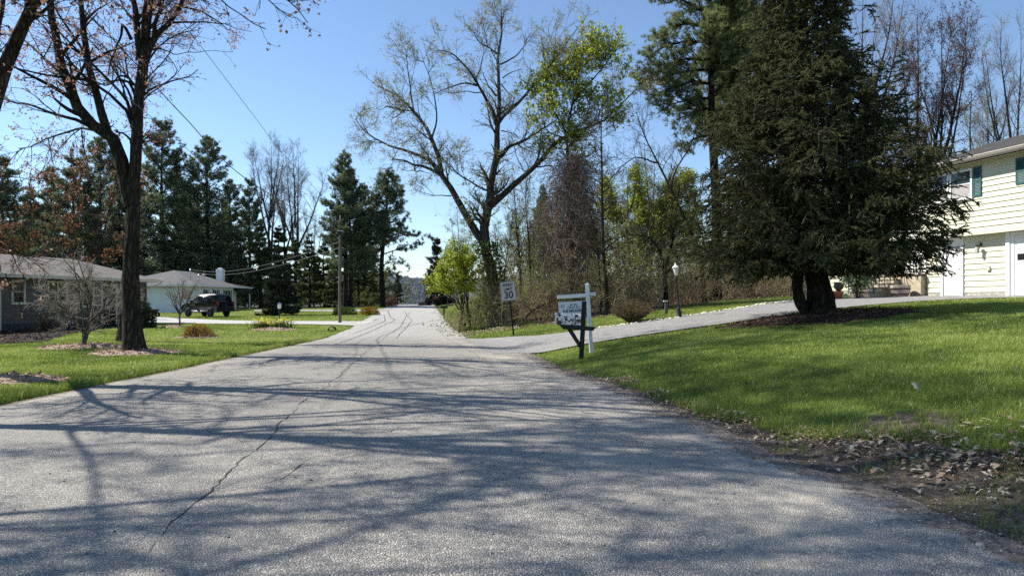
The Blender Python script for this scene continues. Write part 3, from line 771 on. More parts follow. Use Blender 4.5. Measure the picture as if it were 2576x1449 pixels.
# ------------------------------------------------------------------ houses (local frame: x along the front, y inwards, z up)
def siding(mb, x0, x1, z0, z1, y, step=.2, lip=.03, mat=0):
    """lapped boards facing -y"""
    n = max(1, int(round((z1 - z0) / step))); h = (z1 - z0) / n
    for i in range(n):
        a, b = z0 + i * h, z0 + (i + 1) * h
        mb.add([(x0, y - lip, a), (x1, y - lip, a), (x1, y - .002, b), (x0, y - .002, b), (x0, y, a), (x1, y, a)],
               [(0, 1, 2, 3), (4, 5, 1, 0)], mat)
def siding_end(mb, y0, y1, z0, z1, x, sgn, step=.2, lip=.02, mat=0):
    """lapped boards on an end wall whose outside is towards sgn*x"""
    n = max(1, int(round((z1 - z0) / step))); h = (z1 - z0) / n
    for i in range(n):
        a, b = z0 + i * h, z0 + (i + 1) * h
        X = x + sgn * lip; X2 = x + sgn * .002
        mb.add([(X, y0, a), (X, y1, a), (X2, y1, b), (X2, y0, b), (x, y0, a), (x, y1, a)], [(0, 1, 2, 3), (4, 5, 1, 0)], mat)
def rot_end(v, x): return v
def window(parent, x0, x1, z0, z1, y, trim, glass='glass', rail=True, mull=0, casing=.07, blind=False, name='window', shade=None):
    mb = MB(); c = casing
    mb.box(x0, x0 + c, y - .05, y, z0, z1); mb.box(x1 - c, x1, y - .05, y, z0, z1)
    mb.box(x0 + c, x1 - c, y - .05, y, z1 - c, z1); mb.box(x0 - .02, x1 + .02, y - .07, y, z0 - .05, z0 + c * .7)
    zm = (z0 + z1) / 2
    if rail: mb.box(x0 + c, x1 - c, y - .034, y, zm - .018, zm + .018)
    for k in range(mull):
        xm = x0 + (x1 - x0) * (k + 1) / (mull + 1); mb.box(xm - .03, xm + .03, y - .045, y, z0 + c, z1 - c)
    o = mb.build(name, M[trim], parent)
    gb = MB()
    gb.add([(x0 + c, y - .016, z0 + c * .6), (x1 - c, y - .016, z0 + c * .6), (x1 - c, y - .016, z1 - c), (x0 + c, y - .016, z1 - c)], [(0, 1, 2, 3)])
    gb.build('pane', M[glass], o)
    if blind:
        bb = MB(); k = int((zm - z0 - c) / .05)
        for i in range(k):
            z = z0 + c + i * .05
            bb.add([(x0 + c + .01, y - .021, z), (x1 - c - .01, y - .021, z), (x1 - c - .01, y - .017, z + .044), (x0 + c + .01, y - .017, z + .044)], [(0, 1, 2, 3)])
        bb.build('blind', M['curtain'], o)
    return o
def shutter(parent, x0, x1, z0, z1, y, mat):
    mb = MB(); c = .05
    mb.box(x0, x0 + c, y - .055, y - .022, z0, z1); mb.box(x1 - c, x1, y - .055, y - .022, z0, z1)
    for a, b in ((z0, z0 + .08), (z1 - .08, z1), ((z0 + z1) / 2 - .03, (z0 + z1) / 2 + .03)): mb.box(x0 + c, x1 - c, y - .052, y - .022, a, b)
    n = int((z1 - z0 - .16) / .05)
    for i in range(n):
        z = z0 + .08 + i * .05
        mb.add([(x0 + c, y - .05, z), (x1 - c, y - .05, z), (x1 - c, y - .026, z + .046), (x0 + c, y - .026, z + .046)], [(0, 1, 2, 3)])
    mb.box(x0 + c, x1 - c, y - .024, y - .021, z0 + .08, z1 - .08)
    return mb.build('shutter', M[mat], parent)

# ---- yellow raised house on the right
UY = np.array([.247, -.969]); UN = np.array([.969, .247])
HC = np.array([16.26, 26.72]); HZ = 1.65
H = thing('yellow_house', 'pale yellow two storey house with lapped siding, teal shutters and gray roof', 'house', (HC[0], HC[1], HZ), math.atan2(UY[1], UY[0]))
def hloc(x, y):  # local to world
    p = HC + UY * x + UN * y; return np.array([p[0], p[1]])
mb = MB()
mb.box(0, 9.5, .0, 7.6, -1.2, 2.2); mb.box(0.0, 9.5, -.35, 7.6, 2.21, 4.83)
mb.box(-9.0, -.003, 1.3, 7.4, .0, 3.5)
siding(mb, .0, .66, .14, 2.2, -.003); siding(mb, 1.64, 3.28, .14, 2.2, -.003); siding(mb, 6.5, 9.5, .14, 2.2, -.003)
siding(mb, .0, 9.5, 2.24, 4.83, -.353); siding(mb, -9, -.004, .1, 3.5, 1.297)
siding_end(mb, -.353, 7.6, 2.24, 4.83, -.004, -1); siding_end(mb, .0, 1.29, .14, 2.2, -.004, -1)
siding_end(mb, 1.3, 7.4, .1, 3.5, -9.004, -1)
mb.add([(-.003, -.35, 4.83), (-.003, 7.6, 4.83), (-.003, 3.8, 6.2)], [(0, 1, 2)]); mb.add([(9.5, -.35, 4.83), (9.5, 7.6, 4.83), (9.5, 3.8, 6.2)], [(0, 1, 2)])
mb.add([(-9, 1.3, 3.5), (-9, 7.4, 3.5), (-9, 4.4, 4.6)], [(0, 1, 2)])
mb.build('wall', M['yellow_siding'], H)
for q in ((-.01, 3.3, -.028, -.004, -1.1, .12), (6.5, 9.5, -.028, -.004, -1.1, .12), (-9.0, -2.6, 1.27, 1.296, -1.0, .09)): mb = MB(); mb.box(*q); mb.build('foundation', M['found'], H)
def gable(parent, x0, x1, y0, y1, ze, zr_, mat, ov=.45, th=.1, name='roof', sub=True):
    ym = (y0 + y1) / 2
    sl = (zr_ - ze) / (ym - y0); zo = ze - sl * ov
    mb = MB()
    for s in (0, 1):
        ya, yb = (y0 - ov, ym) if s == 0 else (y1 + ov, ym)
        v = [(x0, ya, zo), (x1, ya, zo), (x1, yb, zr_), (x0, yb, zr_)]
        v += [(a, b, c + th) for a, b, c in v]
        mb.add(v, [(4, 5, 6, 7), (0, 3, 2, 1), (0, 1, 5, 4), (0, 4, 7, 3), (1, 2, 6, 5)])
    return mb.build(name, mat, parent), zo
rf, zo = gable(H, -.35, 9.9, -.35, 7.6, 4.83 + .02, 6.22, M['shingle_dark'])
mb = MB()   # soffit and gutter
mb.box(-.35, 9.9, -.82, -.36, 4.755, 4.775)
mb.build('soffit', M['cream_trim'], H)
mb = MB()
mb.prism([(-.95, 4.86), (-.945, 4.88), (-.925, 4.88), (-.925, 4.855), (-.83, 4.855), (-.83, 4.73), (-.87, 4.73), (-.91, 4.78)], 0, 1)
v = mb.V[0].copy(); w = v.copy(); w[:, 0] = -.35 + v[:, 1] * 10.25; w[:, 1] = v[:, 0]; mb.V[0] = w
mb.build('gutter', m_flat('gutter_paint', (0.4, 0.36, 0.32), .4, 0, .5), H)
rf2, _ = gable(H, -9.4, -.36, 1.3, 7.4, 3.52, 4.7, M['shingle_dark'], .4)
mb = MB(); mb.box(-9.4, -.36, .84, .89, 3.28, 3.5); mb.build('gutter', M['cream_trim'], H)
# jetty soffit edge board
mb = MB(); mb.box(.0, 9.5, -.385, -.335, 2.17, 2.235); mb.build('band_board', M['cream_trim'], H)
# windows and shutters upstairs
window(H, 1.38, 2.31, 3.52, 4.56, -.375, 'white', blind=True)
window(H, .42, 1.36, 3.52, 4.56, -.375, 'white', blind=True)
shutter(H, 2.34, 2.66, 3.52, 4.58, -.355, 'teal'); shutter(H, .06, .4, 3.52, 4.58, -.355, 'teal')
shutter(H, 3.92, 4.26, 3.7, 4.58, -.355, 'teal'); window(H, 4.28, 5.6, 3.7, 4.56, -.375, 'white')
shutter(H, 5.62, 5.96, 3.7, 4.58, -.355, 'teal'); window(H, 7.2, 8.6, 3.6, 4.56, -.375, 'white')
# side door
mb = MB(); mb.box(.67, .77, -.075, -.0, .0, 2.16); mb.box(1.54, 1.63, -.075, -.0, .0, 2.16); mb.box(.77, 1.54, -.075, 0, 2.05, 2.16)
dj = mb.build('door_frame', M['white'], H)
mb = MB(); mb.box(.775, 1.535, -.03, -.005, .03, 2.045)
for (a, b) in ((.86, 1.12), (1.19, 1.45)):
    for (c, d) in ((.2, .82), (.98, 1.5), (1.62, 1.92)):
        for (p, q, r, s_) in ((a, b, c, c + .02), (a, b, d - .02, d), (a, a + .02, c + .02, d - .02), (b - .02, b, c + .02, d - .02)): mb.box(p, q, -.042, -.03, r, s_)
        mb.box(a + .05, b - .05, -.04, -.03, c + .06, d - .06)
dr = mb.build('door', M['white'], H)
mb = MB(); mb.bm((lambda b: (bmesh.ops.create_uvsphere(b, u_segments=10, v_segments=6, radius=.035), b)[1])(bmesh.new()), 0, True, Matrix.Translation((1.47, -.085, 1.0))); mb.bar((1.47, -.05, 1.0), (1.47, -.03, 1.0), .015); mb.build('handle', M['chrome'], dr)
# garage door
mb = MB(); mb.box(3.3, 3.44, -.09, 0, 0, 2.17); mb.box(3.44, 3.58, -.05, 0, 0, 2.17); mb.box(6.3, 6.48, -.09, 0, 0, 2.17); mb.box(3.58, 6.3, -.05, 0, 2.06, 2.17)
mb.build('garage_frame', M['white'], H)
mb = MB()
for i in range(4):
    z0 = .02 + i * .51
    mb.box(3.585, 6.295, -.03, -.004, z0, z0 + .5)
    for j in range(4):
        x = 3.68 + j * .66
        if i != 2: mb.bbox(x, x + .54, -.04, -.029, z0 + .08, z0 + .42, .008)
gd = mb.build('garage_door', M['white'], H)
mb = MB()
for j in range(4):
    x = 3.68 + j * .66; mb.box(x, x + .54, -.036, -.03, 1.2, 1.42)
mb.build('pane', M['glass'], gd)
# wall lantern and vent
mb = MB()
mb.lathe([(.0, .0), (.055, .0), (.055, .02), (.0, .02)], 0, 0, 12)
lw = mb.V[-1]; lw[:, :] = np.stack([lw[:, 0] + 2.33, -.024 - lw[:, 2], lw[:, 1] + 1.84], 1)
tubes(mb, np.array([resample([(2.33, -.03, 1.86), (2.33, -.12, 1.92), (2.33, -.2, 1.9), (2.33, -.2, 1.84)], 10)]), np.full((1, 10), .012), 6)
mb.lathe([(.0, .0), (.02, .02), (.09, .06), (.075, .075), (.0, .12)][::-1], 2.33, -.2, 8, 0, False, 1.72)
mb.lathe([(.0, 0), (.045, .0), (.05, .012), (.0, .012)], 2.33, -.2, 8, 0, False, 1.53)
for k in range(6):
    a = k / 6 * 2 * PI; mb.bar((2.33 + .045 * math.cos(a), -.2 + .045 * math.sin(a), 1.54), (2.33 + .078 * math.cos(a), -.2 + .078 * math.sin(a), 1.75), .006, 4)
wl = mb.build('wall_lantern', M['iron'], H)
mb = MB(); mb.lathe([(.038, 0), (.068, .21)], 2.33, -.2, 10, 0, True, 1.54); mb.build('lamp_glass', M['lampglass'], wl)
mb = MB(); mb.box(2.55, 2.69, -.075, -.018, .93, 1.06); mb.prism([(2.55, .93), (2.69, .93), (2.67, .9), (2.57, .9)], -.1, -.018); mb.build('vent_hood', M['cream_trim'], H)
# entry: stoop, steps, railing, front door, brown framed window
mb = MB(); mb.box(-2.5, -.06, -.25, 1.28, -.4, .84, 0)
for i in range(4):
    z = .84 - .168 * (i + 1); y1 = -.25 - .3 * i
    mb.box(-2.5, -1.1, y1 - .3, y1, -.4, z, 0)
mb.box(-2.58, -.02, -.3, 1.28, .845, .885, 1)
for i in range(4):
    z = .84 - .168 * (i + 1); y1 = -.25 - .3 * i
    mb.box(-2.56, -1.04, y1 - .33, y1 - .003, z + .003, z + .035, 1)
st = mb.build('front_steps', [M['block'], M['tread']], H)
for x in (-2.5, -1.12):
    mb = MB()
    for k in range(6):
        y = -1.5 + k * .27; z0 = .2 + .168 * max(0, (k - .3)) ; z0 = min(z0, .88)
        mb.bar((x, y, max(0, z0 - .1)), (x, y, z0 + .85), .014, 6)
    mb.bar((x, -1.5, 1.05), (x, -.25, 1.78), .02, 6); mb.bar((x, -1.5, .45), (x, -.25, 1.1), .012, 6)
    mb.bar((x, -.25, 1.78), (x, 1.2, 1.78), .02, 6); mb.bar((x, -.25, 1.0), (x, 1.2, 1.0), .012, 6)
    for k in range(9): mb.bar((x, -.2 + k * .16, .88), (x, -.2 + k * .16, 1.78), .01, 5)
    mb.build('railing', M['iron'], st)
mb = MB(); mb.box(-2.25, -1.3, 1.25, 1.29, .89, 2.95); mb.box(-2.15, -1.4, 1.24, 1.26, 1.0, 2.85); mb.build('front_door', M['white'], H)
shutter(H, -2.75, -2.4, 1.1, 2.6, 1.3, 'teal')
mb = MB(); mb.box(-1.15, -.12, 1.24, 1.29, 1.35, 2.35); bw = mb.build('window', M['brick'], H)
mb = MB(); mb.box(-1.05, -.22, 1.225, 1.239, 1.45, 2.25); mb.build('pane', M['glass'], bw)
window(H, -5.6, -4.2, 1.4, 2.7, 1.28, 'white'); window(H, -8.2, -6.8, 1.4, 2.7, 1.28, 'white')

# ---- gray ranch house on the left
GO = np.array([-23.25, 31.0]); GU = unit(np.array([1.55, 7.0])); GZ = gz(-23.25, 31.0)
Gh = thing('gray_house', 'low gray ranch house with taupe hip roof and cream trim', 'house', (GO[0], GO[1], GZ), math.atan2(GU[1], GU[0]))
mb = MB(); mb.box(-6, 9.0, 0, 7.6, -.4, 2.5); siding(mb, 0.0, 9.0, .35, 2.5, -.003, .18, .018); siding(mb, -6, -.35, .35, 2.5, -.003, .18, .018)
siding_end(mb, 0, 7.6, .35, 2.5, 9.004, 1, .18, .018)
mb.build('wall', M['gray_siding'], Gh)
mb = MB(); mb.box(-6, 9.02, -.03, -.005, -.4, .34); mb.build('foundation', M['dfound'], Gh)
def hip(parent, x0, x1, y0, y1, ze, zr_, rx0, rx1, mat, th=.06, name='roof'):
    ym = (y0 + y1) / 2
    v = [(x0, y0, ze), (x1, y0, ze), (x1, y1, ze), (x0, y1, ze), (rx0, ym, zr_), (rx1, ym, zr_)]
    v2 = [(a, b, c - th - .05) for a, b, c in v[:4]]
    mb = MB(); mb.add(v + v2, [(0, 1, 5, 4), (2, 3, 4, 5)]);
    b = mb.n - 10
    mb.F.append(np.array([[1, 2, 5], [3, 0, 4]]) + b); mb.M.append(np.zeros(2, np.int32)); mb.S.append(np.zeros(2, bool))
    mb.F.append(np.array([[0, 6, 7, 1], [1, 7, 8, 2], [2, 8, 9, 3], [3, 9, 6, 0], [6, 9, 8, 7]]) + b); mb.M.append(np.zeros(5, np.int32)); mb.S.append(np.zeros(5, bool))
    return mb.build(name, mat, parent)
gr = hip(Gh, -6.6, 9.55, -.55, 8.15, 2.62, 3.8, -2.5, 7.6, M['shingle_brown'])
mb = MB(); mb.box(-6.6, 9.6, -.66, -.555, 2.47, 2.6); mb.box(9.56, 9.66, -.55, 8.1, 2.47, 2.6); mb.build('gutter', M['cream_trim'], Gh)
mb = MB()
tubes(mb, np.array([resample([(.9, -.6, 2.47), (.75, -.5, 2.38), (.1, -.08, 2.2), (-.05, -.07, 2.1), (-.05, -.07, 1.0), (-.05, -.07, -.02)], 24)]), np.full((1, 24), .045), 6)
mb.build('downspout', M['cream_trim'], Gh); mb = MB()
tubes(mb, np.array([resample([(9.5, -.6, 2.47), (9.45, -.5, 2.38), (8.98, -.08, 2.1), (8.95, -.07, 2.0), (8.95, -.07, .0)], 24)]), np.full((1, 24), .04), 6)
mb.build('downspout', M['cream_trim'], Gh)
window(Gh, .52, 1.22, 1.28, 2.38, -.02, 'cream_trim', casing=.09)
window(Gh, 2.4, 3.55, 1.3, 2.38, -.02, 'cream_trim', mull=1, casing=.08)
window(Gh, 4.3, 5.2, 1.1, 2.38, -.02, 'cream_trim', casing=.09)
mb = MB(); mb.box(5.75, 6.65, -.05, -.004, .1, 2.2); gdr = mb.build('door', M['dark'], Gh)
mb = MB(); mb.box(5.65, 5.75, -.07, -.004, .1, 2.3); mb.box(6.65, 6.75, -.07, -.004, .1, 2.3); mb.box(5.75, 6.65, -.07, -.004, 2.2, 2.3); mb.build('door_frame', M['cream_trim'], Gh)
window(Gh, 7.1, 8.0, 1.1, 2.38, -.02, 'cream_trim', casing=.08)

# ---- white ranch house further down
WZ = gz(-30.2, 65.0) - .15
Wh = thing('white_house', 'low white ranch house with gray hip roof and black shutters', 'house', (-30.2, 65.0, WZ), PI / 2)
# local x = world +Y, local y = world -X
b0 = .25 - WZ
mb = MB(); mb.box(0, 9.0, 0, 8.0, -.4, 2.75); mb.box(9.0, 12.7, 1.2, 8.0, -.4, 2.75)
siding(mb, 0, 9.0, b0, 2.75, -.003, .2, .015)
n = 12; h = (2.75 - b0) / n
siding_end(mb, 0, 8.0, b0, 2.75, -.004, -1, .22, .018)
siding(mb, 9.0, 12.7, b0, 2.75, 1.197, .2, .015)
mb.build('wall', M['white_siding'], Wh)
mb = MB(); mb.box(-.03, 9.02, -.03, -.005, -.4, b0 - .01); mb.box(-.03, -.005, 0, 8.0, -.4, b0 - .01); mb.build('foundation', M['dfound'], Wh)
wr = hip(Wh, -.5, 9.6, -.5, 8.5, 2.82, 4.35, 4.0, 7.6, M['shingle_gray'])
wr2 = hip(Wh, 8.0, 13.0, -.5, 8.5, 2.81, 3.7, 10.6, 10.9, M['shingle_dark'])
mb = MB(); mb.box(-.6, 13.05, -.6, -.505, 2.66, 2.81); mb.box(-.6, -.505, -.5, 8.5, 2.66, 2.81); mb.build('fascia', M['white'], Wh)
mb = MB(); mb.box(9.7, 10.35, 1.5, 2.2, 2.9, 4.75); mb.box(9.65, 10.4, 1.45, 2.25, 4.55, 4.62); mb.box(9.85, 10.2, 1.65, 2.05, 4.75, 4.9); mb.build('chimney', M['white'], wr2)
for (a, b, c, d) in ((1.75, 2.8, 1.5, 2.4), (3.85, 5.4, 1.5, 2.4), (6.4, 8.4, 1.1, 2.4)):
    window(Wh, a + .25, b - .25, c, d, -.02, 'white', mull=0 if b - a < 1.2 else 1, casing=.05)
    for x in (a, b - .22): mb = MB(); mb.box(x, x + .22, -.05, -.02, c, d); mb.build('shutter', M['black'], Wh)
# end-wall window (faces the camera): own frame turned to -x
mb = MB(); y0, y1, z0, z1 = .3, 1.3, 1.45, 2.35
for (p, q, r, s_) in ((y0, y0 + .06, z0, z1), (y1 - .06, y1, z0, z1), (y0, y1, z1 - .06, z1 + .01), (y0 - .02, y1 + .02, z0 - .04, z0 + .05)): mb.box(-.06, -.0, p, q, r, s_)
ew = mb.build('window', M['white'], Wh)
mb = MB(); mb.box(-.03, -.022, y0 + .06, y1 - .06, z0 + .05, z1 - .06); mb.build('pane', M['glass'], ew)
mb = MB(); mb.box(10.7, 11.7, 1.15, 1.19, b0, b0 + 2.1); mb.box(10.85, 11.55, 1.14, 1.16, b0 + 1.1, b0 + 1.9); mb.build('door', M['white'], Wh)
mb = MB(); mb.prism([(9.2, 2.55), (12.9, 2.55), (12.9, 2.1), (9.2, 2.1)], -.45, -.4)
mb.add([(9.2, 1.19, 2.6), (12.9, 1.19, 2.6), (12.9, -.45, 2.3), (9.2, -.45, 2.3)], [(0, 1, 2, 3)])
mb.build('awning', M['black'], Wh)
mb = MB()
for i in range(11): mb.bar((9.3 + i * .34, -.3, b0 - .05), (9.3 + i * .34, -.3, b0 + .85), .018, 5)
mb.bar((9.3, -.3, b0 + .85), (12.7, -.3, b0 + .85), .025, 5); mb.bar((9.3, -.3, b0 + .1), (12.7, -.3, b0 + .1), .02, 5)
mb.build('railing', M['black'], Wh)
mb = MB(); mb.box(9.02, 12.7, -.4, 1.19, -.4, b0); mb.build('porch_floor', M['tread'], Wh)
mb = MB(); mb.box(12.6, 12.7, -.4, -.3, b0, 2.7); mb.build('porch_post', M['white'], Wh)
mb = MB()
mb.bar((1.2, 1.0, 3.1), (1.2, 1.0, 4.35), .045, 8); mb.lathe([(.0, 0), (.06, .03), (.0, .12)], 1.2, 1.0, 8, 0, True, 4.35)
mb.build('roof_mast', M['chrome'], wr); mb = MB()
mb.bar((2.1, .6, 3.0), (2.1, .6, 3.85), .04, 8); mb.lathe([(.0, 0), (.06, .03), (.0, .1)], 2.1, .6, 8, 0, True, 3.85)
mb.build('vent_pipe', M['chrome'], wr)
MAST = np.array([-31.2, 66.2, WZ + 4.3])
# ------------------------------------------------------------------ trees
def limbs_to(PL, K=14):
    """[(points, r0, r1)] -> arrays"""
    P = np.stack([resample(p, K) for p, a, b in PL]); R = np.stack([a + (b - a) * np.linspace(0, 1, K) ** .8 for p, a, b in PL])
    return P, R
def wobble(P, rng, amp):
    T, K, _ = P.shape
    n = rng.normal(size=(T, K, 3)) * amp
    n[:, 0] = 0; n[:, 1:-1] = (n[:, 1:-1] + n[:, 2:] + n[:, :-2]) / 2.4
    return P + n

def big_tree(name, label, base, limbs, rng, lv, leafspec, barkm, twigm, leafm, sides=10, group=None, flare=True, wob=.03, cat='tree', extra=None, lump=0.0):
    """limbs in world coordinates; the root Empty stands at the base"""
    root = thing(name, label, cat, tuple(base), 0, group)
    b = np.asarray(base)
    P0, R0 = limbs_to([(np.asarray(p) - b, r0, r1) for p, r0, r1 in limbs])
    P0[1:] = wobble(P0[1:], rng, wob)
    mt = MB()
    if flare:
        K = 40
        pt = resample(P0[0], K, False); h = np.linalg.norm(pt - pt[0], axis=1)
        rr = np.interp(np.linspace(0, 13, K), np.arange(14), R0[0])
        # one continuous trunk with buttress roots and a lumpy girth
        S = 28; a = np.arange(S) / S * 2 * PI
        t = unit(np.gradient(pt, axis=0)); u = unit(np.cross(t, [0, 1, 0])); v = np.cross(t, u)
        fl = np.exp(-h / (rr[0] * 1.1)); ph = rng.random(6) * 6.28
        rad = rr[:, None] * (1 + fl[:, None] * (.45 + .22 * np.cos(5 * a + ph[0]) + .1 * np.cos(3 * a + ph[1])) + .05 * np.cos(2 * a + h[:, None] * 1.3 + ph[2]) + .035 * np.cos(6 * a + h[:, None] * 2.3 + ph[3]) + lump * np.cos(a + h[:, None] * 3.1 + ph[4]) * np.sin(h[:, None] * 4.0 + ph[5]))
        V = pt[:, None] + (u[:, None] * np.cos(a)[None, :, None] + v[:, None] * np.sin(a)[None, :, None]) * rad[:, :, None]
        V[0, :, 2] -= .25
        i = np.arange(K - 1)[:, None] * S; j = np.arange(S)[None]
        mt.add(V, np.stack([i + j, i + (j + 1) % S, i + S + (j + 1) % S, i + S + j], -1).reshape(-1, 4), 0, None, True)
        if len(P0) > 1: tubes(mt, P0[1:], R0[1:], sides)
    else:
        tubes(mt, P0, R0, sides)
    mc = MB()
    P, R = P0, R0
    allP = []
    for li, L in enumerate(lv):
        src = L.pop('src', None)
        if L.pop('skiptrunk', False): P_, R_ = P[1:], R[1:]
        else: P_, R_ = P, R
        P, R = grow(P_, R_, rng=rng, **L)
        tubes(mt if li == 0 else mc, P, R, 6 if li == 0 else (4 if li == 1 else 3), 0)
        allP.append(P)
    if leafspec:
        for (n, lvl, size, jit, t0) in leafspec:
            q = along(allP[lvl], n, rng, t0, jit)
            leaves(mc, q, rng, size, .75, 1)
    if extra: extra(mc, P0, allP, rng)
    mt.build('trunk', M[barkm], root)
    if mc.n: mc.build('crown', [M[twigm], M[leafm] if leafm else M[twigm]], root)
    return root

# ---- the big forked maple on the left (traced)
d = TREE_A[1]
def A(x, y, dd=0): return P3(x, y, d + dd)
limbs = [
    ([TREE_A, A(331, 800), A(328, 700), A(332, 600), A(336, 500), A(340, 420), A(345, 350), A(348, 250), A(356, 170), A(362, 135), A(372, 60), A(378, 0), A(385, -90), A(380, -180)], .26, .05),
    ([A(333, 520), A(318, 480), A(300, 400), A(280, 345), A(245, 325), A(205, 280), A(175, 215), A(152, 155), A(135, 70), A(126, 0), A(120, -90), A(125, -190)], .21, .05),
    ([A(290, 370), A(262, 310), A(240, 240), A(222, 160), A(210, 70), A(204, 0), A(196, -70), A(192, -170)], .13, .04),
    ([A(352, 150), A(348, 60), A(338, 0), A(330, -80), A(310, -160)], .11, .035),
    ([A(358, 165), A(378, 125), A(392, 90), A(420, 60), A(448, 20), A(462, -10), A(480, -60), A(500, -130)], .10, .03),
    ([A(388, 95), A(394, 60), A(402, 20), A(398, -20), A(405, -90)], .06, .025),
    ([A(340, 330), A(320, 280), A(292, 250), A(250, 215), A(205, 190, 1), A(150, 150, 1)], .055, .015),
    ([A(330, 300), A(322, 255), A(260, 190, -.6), A(180, 110, -1), (A(100, 40, -1.4))], .05, .015),
    ([A(160, 200), A(130, 160), A(90, 130, .5), A(50, 90, 1), A(0, 60, 1)], .05, .012),
    ([A(240, 325), A(190, 300, -.4), A(120, 280, -.9), A(60, 262, -1.3), A(0, 248, -1.7)], .06, .014),
    ([A(250, 330), A(200, 325, .5), A(150, 340, .9), A(100, 360, 1.4), A(45, 372, 2)], .04, .012),
    ([A(345, 400), A(330, 360), A(308, 338), A(288, 328)], .05, .02),
    ([A(338, 215), A(318, 190), A(300, 192), A(285, 215)], .045, .015),
    ([A(340, 240), A(325, 205), A(290, 200), A(262, 215, .7), A(225, 200, 1.1)], .04, .012),
    ([A(330, 100), A(314, 62), A(300, 100, .3), A(285, 140, .5), A(270, 190, .6)], .045, .015),
    ([A(450, 20), A(490, 25, .3), A(535, 45, .5), A(575, 75, .6)], .035, .01),
    ([A(375, 130), A(410, 125, .5), A(450, 135, .8), A(478, 130, 1)], .03, .008),
    ([A(382, -60), A(440, -130, -1), A(520, -190, -2), A(600, -220, -3)], .06, .012),
    ([A(192, -100), A(160, -170, -1.5), A(120, -240, -3)], .05, .012),
    ([A(360, 100), A(370, 20, -1.5), A(400, -60, -3), A(440, -120, -4.5)], .07, .012),
    ([A(385, -90), A(470, -160, 1), A(560, -200, 2)], .05, .012),
]
rq = np.random.default_rng(78)
for k in range(46):      # upper boughs, above the frame
    a = math.radians(rq.normal(10, 38) if k % 3 else rq.normal(180, 50)); z0 = rq.uniform(11.2, 14.0); Lh = rq.uniform(3.5, 7.0)
    s_ = TREE_A + np.array([.6, 0, z0]); e_ = np.array([math.cos(a), math.sin(a), 0])
    limbs.append(([s_, s_ + e_ * Lh * .25 + [0, 0, 1.0], s_ + e_ * Lh * .6 + [0, 0, 2.2], s_ + e_ * Lh + [0, 0, 2.8 + rq.uniform(-.6, 1.0)]], rq.uniform(.025, .042), .012))

def maple_extra(mc, P0, allP, rng):
    # tight clusters of young red leaves and keys at the twig ends
    E = np.concatenate([allP[1][:, -1], allP[2][:, -1], allP[2][:, -2]])
    n = len(E)
    E = E[rng.random(n) < np.where(E[:, 2] > 5.4, .68, np.where(E[:, 0] < -1.6, .6, .05))]
    for k in range(4):
        leaves(mc, E + rng.normal(size=E.shape) * .04, rng, (.035, .078), .8, 1)
rng = np.random.default_rng(101)
big_tree('maple_tree', 'big forked maple with bare dark trunk and small reddish new leaves on the left lawn', TREE_A, limbs, rng,
    [dict(n=560, ang=(30, 70), L=(1.1, 2.6), K=6, wob=.13, trop=.03, t0=.2, rr=.5, rmin=.011, skiptrunk=True),
     dict(n=1800, ang=(30, 60), L=(.5, 1.3), K=5, wob=.16, trop=.02, t0=.15, rr=.5, rmin=.006),
     dict(n=5800, ang=(25, 65), L=(.2, .55), K=4, wob=.2, trop=.0, t0=.2, rr=.5, rmin=.0045)],
    None, 'bark', 'twig', 'leaf_red', 10, extra=maple_extra, lump=.05)

# ---- second maple just outside the frame, its leaning limb crosses the top left corner
d2 = TREE_B[1]
def B(x, y, dd=0): return P3(x, y, d2 + dd)
limbs = [
    ([TREE_B, B(-88, 850), B(-92, 740), B(-95, 640), B(-98, 540), B(-110, 420), B(-120, 300), B(-130, 150), B(-120, 0), B(-110, -200), B(-130, -420)], .27, .05),
    ([B(-95, 520), B(-70, 420), B(-35, 290), B(0, 190), B(30, 120), B(58, 60), B(72, 20), B(82, -20), B(95, -120), B(130, -260), B(180, -400)], .19, .04),
    ([B(-10, 215), B(-4, 120, .5), B(2, 60, 1), B(8, 0, 1.4), B(20, -120, 2), B(40, -260, 3)], .07, .02),
    ([B(60, 55), B(100, 0, -.4), B(170, -90, -1), B(260, -200, -2), B(340, -280, -3)], .07, .015),
    ([B(-98, 560), B(-170, 460, -1), B(-240, 330, -2), B(-320, 150, -3)], .12, .03),
    ([B(-120, 200), B(-220, 60, 1), B(-320, -80, 2)], .09, .03),
    ([B(-118, 0), B(-20, -150, -1), B(80, -330, -2), B(200, -480, -2.6)], .09, .02),
    ([B(-60, 380), B(-20, 440, -.6), B(40, 520, -1.0), B(75, 575, -1.2)], .022, .006),
    ([B(-80, 470), B(-40, 560, .5), B(20, 630, .7), B(90, 640, .9), B(130, 650, .9)], .022, .006),
    ([B(-110, 420), B(-30, 600, .3), B(10, 700, .4), B(60, 650, .5)], .02, .005),
]
rq = np.random.default_rng(77)
for k in range(10):      # boughs high over the road, above the frame
    a = math.radians(rq.normal(8, 24)); z0 = rq.uniform(7.5, 11); Lh = rq.uniform(4.0, 7.5)
    s_ = TREE_B + np.array([-.2, 0, z0]); e_ = np.array([math.cos(a), math.sin(a), 0])
    limbs.append(([s_, s_ + e_ * Lh * .25 + [0, 0, 1.3], s_ + e_ * Lh * .6 + [0, 0, 2.4 + rq.uniform(-.3, .6)], s_ + e_ * Lh + [0, 0, 2.9 + rq.uniform(-.6, 1.2)]], rq.uniform(.035, .055), .012))

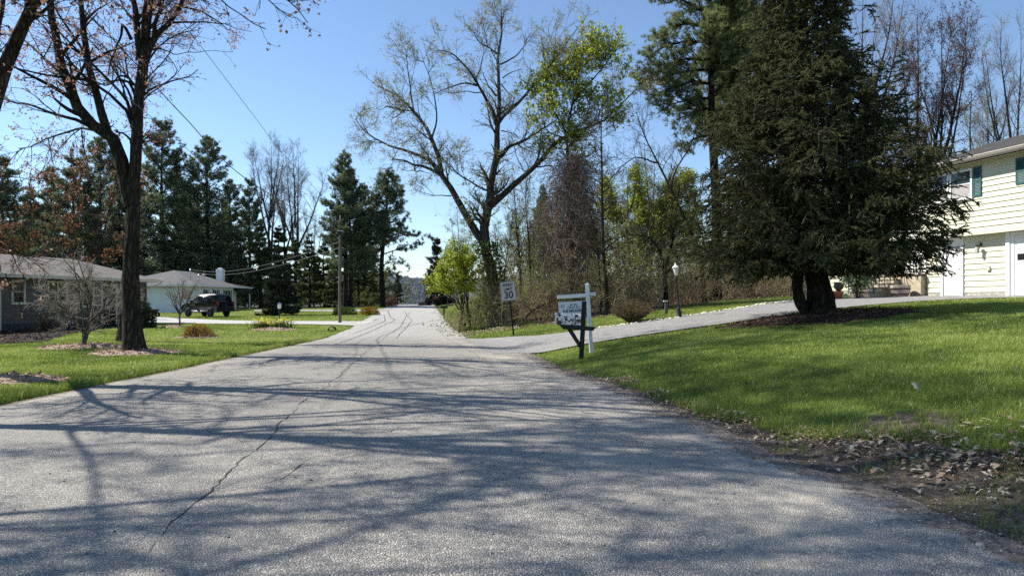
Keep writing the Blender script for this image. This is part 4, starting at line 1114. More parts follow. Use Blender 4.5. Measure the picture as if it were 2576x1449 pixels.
def mapleB_extra(mc, P0, allP, rng):
    E = np.concatenate([allP[1][:, -1], allP[2][:, -1]])
    E = E[rng.random(len(E)) < np.where(E[:, 2] > 5.0, .55, .12)]
    for k in range(3): leaves(mc, E + rng.normal(size=E.shape) * .05, rng, (.045, .09), .8, 1)
rng = np.random.default_rng(102)
big_tree('maple_tree', 'maple beyond the left edge whose thick leaning limb crosses the top left corner', TREE_B, limbs, rng,
    [dict(n=200, ang=(30, 70), L=(.9, 2.6), K=6, wob=.13, trop=.02, t0=.3, rr=.45, rmin=.011),
     dict(n=1700, ang=(30, 60), L=(.4, 1.0), K=5, wob=.16, trop=.0, t0=.15, rr=.5, rmin=.005),
     dict(n=5600, ang=(25, 65), L=(.15, .5), K=4, wob=.2, trop=.0, t0=.2, rr=.5, rmin=.004)],
    None, 'bark', 'twig', 'leaf_red', 10, extra=mapleB_extra)

# ---- two more maples of the row stand just left of the view and shade the near road
def row_maple(base, seed, label, nb=22, reach=1.0, dn=1.0):
    rq = np.random.default_rng(seed)
    b = np.array([base[0], base[1], gz(*base)])
    limbs = [([b, b + [.1, -.1, 2], b + [.3, -.1, 4], b + [.2, .2, 7], b + [.6, .3, 10], b + [.5, .2, 13.5]], .22, .03)]
    for k in range(nb):
        a = math.radians(rq.normal(185, 40)) if k > nb * .75 else math.radians(rq.normal(8, 26)); z0 = rq.uniform(5.2, 10.5) if reach == 1 else rq.uniform(5.5, 12.0); Lh = rq.uniform(3.2, 7.0) * reach
        s_ = b + np.array([.35, .1, z0]); e_ = np.array([math.cos(a), math.sin(a), 0]); up = rq.uniform(1.2, 3.6)
        limbs.append(([s_, s_ + e_ * Lh * .25 + [0, 0, up * .42], s_ + e_ * Lh * .6 + [rq.normal() * .3, rq.normal() * .3, up * .8], s_ + e_ * Lh + [0, 0, up]], rq.uniform(.03, .065), .012))
    rng = np.random.default_rng(seed + 1)
    return big_tree('maple_tree', label, b, limbs, rng,
        [dict(n=int(330 * dn), ang=(20, 50), L=(1.0 * dn ** .5, 2.8 * dn ** .5), K=6, wob=.12, trop=.02, t0=.3, rr=.5, rmin=.014),
         dict(n=int(2100 * dn), ang=(30, 60), L=(.4, 1.1), K=5, wob=.16, trop=.0, t0=.15, rr=.5, rmin=.007),
         dict(n=int(4600 * dn), ang=(25, 65), L=(.15, .5), K=4, wob=.2, trop=.0, t0=.2, rr=.5, rmin=.005)],
        None, 'bark', 'twig', 'leaf_red', 10, extra=mapleB_extra)
row_maple((-10.4, 9.2), 79, 'maple standing left of the view that throws branch shadows on the near road')
row_maple((-13.6, 24.0), 279, 'slimmer maple added behind the trunk of the big forked maple to shade the road', 14, .34, .3)  # extra tree, added for its branch shadows on the middle stretch of road
row_maple((-10.8, 5.4), 179, 'nearest maple of the row, left of the camera, shading the road at its feet', 15)
# ---- the great willow-like tree at the road bend
CB = np.array([-.72, 32.0, gz(-.72, 32.0)])
d3 = 32.0
def C(x, y, dd=0): return P3(x, y, d3 + dd)
def Z4(x, y, dd=0): return C((1000 + x / 2.2644) * .8587, (y / 2.2644) * .8587, dd)   # reading of the enlarged crown
limbs = [
    ([CB, C(1246, 760), C(1238, 690), C(1222, 630), C(1218, 570), C(1228, 530), Z4(985, 1300), Z4(1000, 1180), Z4(1030, 1060), Z4(1028, 900), Z4(1050, 780), Z4(1045, 600), Z4(1040, 400), Z4(1035, 300), Z4(1075, 180), Z4(1060, 60)], .33, .02),
    ([C(1222, 620), Z4(840, 1440), Z4(770, 1320), Z4(700, 1210), Z4(655, 1140), Z4(640, 1030), Z4(590, 900), Z4(540, 810), Z4(470, 740), Z4(400, 660), Z4(300, 600), Z4(200, 540)], .21, .02),
    ([Z4(665, 1150), Z4(600, 1080), Z4(520, 1030), Z4(430, 1000), Z4(340, 975), Z4(270, 945), Z4(200, 910), Z4(140, 860), Z4(90, 790)], .10, .015),
    ([Z4(680, 1180), Z4(610, 1130), Z4(540, 1105), Z4(470, 1090), Z4(420, 1065), Z4(330, 1062)], .09, .03),
    ([Z4(490, 1100), Z4(490, 1135), Z4(545, 1138)], .04, .02), ([Z4(335, 1062), Z4(355, 1030), Z4(350, 1000)], .03, .015),
    ([Z4(985, 1370), Z4(1060, 1300), Z4(1150, 1220), Z4(1260, 1130), Z4(1340, 1040), Z4(1420, 950), Z4(1540, 880), Z4(1640, 840), Z4(1740, 800), Z4(1850, 700), Z4(1960, 590)], .17, .02),
    ([Z4(1045, 1040), Z4(1110, 980), Z4(1200, 940), Z4(1290, 890), Z4(1380, 830), Z4(1450, 780)], .10, .02),
    ([Z4(1040, 820), Z4(1080, 770), Z4(1180, 680), Z4(1260, 590), Z4(1340, 500), Z4(1420, 390), Z4(1480, 310), Z4(1560, 190)], .09, .015),
    ([Z4(1030, 830), Z4(1000, 740), Z4(950, 630), Z4(900, 550), Z4(860, 480), Z4(790, 400), Z4(720, 350), Z4(640, 330)], .10, .015),
    ([Z4(900, 570), Z4(820, 550), Z4(740, 565), Z4(680, 600), Z4(600, 630)], .05, .012),
    ([Z4(890, 520), Z4(930, 440), Z4(945, 340), Z4(930, 250)], .04, .01),
    ([Z4(1030, 640), Z4(960, 540), Z4(935, 480)], .05, .015),
    ([Z4(1040, 360), Z4(960, 310), Z4(900, 270), Z4(870, 200)], .05, .012),
    ([Z4(1055, 430), Z4(1130, 390), Z4(1200, 320), Z4(1250, 220)], .045, .01),
    ([Z4(1330, 510), Z4(1400, 460), Z4(1480, 420), Z4(1560, 400)], .05, .012),
    ([Z4(1440, 380), Z4(1400, 300), Z4(1370, 210)], .03, .01),
    ([Z4(600, 920), Z4(630, 760), Z4(610, 600), Z4(560, 460), Z4(530, 350)], .05, .01),
    ([Z4(480, 750), Z4(460, 620), Z4(440, 480), Z4(430, 320)], .05, .01),
    ([Z4(420, 740), Z4(350, 715), Z4(285, 712)], .06, .03), ([Z4(400, 740), Z4(360, 780), Z4(310, 770)], .03, .01),
    ([Z4(980, 1270), Z4(880, 1220), Z4(780, 1150), Z4(680, 1060), Z4(650, 1000)], .05, .02),
    ([Z4(730, 1300), Z4(660, 1300), Z4(570, 1290), Z4(500, 1260)], .03, .008),
    ([Z4(1060, 870), Z4(1120, 880), Z4(1170, 910)], .03, .01), ([Z4(580, 890), Z4(500, 890), Z4(430, 930)], .03, .008),
    ([Z4(1280, 1120), Z4(1200, 1130), Z4(1150, 960)], .035, .01), ([Z4(1700, 810), Z4(1720, 730), Z4(1740, 640), Z4(1800, 560)], .03, .01),
    ([Z4(1060, 560), Z4(1110, 620), Z4(1160, 660)], .03, .01), ([Z4(1070, 520), Z4(1130, 480), Z4(1200, 460)], .03, .01),
]
# limbs leave the picture plane in depth too
rngd = np.random.default_rng(5)
for k in range(1, len(limbs)):
    p = [q.copy() for q in limbs[k][0]]
    a = rngd.uniform(-1.0, 1.0) * (1.6 if len(p) > 6 else .7)
    for i, q in enumerate(p):
        f = (i / (len(p) - 1)); dd = a * f * f * 1.5
        s = (q[1] + dd) / q[1]; p[i] = np.array([q[0] * s, q[1] + dd, EYE + (q[2] - EYE) * s])
    limbs[k] = (p, limbs[k][1], limbs[k][2])
def ivy_extra(mc, P0, allP, rng):
    # fluffy catkin-like buds thick at the top shoots
    E = allP[2]
    q = along(E, 17000, rng, .2, .05); leaves(mc, q, rng, (.05, .11), .5, 1)
rng = np.random.default_rng(103)
root = big_tree('broad_tree', 'great spreading tree with dark limbs and pale budding twigs by the road bend', CB, limbs, rng,
    [dict(n=230, ang=(25, 65), L=(.9, 2.4), K=6, wob=.16, trop=.10, t0=.3, rr=.45, rmin=.012, skiptrunk=False),
     dict(n=1500, ang=(25, 60), L=(.5, 1.3), K=5, wob=.18, trop=.04, t0=.2, rr=.5, rmin=.008),
     dict(n=6500, ang=(25, 60), L=(.25, .7), K=4, wob=.2, trop=-.03, t0=.2, rr=.5, rmin=.0065)],
    None, 'bark_gray', 'twig_gray', 'leaf_bud', 10, extra=ivy_extra)
mb = MB()      # ivy on the lower trunk
n = 2800; h = rng.random(n) ** .8 * 3.6; a = rng.random(n) * 2 * PI
rad = .36 + .1 * np.exp(-h) + rng.gamma(2, .09, n)
xc = np.interp(h, [0, 1, 2.2, 3.3, 4.2], [0, -.1, -.2, -.5, -.55])
leaves(mb, np.stack([xc + rad * np.cos(a), rad * np.sin(a), h + .3], 1), rng, (.06, .14), .8, 0)
mb.build('ivy', M['leaf_ivy'], root)

# ---- conifers
def pine_meshes(seed, H=18.0, clear=.25, rmax=3.2, nwh=24, twoT=False, tl=(.2, .34), tw=.038, dens=1.0, mat='needle_pine', shape='pine', sag=0.0):
    rng = np.random.default_rng(seed)
    mt, mc = MB(), MB()
    trunks = [np.array([[0, 0, -.3], [.08, 0, H * .3], [-.06, .05, H * .6], [0, 0, H * .985]])]
    if twoT: trunks.append(np.array([[.7, .4, -.3], [.8, .3, H * .3], [.7, .45, H * .6], [.75, .4, H * .86]]))
    for tr in trunks:
        Ht = tr[-1][2]
        P = resample(tr, 20); R = np.linspace(.018 * H, .012, 20)
        tubes(mt, P[None], R[None], 8)
        zs = np.linspace(clear * Ht, Ht * .985, nwh)
        zs = zs + rng.normal(size=nwh) * .22
        bp, br = [], []
        for z in zs:
            f = (z - clear * Ht) / (Ht * (1 - clear)); f = min(max(f, 0), 1)
            if shape == 'pine': prof = (1 - f) ** .62 * (.72 + .28 * min(1, f * 5)) + .06
            else: prof = (1 - f) ** .95 + .03
            k = rng.integers(3, 6)
            a0 = rng.random() * 6.28
            for j in range(k):
                if rng.random() > dens and f < .85: continue
                a = a0 + j / k * 6.28 + rng.normal() * .25; L = rmax * prof * rng.uniform(.55, 1.15) * (.62 + .76 * float(vnoise(np.array(z * .9 + 30), np.array(a * 1.6 + 40), 1.6, seed % 7)) if shape == 'pine' else 1)
                el = math.radians(-2 - sag * 25 + 55 * f ** 1.4 + rng.normal() * 11)
                c = np.array([np.interp(z, P[:, 2], P[:, 0]), np.interp(z, P[:, 2], P[:, 1]), z])
                dirh = np.array([math.cos(a), math.sin(a), 0])
                t = np.linspace(0, 1, 7)
                pts = c + dirh * (L * t * math.cos(el))[:, None] + np.array([0, 0, 1]) * (L * t * math.sin(el) + (.16 - sag * .3) * L * t ** 2.2)[:, None]
                pts[1:] += rng.normal(size=(6, 3)) * .04 * L / 3
                bp.append(pts); br.append(np.linspace(.012 * L + .01, .006, 7))
        bp = np.array(bp); br = np.array(br)
        tubes(mt, bp, br, 4)
        Ls = np.linalg.norm(bp[:, -1] - bp[:, 0], axis=1)
        nsub = int(len(bp) * 12)
        idx = rng.choice(len(bp), nsub, p=Ls / Ls.sum())
        t = .25 + .75 * rng.random(nsub) ** .8
        x = t * 5.999; k = x.astype(int); fr = (x - k)[:, None]
        o = bp[idx, k] * (1 - fr) + bp[idx, k + 1] * fr
        ax = unit(bp[idx, k + 1] - bp[idx, k]); sd = np.stack([-ax[:, 1], ax[:, 0], 0 * ax[:, 0]], 1) * rng.choice([-1, 1], nsub)[:, None]
        dr = unit(ax * .8 + sd * rng.uniform(.3, 1.1, (nsub, 1)) + np.array([0, 0, .12]) + rng.normal(size=(nsub, 3)) * .12)
        ln = (Ls[idx] * (.34 - .2 * t) + .18) * rng.uniform(.6, 1.2, nsub)
        tt = np.linspace(0, 1, 4)
        sp = o[:, None] + dr[:, None] * (ln[:, None] * tt)[:, :, None] + np.array([0, 0, 1.0]) * (.12 * ln[:, None] * tt ** 2)[:, :, None]
        tubes(mt, sp, np.full((nsub, 4), .008), 3)
        q, axs = [], []
        for s in (.35, .65, .85, 1.0):
            kk = s * 2.999; ki = int(kk); f2 = kk - ki
            q.append(sp[:, ki] * (1 - f2) + sp[:, ki + 1] * f2 + rng.normal(size=(nsub, 3)) * (.1 if H > 12 else .04)); axs.append(unit(dr + np.array([0, 0, .35])))
        q = np.concatenate(q); axs = np.concatenate(axs)
        clump = np.tile(rng.random(nsub) * .7 + .15, 4)
        tufts(mc, q, axs, rng, 12, tl, tw * 1.25, .75, 0, clump)
    return mt.mesh('pine_trunk', M['bark_dark']), mc.mesh('pine_crown', M[mat])
PINES = [pine_meshes(201, 18, .1, 3.9, 40), pine_meshes(202, 18, .25, 3.2, 32, True), pine_meshes(203, 18, .18, 3.1, 36, False, dens=.85), pine_meshes(204, 18, .05, 3.7, 44)]
HEML = [pine_meshes(211, 9, .12, 1.7, 22, False, (.16, .3), .035, .9, 'needle_hemlock', 'cone', .25), pine_meshes(212, 9, .3, 1.5, 18, False, (.16, .3), .035, .8, 'needle_hemlock', 'cone', .2)]
SPR_S = pine_meshes(221, 6, .03, 1.75, 30, False, (.12, .22), .03, 1, 'needle_blue', 'cone', .35)

def place(mesh2, H0, x, ytop, dd, label, name, cat, group, wsc=1.0, rz=None, rs=None):
    X = (x - CX) / F * dd; z0 = gz(X, dd)
    H = EYE + (HY - ytop) / F * dd - z0
    s = H / H0
    return inst(name, [('trunk', mesh2[0]), ('crown', mesh2[1])], label, cat, (X, dd, z0), rs if rs is not None else random.random() * 6.28, group, (s * wsc, s * wsc, s))
Gp = 'tall pines standing behind the houses on the left'
pl = [  # x, top y, distance, proto, width, label
    (8, 398, 66, 3, 1.1, 'dark dense pine cut by the left edge above the gray roof'),
    (78, 478, 86, 1, .9, 'thin pine with visible twin stems left of the red tinged trees'),
    (128, 425, 90, 2, 1.1, 'ragged topped pine behind the red leaved maple'),
    (186, 398, 84, 3, 1.2, 'full blue green pine left of the forked maple trunk'),
    (252, 350, 95, 0, 1.0, 'tall pine seen between the two limbs of the forked maple'),
    (300, 420, 90, 2, 1.0, 'pine hidden partly by the forked maple trunk'),
    (408, 305, 88, 3, 1.02, 'tallest dense pine just right of the forked maple trunk'),
    (452, 440, 96, 0, .9, 'lower pine in the gap between the two tall ones behind the white house'),
    (522, 350, 90, 0, 1.05, 'tall pine with stepped crown behind the white house roof'),
    (578, 455, 98, 2, 1.1, 'pine above the white house chimney'),
    (628, 452, 92, 3, .8, 'dark narrow pine left of the bare gray trees'),
    (868, 386, 76, 1, 1.02, 'twin stemmed pine with a pointed top behind the utility pole'),
    (918, 470, 92, 2, 1.1, 'dark pine between the twin pine and the roadside pine'),
    (350, 470, 104, 0, 1.3, 'shadowed pine deep behind the white house roof peak'),
    (490, 500, 106, 3, 1.3, 'shadowed pine deep behind the white house ridge'),
    (560, 540, 104, 0, 1.3, 'shadowed pine behind the porch end of the white house'),
    (110, 520, 100, 0, 1.3, 'shadowed pine deep behind the gray house roof'),
    (215, 500, 102, 3, 1.3, 'shadowed pine behind the red leaved maple crown'),
    (40, 520, 98, 3, 1.2, 'shadowed pine low behind the gray house at the left'),
]
for x, yt, dd, k, w, lab in pl: place(PINES[k], 18, x, yt, dd, lab, 'pine_tree', 'pine', Gp, w)
# roadside pine with its long low limb to the right (traced)
RPd = 80.0
def RP(x, y, dd=0): return P3(x, y, RPd + dd)
rb = hit(963, 771.5); RPd = rb[1]
pr = thing('pine_tree', 'pine by the road with bare lower trunk and long limbs reaching over the road', 'pine', tuple(rb), 0, Gp)
rng = np.random.default_rng(231)
mt, mc = MB(), MB()
tr = resample([rb - [0, 0, .3], RP(961, 720), RP(960, 660), RP(966, 600), RP(972, 540), RP(975, 480), RP(978, 432)], 20); tubes(mt, (tr - rb)[None], np.linspace(.36, .03, 20)[None], 8)
BR = [([(966, 610), (1000, 595), (1040, 590), (1075, 596), (1090, 605)], 1.2), ([(964, 640), (1000, 628), (1030, 625), (1062, 612)], 1.0), ([(961, 668), (985, 660), (1010, 662), (1036, 672)], .9),
      ([(966, 620), (930, 600), (905, 610)], .8), ([(962, 655), (935, 650), (915, 660)], .7), ([(962, 700), (985, 690), (1003, 695)], .5), ([(962, 730), (980, 722), (996, 735)], .45)]
for yy in range(445, 610, 9):
    w = 6 + 46 * min(1, (yy - 430) / 70) * rng.uniform(.55, 1.1)
    for s in (-1, 1):
        w2 = w * rng.uniform(.6, 1.1); x0 = 972
        BR.append(([(x0, yy), (x0 + s * w2 * .5, yy - 4 - w2 * .08), (x0 + s * w2, yy - 10 - w2 * .1)], .7))
bp, br = [], []
for pts, wt in BR:
    a = rng.normal() * 1.2
    p = resample([RP(x, y, a * i / len(pts)) for i, (x, y) in enumerate(pts)], 8) - rb
    bp.append(p); br.append(np.linspace(.06 * wt + .02, .012, 8))
for k in range(60):     # boughs towards and away from the viewer
    z = rng.uniform(.45, .97) * (tr[-1][2] - rb[2]); L = rng.uniform(.8, 2.2) * (1.05 - z / 17.5) * 1.6 + .3; a = rng.choice([-1, 1]) * PI / 2 + rng.normal() * .5
    c = np.array([np.interp(z, tr[:, 2] - rb[2], tr[:, i] - rb[i]) for i in range(3)])
    t = np.linspace(0, 1, 8)[:, None]
    bp.append(c + t * L * np.array([math.cos(a), math.sin(a), .15])); br.append(np.linspace(.04, .012, 8))
bp, br = np.array(bp), np.array(br); tubes(mt, bp, br, 5)
sp, sr = grow(bp, br, 900, rng, (30, 70), (.4, 1.3), 4, .12, .06, .3, 1, .5, .012)
tubes(mt, sp, sr, 3)
q = np.concatenate([along(sp, 4200, rng, .3, .08), sp[:, -1]])
tufts(mc, q, unit(rng.normal(size=q.shape) * .4 + [0, 0, .7]), rng, 9, (.22, .4), .05, .8, 0, np.clip(vnoise(q[:, 0] * 1.3 + 20, q[:, 2] * 1.3, 1.0, 9), 0, 1))
mt.build('trunk', M['bark_dark'], pr); mc.build('crown', M['needle_pine'], pr)
# hemlocks and small spruces between
Gh2 = 'slender young hemlocks in the shade left of the road'
for x, yt, dd, k, w, lab in [(742, 600, 84, 1, 1.2, 'young hemlock right beside the small dark spruce'), (778, 596, 80, 0, 1.2, 'hemlock left of the utility pole, under the bare gray trees'),
        (815, 610, 82, 1, 1.3, 'hemlock close by the utility pole on its left'), (842, 640, 78, 0, 1.2, 'short hemlock right behind the utility pole'),
        (902, 640, 84, 1, 1.4, 'hemlock behind the flat topped hedge'), (935, 690, 86, 0, 1.5, 'bushy low hemlock beside the roadside pine'), (1000, 688, 96, 0, 1.1, 'small hemlock right of the roadside pine trunk'),
        (655, 560, 86, 0, 1.2, 'hemlock between white house porch and small spruce'), (700, 570, 90, 1, 1.4, 'hemlock standing behind the small dark spruce')]:
    place(HEML[k], 9, x, yt, dd, lab, 'hemlock_tree', 'hemlock', Gh2, w)
p = hit(702, 794)
inst('spruce_tree', [('trunk', SPR_S[0]), ('crown', SPR_S[1])], 'small dark conical spruce on the lawn beside the white house', 'spruce', tuple(p), 1.0, None,
     (lambda s: (s * 1.0, s * 1.0, s))((EYE + (HY - 618) / F * p[1] - p[2]) / 6))
place(SPR_S, 6, 1100, 598, 82, 'drooping brownish spruce on the far right of the road', 'spruce_tree', 'spruce', None, .85)

# ---- white pines on the right, tops out of frame (traced)
def white_pine(label, xb, dd, top_z, limbs_px, rng, x_top=None, dens=1.0):
    X0 = (xb - CX) / F * dd; b = np.array([X0, dd, gz(X0, dd)])
    root = thing('white_pine', label, 'pine', tuple(b), 0, 'tall white pines behind the big spruce')
    mt, mc = MB(), MB()
    xt = X0 if x_top is None else (x_top - CX) / F * dd
    tr = resample([b - [0, 0, .3], [X0 * .7 + xt * .3 + .1, dd, 6], [xt, dd, 11], [xt - .1, dd, top_z]], 24) - b
    tubes(mt, tr[None], np.linspace(.3, .04, 24)[None], 9)
    bp, br = [], []
    for pts in limbs_px:
        a = rng.uniform(-1.5, 1.0)
        p = resample([P3(x, y, dd + a * i / len(pts)) for i, (x, y) in enumerate(pts)], 9) - b
        bp.append(p); br.append(np.linspace(.075, .014, 9))
    for k in range(int(70 * dens)):
        z = rng.uniform(.42, 1.0) * (top_z - b[2]); f = z / (top_z - b[2])
        L = (3.8 * (1 - f) ** .6 + .5) * rng.uniform(.5, 1.0); a = rng.random() * 6.28
        if math.cos(a) < -.3 and len(limbs_px) > 3 and f < .75: a += PI
        c = np.array([np.interp(z, tr[:, 2], tr[:, i]) for i in range(3)]); t = np.linspace(0, 1, 9)[:, None]
        bp.append(c + t * L * np.array([math.cos(a), math.sin(a), .1 + .5 * f]) + t ** 2 * np.array([0, 0, .12 * L])); br.append(np.linspace(.05, .012, 9))
    bp, br = wobble(np.array(bp), rng, .05), np.array(br); tubes(mt, bp, br, 6)
    sp, sr = grow(bp, br, int(3400 * dens), rng, (25, 60), (.4, 1.3), 5, .1, .08, .12, 1, .5, .009)
    tubes(mt, sp, sr, 3)
    s2, r2 = grow(sp, sr, int(9000 * dens), rng, (25, 60), (.15, .5), 3, .1, .1, .3, 1, .5, .006)
    tubes(mt, s2, r2, 3)
    q = np.concatenate([s2[:, -1], s2[:, 1], sp[:, -1]]); ax = unit(np.concatenate([s2[:, -1] - s2[:, 0], s2[:, -1] - s2[:, 0], sp[:, -1] - sp[:, -2]]) * 1.5 + [0, 0, .25])
    tufts(mc, q, ax, rng, 16, (.14, .24), .02, .75, 0, np.clip(vnoise(q[:, 0] * 1.4 + 20, q[:, 2] * 1.4, 1.0, 3), 0, 1))
    mt.build('trunk', M['bark_dark'], root); mc.build('crown', M['needle_white'], root)
    return root
rng = np.random.default_rng(240)
lp = [[(1788, 80), (1740, 60), (1690, 70), (1650, 90)], [(1790, 40), (1735, 10), (1680, -10), (1645, 0)], [(1790, 110), (1730, 105), (1670, 120), (1618, 150)],
      [(1792, 150), (1740, 150), (1690, 160), (1630, 195)], [(1790, 175), (1720, 178), (1660, 200), (1605, 212)], [(1792, 212), (1740, 210), (1690, 222), (1640, 245)],
      [(1794, 245), (1750, 252), (1700, 260), (1660, 280)], [(1794, 275), (1760, 280), (1720, 292), (1690, 310)], [(1788, 20), (1760, -40), (1720, -80), (1690, -90)],
      [(1788, -60), (1740, -90), (1690, -110)], [(1796, 330), (1770, 345), (1740, 350), (1715, 375)], [(1795, 130), (1830, 100), (1860, 60)], [(1796, 200), (1840, 190), (1880, 170)], [(1795, 60), (1850, 20), (1900, 0)]]
white_pine('tall white pine with layered boughs reaching left beside the big spruce', 1800, 34.0, 21.0, lp, rng, 1790)
white_pine('second white pine half hidden behind the big spruce top', 1890, 36.5, 20.0, [[(1885, 30), (1860, 10), (1840, 15)], [(1885, 90), (1850, 80), (1820, 100)]], rng, 1885, .8)

# ---- the big spruce on the lawn
def spruce():
    rng = np.random.default_rng(250)
    b = SPRUCE
    root = thing('spruce_tree', 'large dense spruce with two dark stems rising from the right lawn', 'spruce', tuple(b))
    def S(x, y, dd=0): return P3(x, y, 18.0 + dd) - b
    mt, mc = MB(), MB()
    # trunk: flared base, main stem and the curved second stem
    tr = resample([S(2062, 812), S(2064, 770), S(2060, 735), S(2052, 690), S(2040, 600), S(2030, 400), S(2025, 200), S(2020, 0), np.array([-.35, 0, 12.3])], 40)
    rr = np.interp(np.linspace(0, 1, 40), [0, .03, .06, .1, .14, .3, 1], [.5, .36, .3, .27, .25, .22, .02])
    S_ = 18; a = np.arange(S_) / S_ * 2 * PI; h = tr[:, 2:3]
    rad = rr[:, None] * (1 + .12 * np.cos(3 * a + h * 2.2) + .08 * np.cos(5 * a - h * 3.7) + .1 * np.sin(h * 6 + 2 * a) * np.exp(-((h - .6) / .5) ** 2))
    V = tr[:, None] + np.stack([rad * np.cos(a), rad * np.sin(a), 0 * rad], -1); V[0, :, 2] -= .3
    i = np.arange(39)[:, None] * S_; j = np.arange(S_)[None]
    mt.add(V, np.stack([i + j, i + (j + 1) % S_, i + S_ + (j + 1) % S_, i + S_ + j], -1).reshape(-1, 4), 0, None, True)
    t2 = resample([S(2062, 800), S(2040, 796), S(2022, 778, -.05), S(2010, 750, -.1), S(2006, 715, -.1), S(2008, 680, -.1), S(2005, 560, -.2), S(2000, 420, -.2)], 26)
    tubes(mt, t2[None], np.interp(np.linspace(0, 1, 26), [0, .1, .3, 1], [.2, .15, .13, .04])[None] * (1 + .08 * np.sin(np.arange(26) * 1.7))[None], 12)
    tubes(mt, np.array([resample([S(2035, 800), S(2018, 803), S(2008, 806, .1)], 6)]), np.linspace(.13, .03, 6)[None], 8)
    # crown radius by height (read off the outline, left and right differ)
    zs = np.array([.62, 1.2, 1.7, 2.6, 3.4, 4.6, 5.7, 6.7, 7.8, 8.8, 10, 11.3, 12.4])
    wl = np.array([3.0, 3.5, 3.5, 3.25, 2.9, 2.4, 1.8, 1.3, .92, .7, .48, .26, .1])
    wr_ = np.array([2.6, 3.1, 3.45, 3.5, 3.05, 2.35, 1.65, 1.2, .85, .63, .43, .23, .1])
    bp, br = [], []
    z = 1.45
    while z < 12.2:
        k = 7 if z < 9 else 5
        a0 = rng.random() * 6.28
        for j in range(k):
            a = a0 + j / k * 6.28 + rng.normal() * .3
            zz_ = z + rng.normal() * .12
            w = np.interp(zz_, zs, wl) if math.cos(a) < 0 else np.interp(zz_, zs, wr_)
            L = w * rng.uniform(.74, 1.06)
            if rng.random() < .12: L *= 1.13
            c = np.array([np.interp(zz_, tr[:, 2], tr[:, 0]), np.interp(zz_, tr[:, 2], tr[:, 1]), zz_])
            f = min(1, zz_ / 12.3)
            el = math.radians(20 * f + 6 + rng.normal() * 6)       # leaves the stem nearly level, sags, tip turns up
            t = np.linspace(0, 1, 9)
            zoff = L * (math.tan(el) * t - (.42 - .25 * f) * t ** 1.5 + (.24) * t ** 3.2)
            pts = c + np.stack([L * t * math.cos(a), L * t * math.sin(a), zoff], 1)
            pts[1:, :2] += rng.normal(size=(8, 2)) * .035
            bp.append(pts); br.append(np.linspace(.035 * (L / 3) + .012, .007, 9))
        z += .185 if z < 9 else .22
    bp, br = np.array(bp), np.array(br)
    tubes(mt, bp, br, 5)
    b2, r2_ = grow(bp, br, 1500, rng, (35, 65), (.5, 1.5), 9, .09, -.03, .15, .95, .5, .009)
    tubes(mt, b2, r2_, 4)
    bp = np.concatenate([bp, b2]); nb = len(bp)
    Ls = np.linalg.norm(bp[:, -1] - bp[:, 0], axis=1)
    # side twigs: both sides of the bough, hanging
    n1 = 15000
    idx = rng.choice(nb, n1, p=Ls / Ls.sum()); t = .18 + .82 * rng.random(n1) ** .75
    x = t * 7.999; k = x.astype(int); fr = (x - k)[:, None]
    o = bp[idx, k] * (1 - fr) + bp[idx, k + 1] * fr; ax = unit(bp[idx, k + 1] - bp[idx, k])
    sd = unit(np.stack([-ax[:, 1], ax[:, 0], 0 * ax[:, 0]], 1)) * rng.choice([-1, 1], n1)[:, None]
    dr = unit(ax * rng.uniform(.5, 1.1, (n1, 1)) + sd * rng.uniform(.5, 1.1, (n1, 1)) + np.array([0, 0, -.25]) + rng.normal(size=(n1, 3)) * .18)
    ln = (.22 + .5 * (1 - t) * np.minimum(1, Ls[idx] / 3) + .12) * rng.uniform(.6, 1.25, n1)
    tt = np.linspace(0, 1, 4)
    s1 = o[:, None] + dr[:, None] * (ln[:, None] * tt)[:, :, None] + np.array([0, 0, -1.0]) * (.22 * ln[:, None] * tt ** 1.6)[:, :, None]
    kp = s1[:, :, 2].min(1) > np.where(s1[:, 0, 0] < -1.2, .8, 1.05); s1 = s1[kp]; ln = ln[kp]; n1 = len(s1)
    tubes(mt, s1, np.full((n1, 4), .006), 3)
    # brushes: needles round every shoot
    n2 = 34000
    i2 = rng.choice(n1, n2, p=ln / ln.sum()); t = .2 + .8 * rng.random(n2)
    x = t * 2.999; k = x.astype(int); fr = (x - k)[:, None]
    o2 = s1[i2, k] * (1 - fr) + s1[i2, k + 1] * fr; ax2 = unit(s1[i2, k + 1] - s1[i2, k])
    d2_ = unit(ax2 * .9 + rng.normal(size=(n2, 3)) * .45 + np.array([0, 0, .05])); l2 = rng.uniform(.07, .2, n2)
    sh = np.concatenate([np.stack([s1[:, 1], s1[:, 2]], 1), np.stack([s1[:, 2], s1[:, 3]], 1), np.stack([o2, o2 + d2_ * l2[:, None]], 1), np.stack([bp[:, -2], bp[:, -1] + (bp[:, -1] - bp[:, -2]) * .3], 1)])
    keep = sh[:, :, 2].min(1) > np.where(sh[:, 0, 0] < -1.2, .85, 1.12) + rng.normal(size=len(sh)) * .12
    sh = sh[keep]
    # upright leader shoots that stand out
    n3 = 260; i3 = rng.choice(nb, n3); o3 = bp[i3, rng.integers(4, 9, n3)]
    sh = np.concatenate([sh, np.stack([o3, o3 + np.stack([rng.normal(size=n3) * .04, rng.normal(size=n3) * .04, rng.uniform(.16, .5, n3)], 1)], 1)])
    T = len(sh); Bn = 12
    tone = np.clip(rng.beta(2, 3, T), 0, 1)
    tone[-n3:] = rng.uniform(.6, 1, n3)
    s = rng.random((T, Bn)); pos = sh[:, 0][:, None] + (sh[:, 1] - sh[:, 0])[:, None] * s[:, :, None]
    axd = unit(sh[:, 1] - sh[:, 0])[:, None]
    rad = rng.normal(size=(T, Bn, 3)); rad = unit(rad - (rad * axd).sum(2, keepdims=True) * axd)
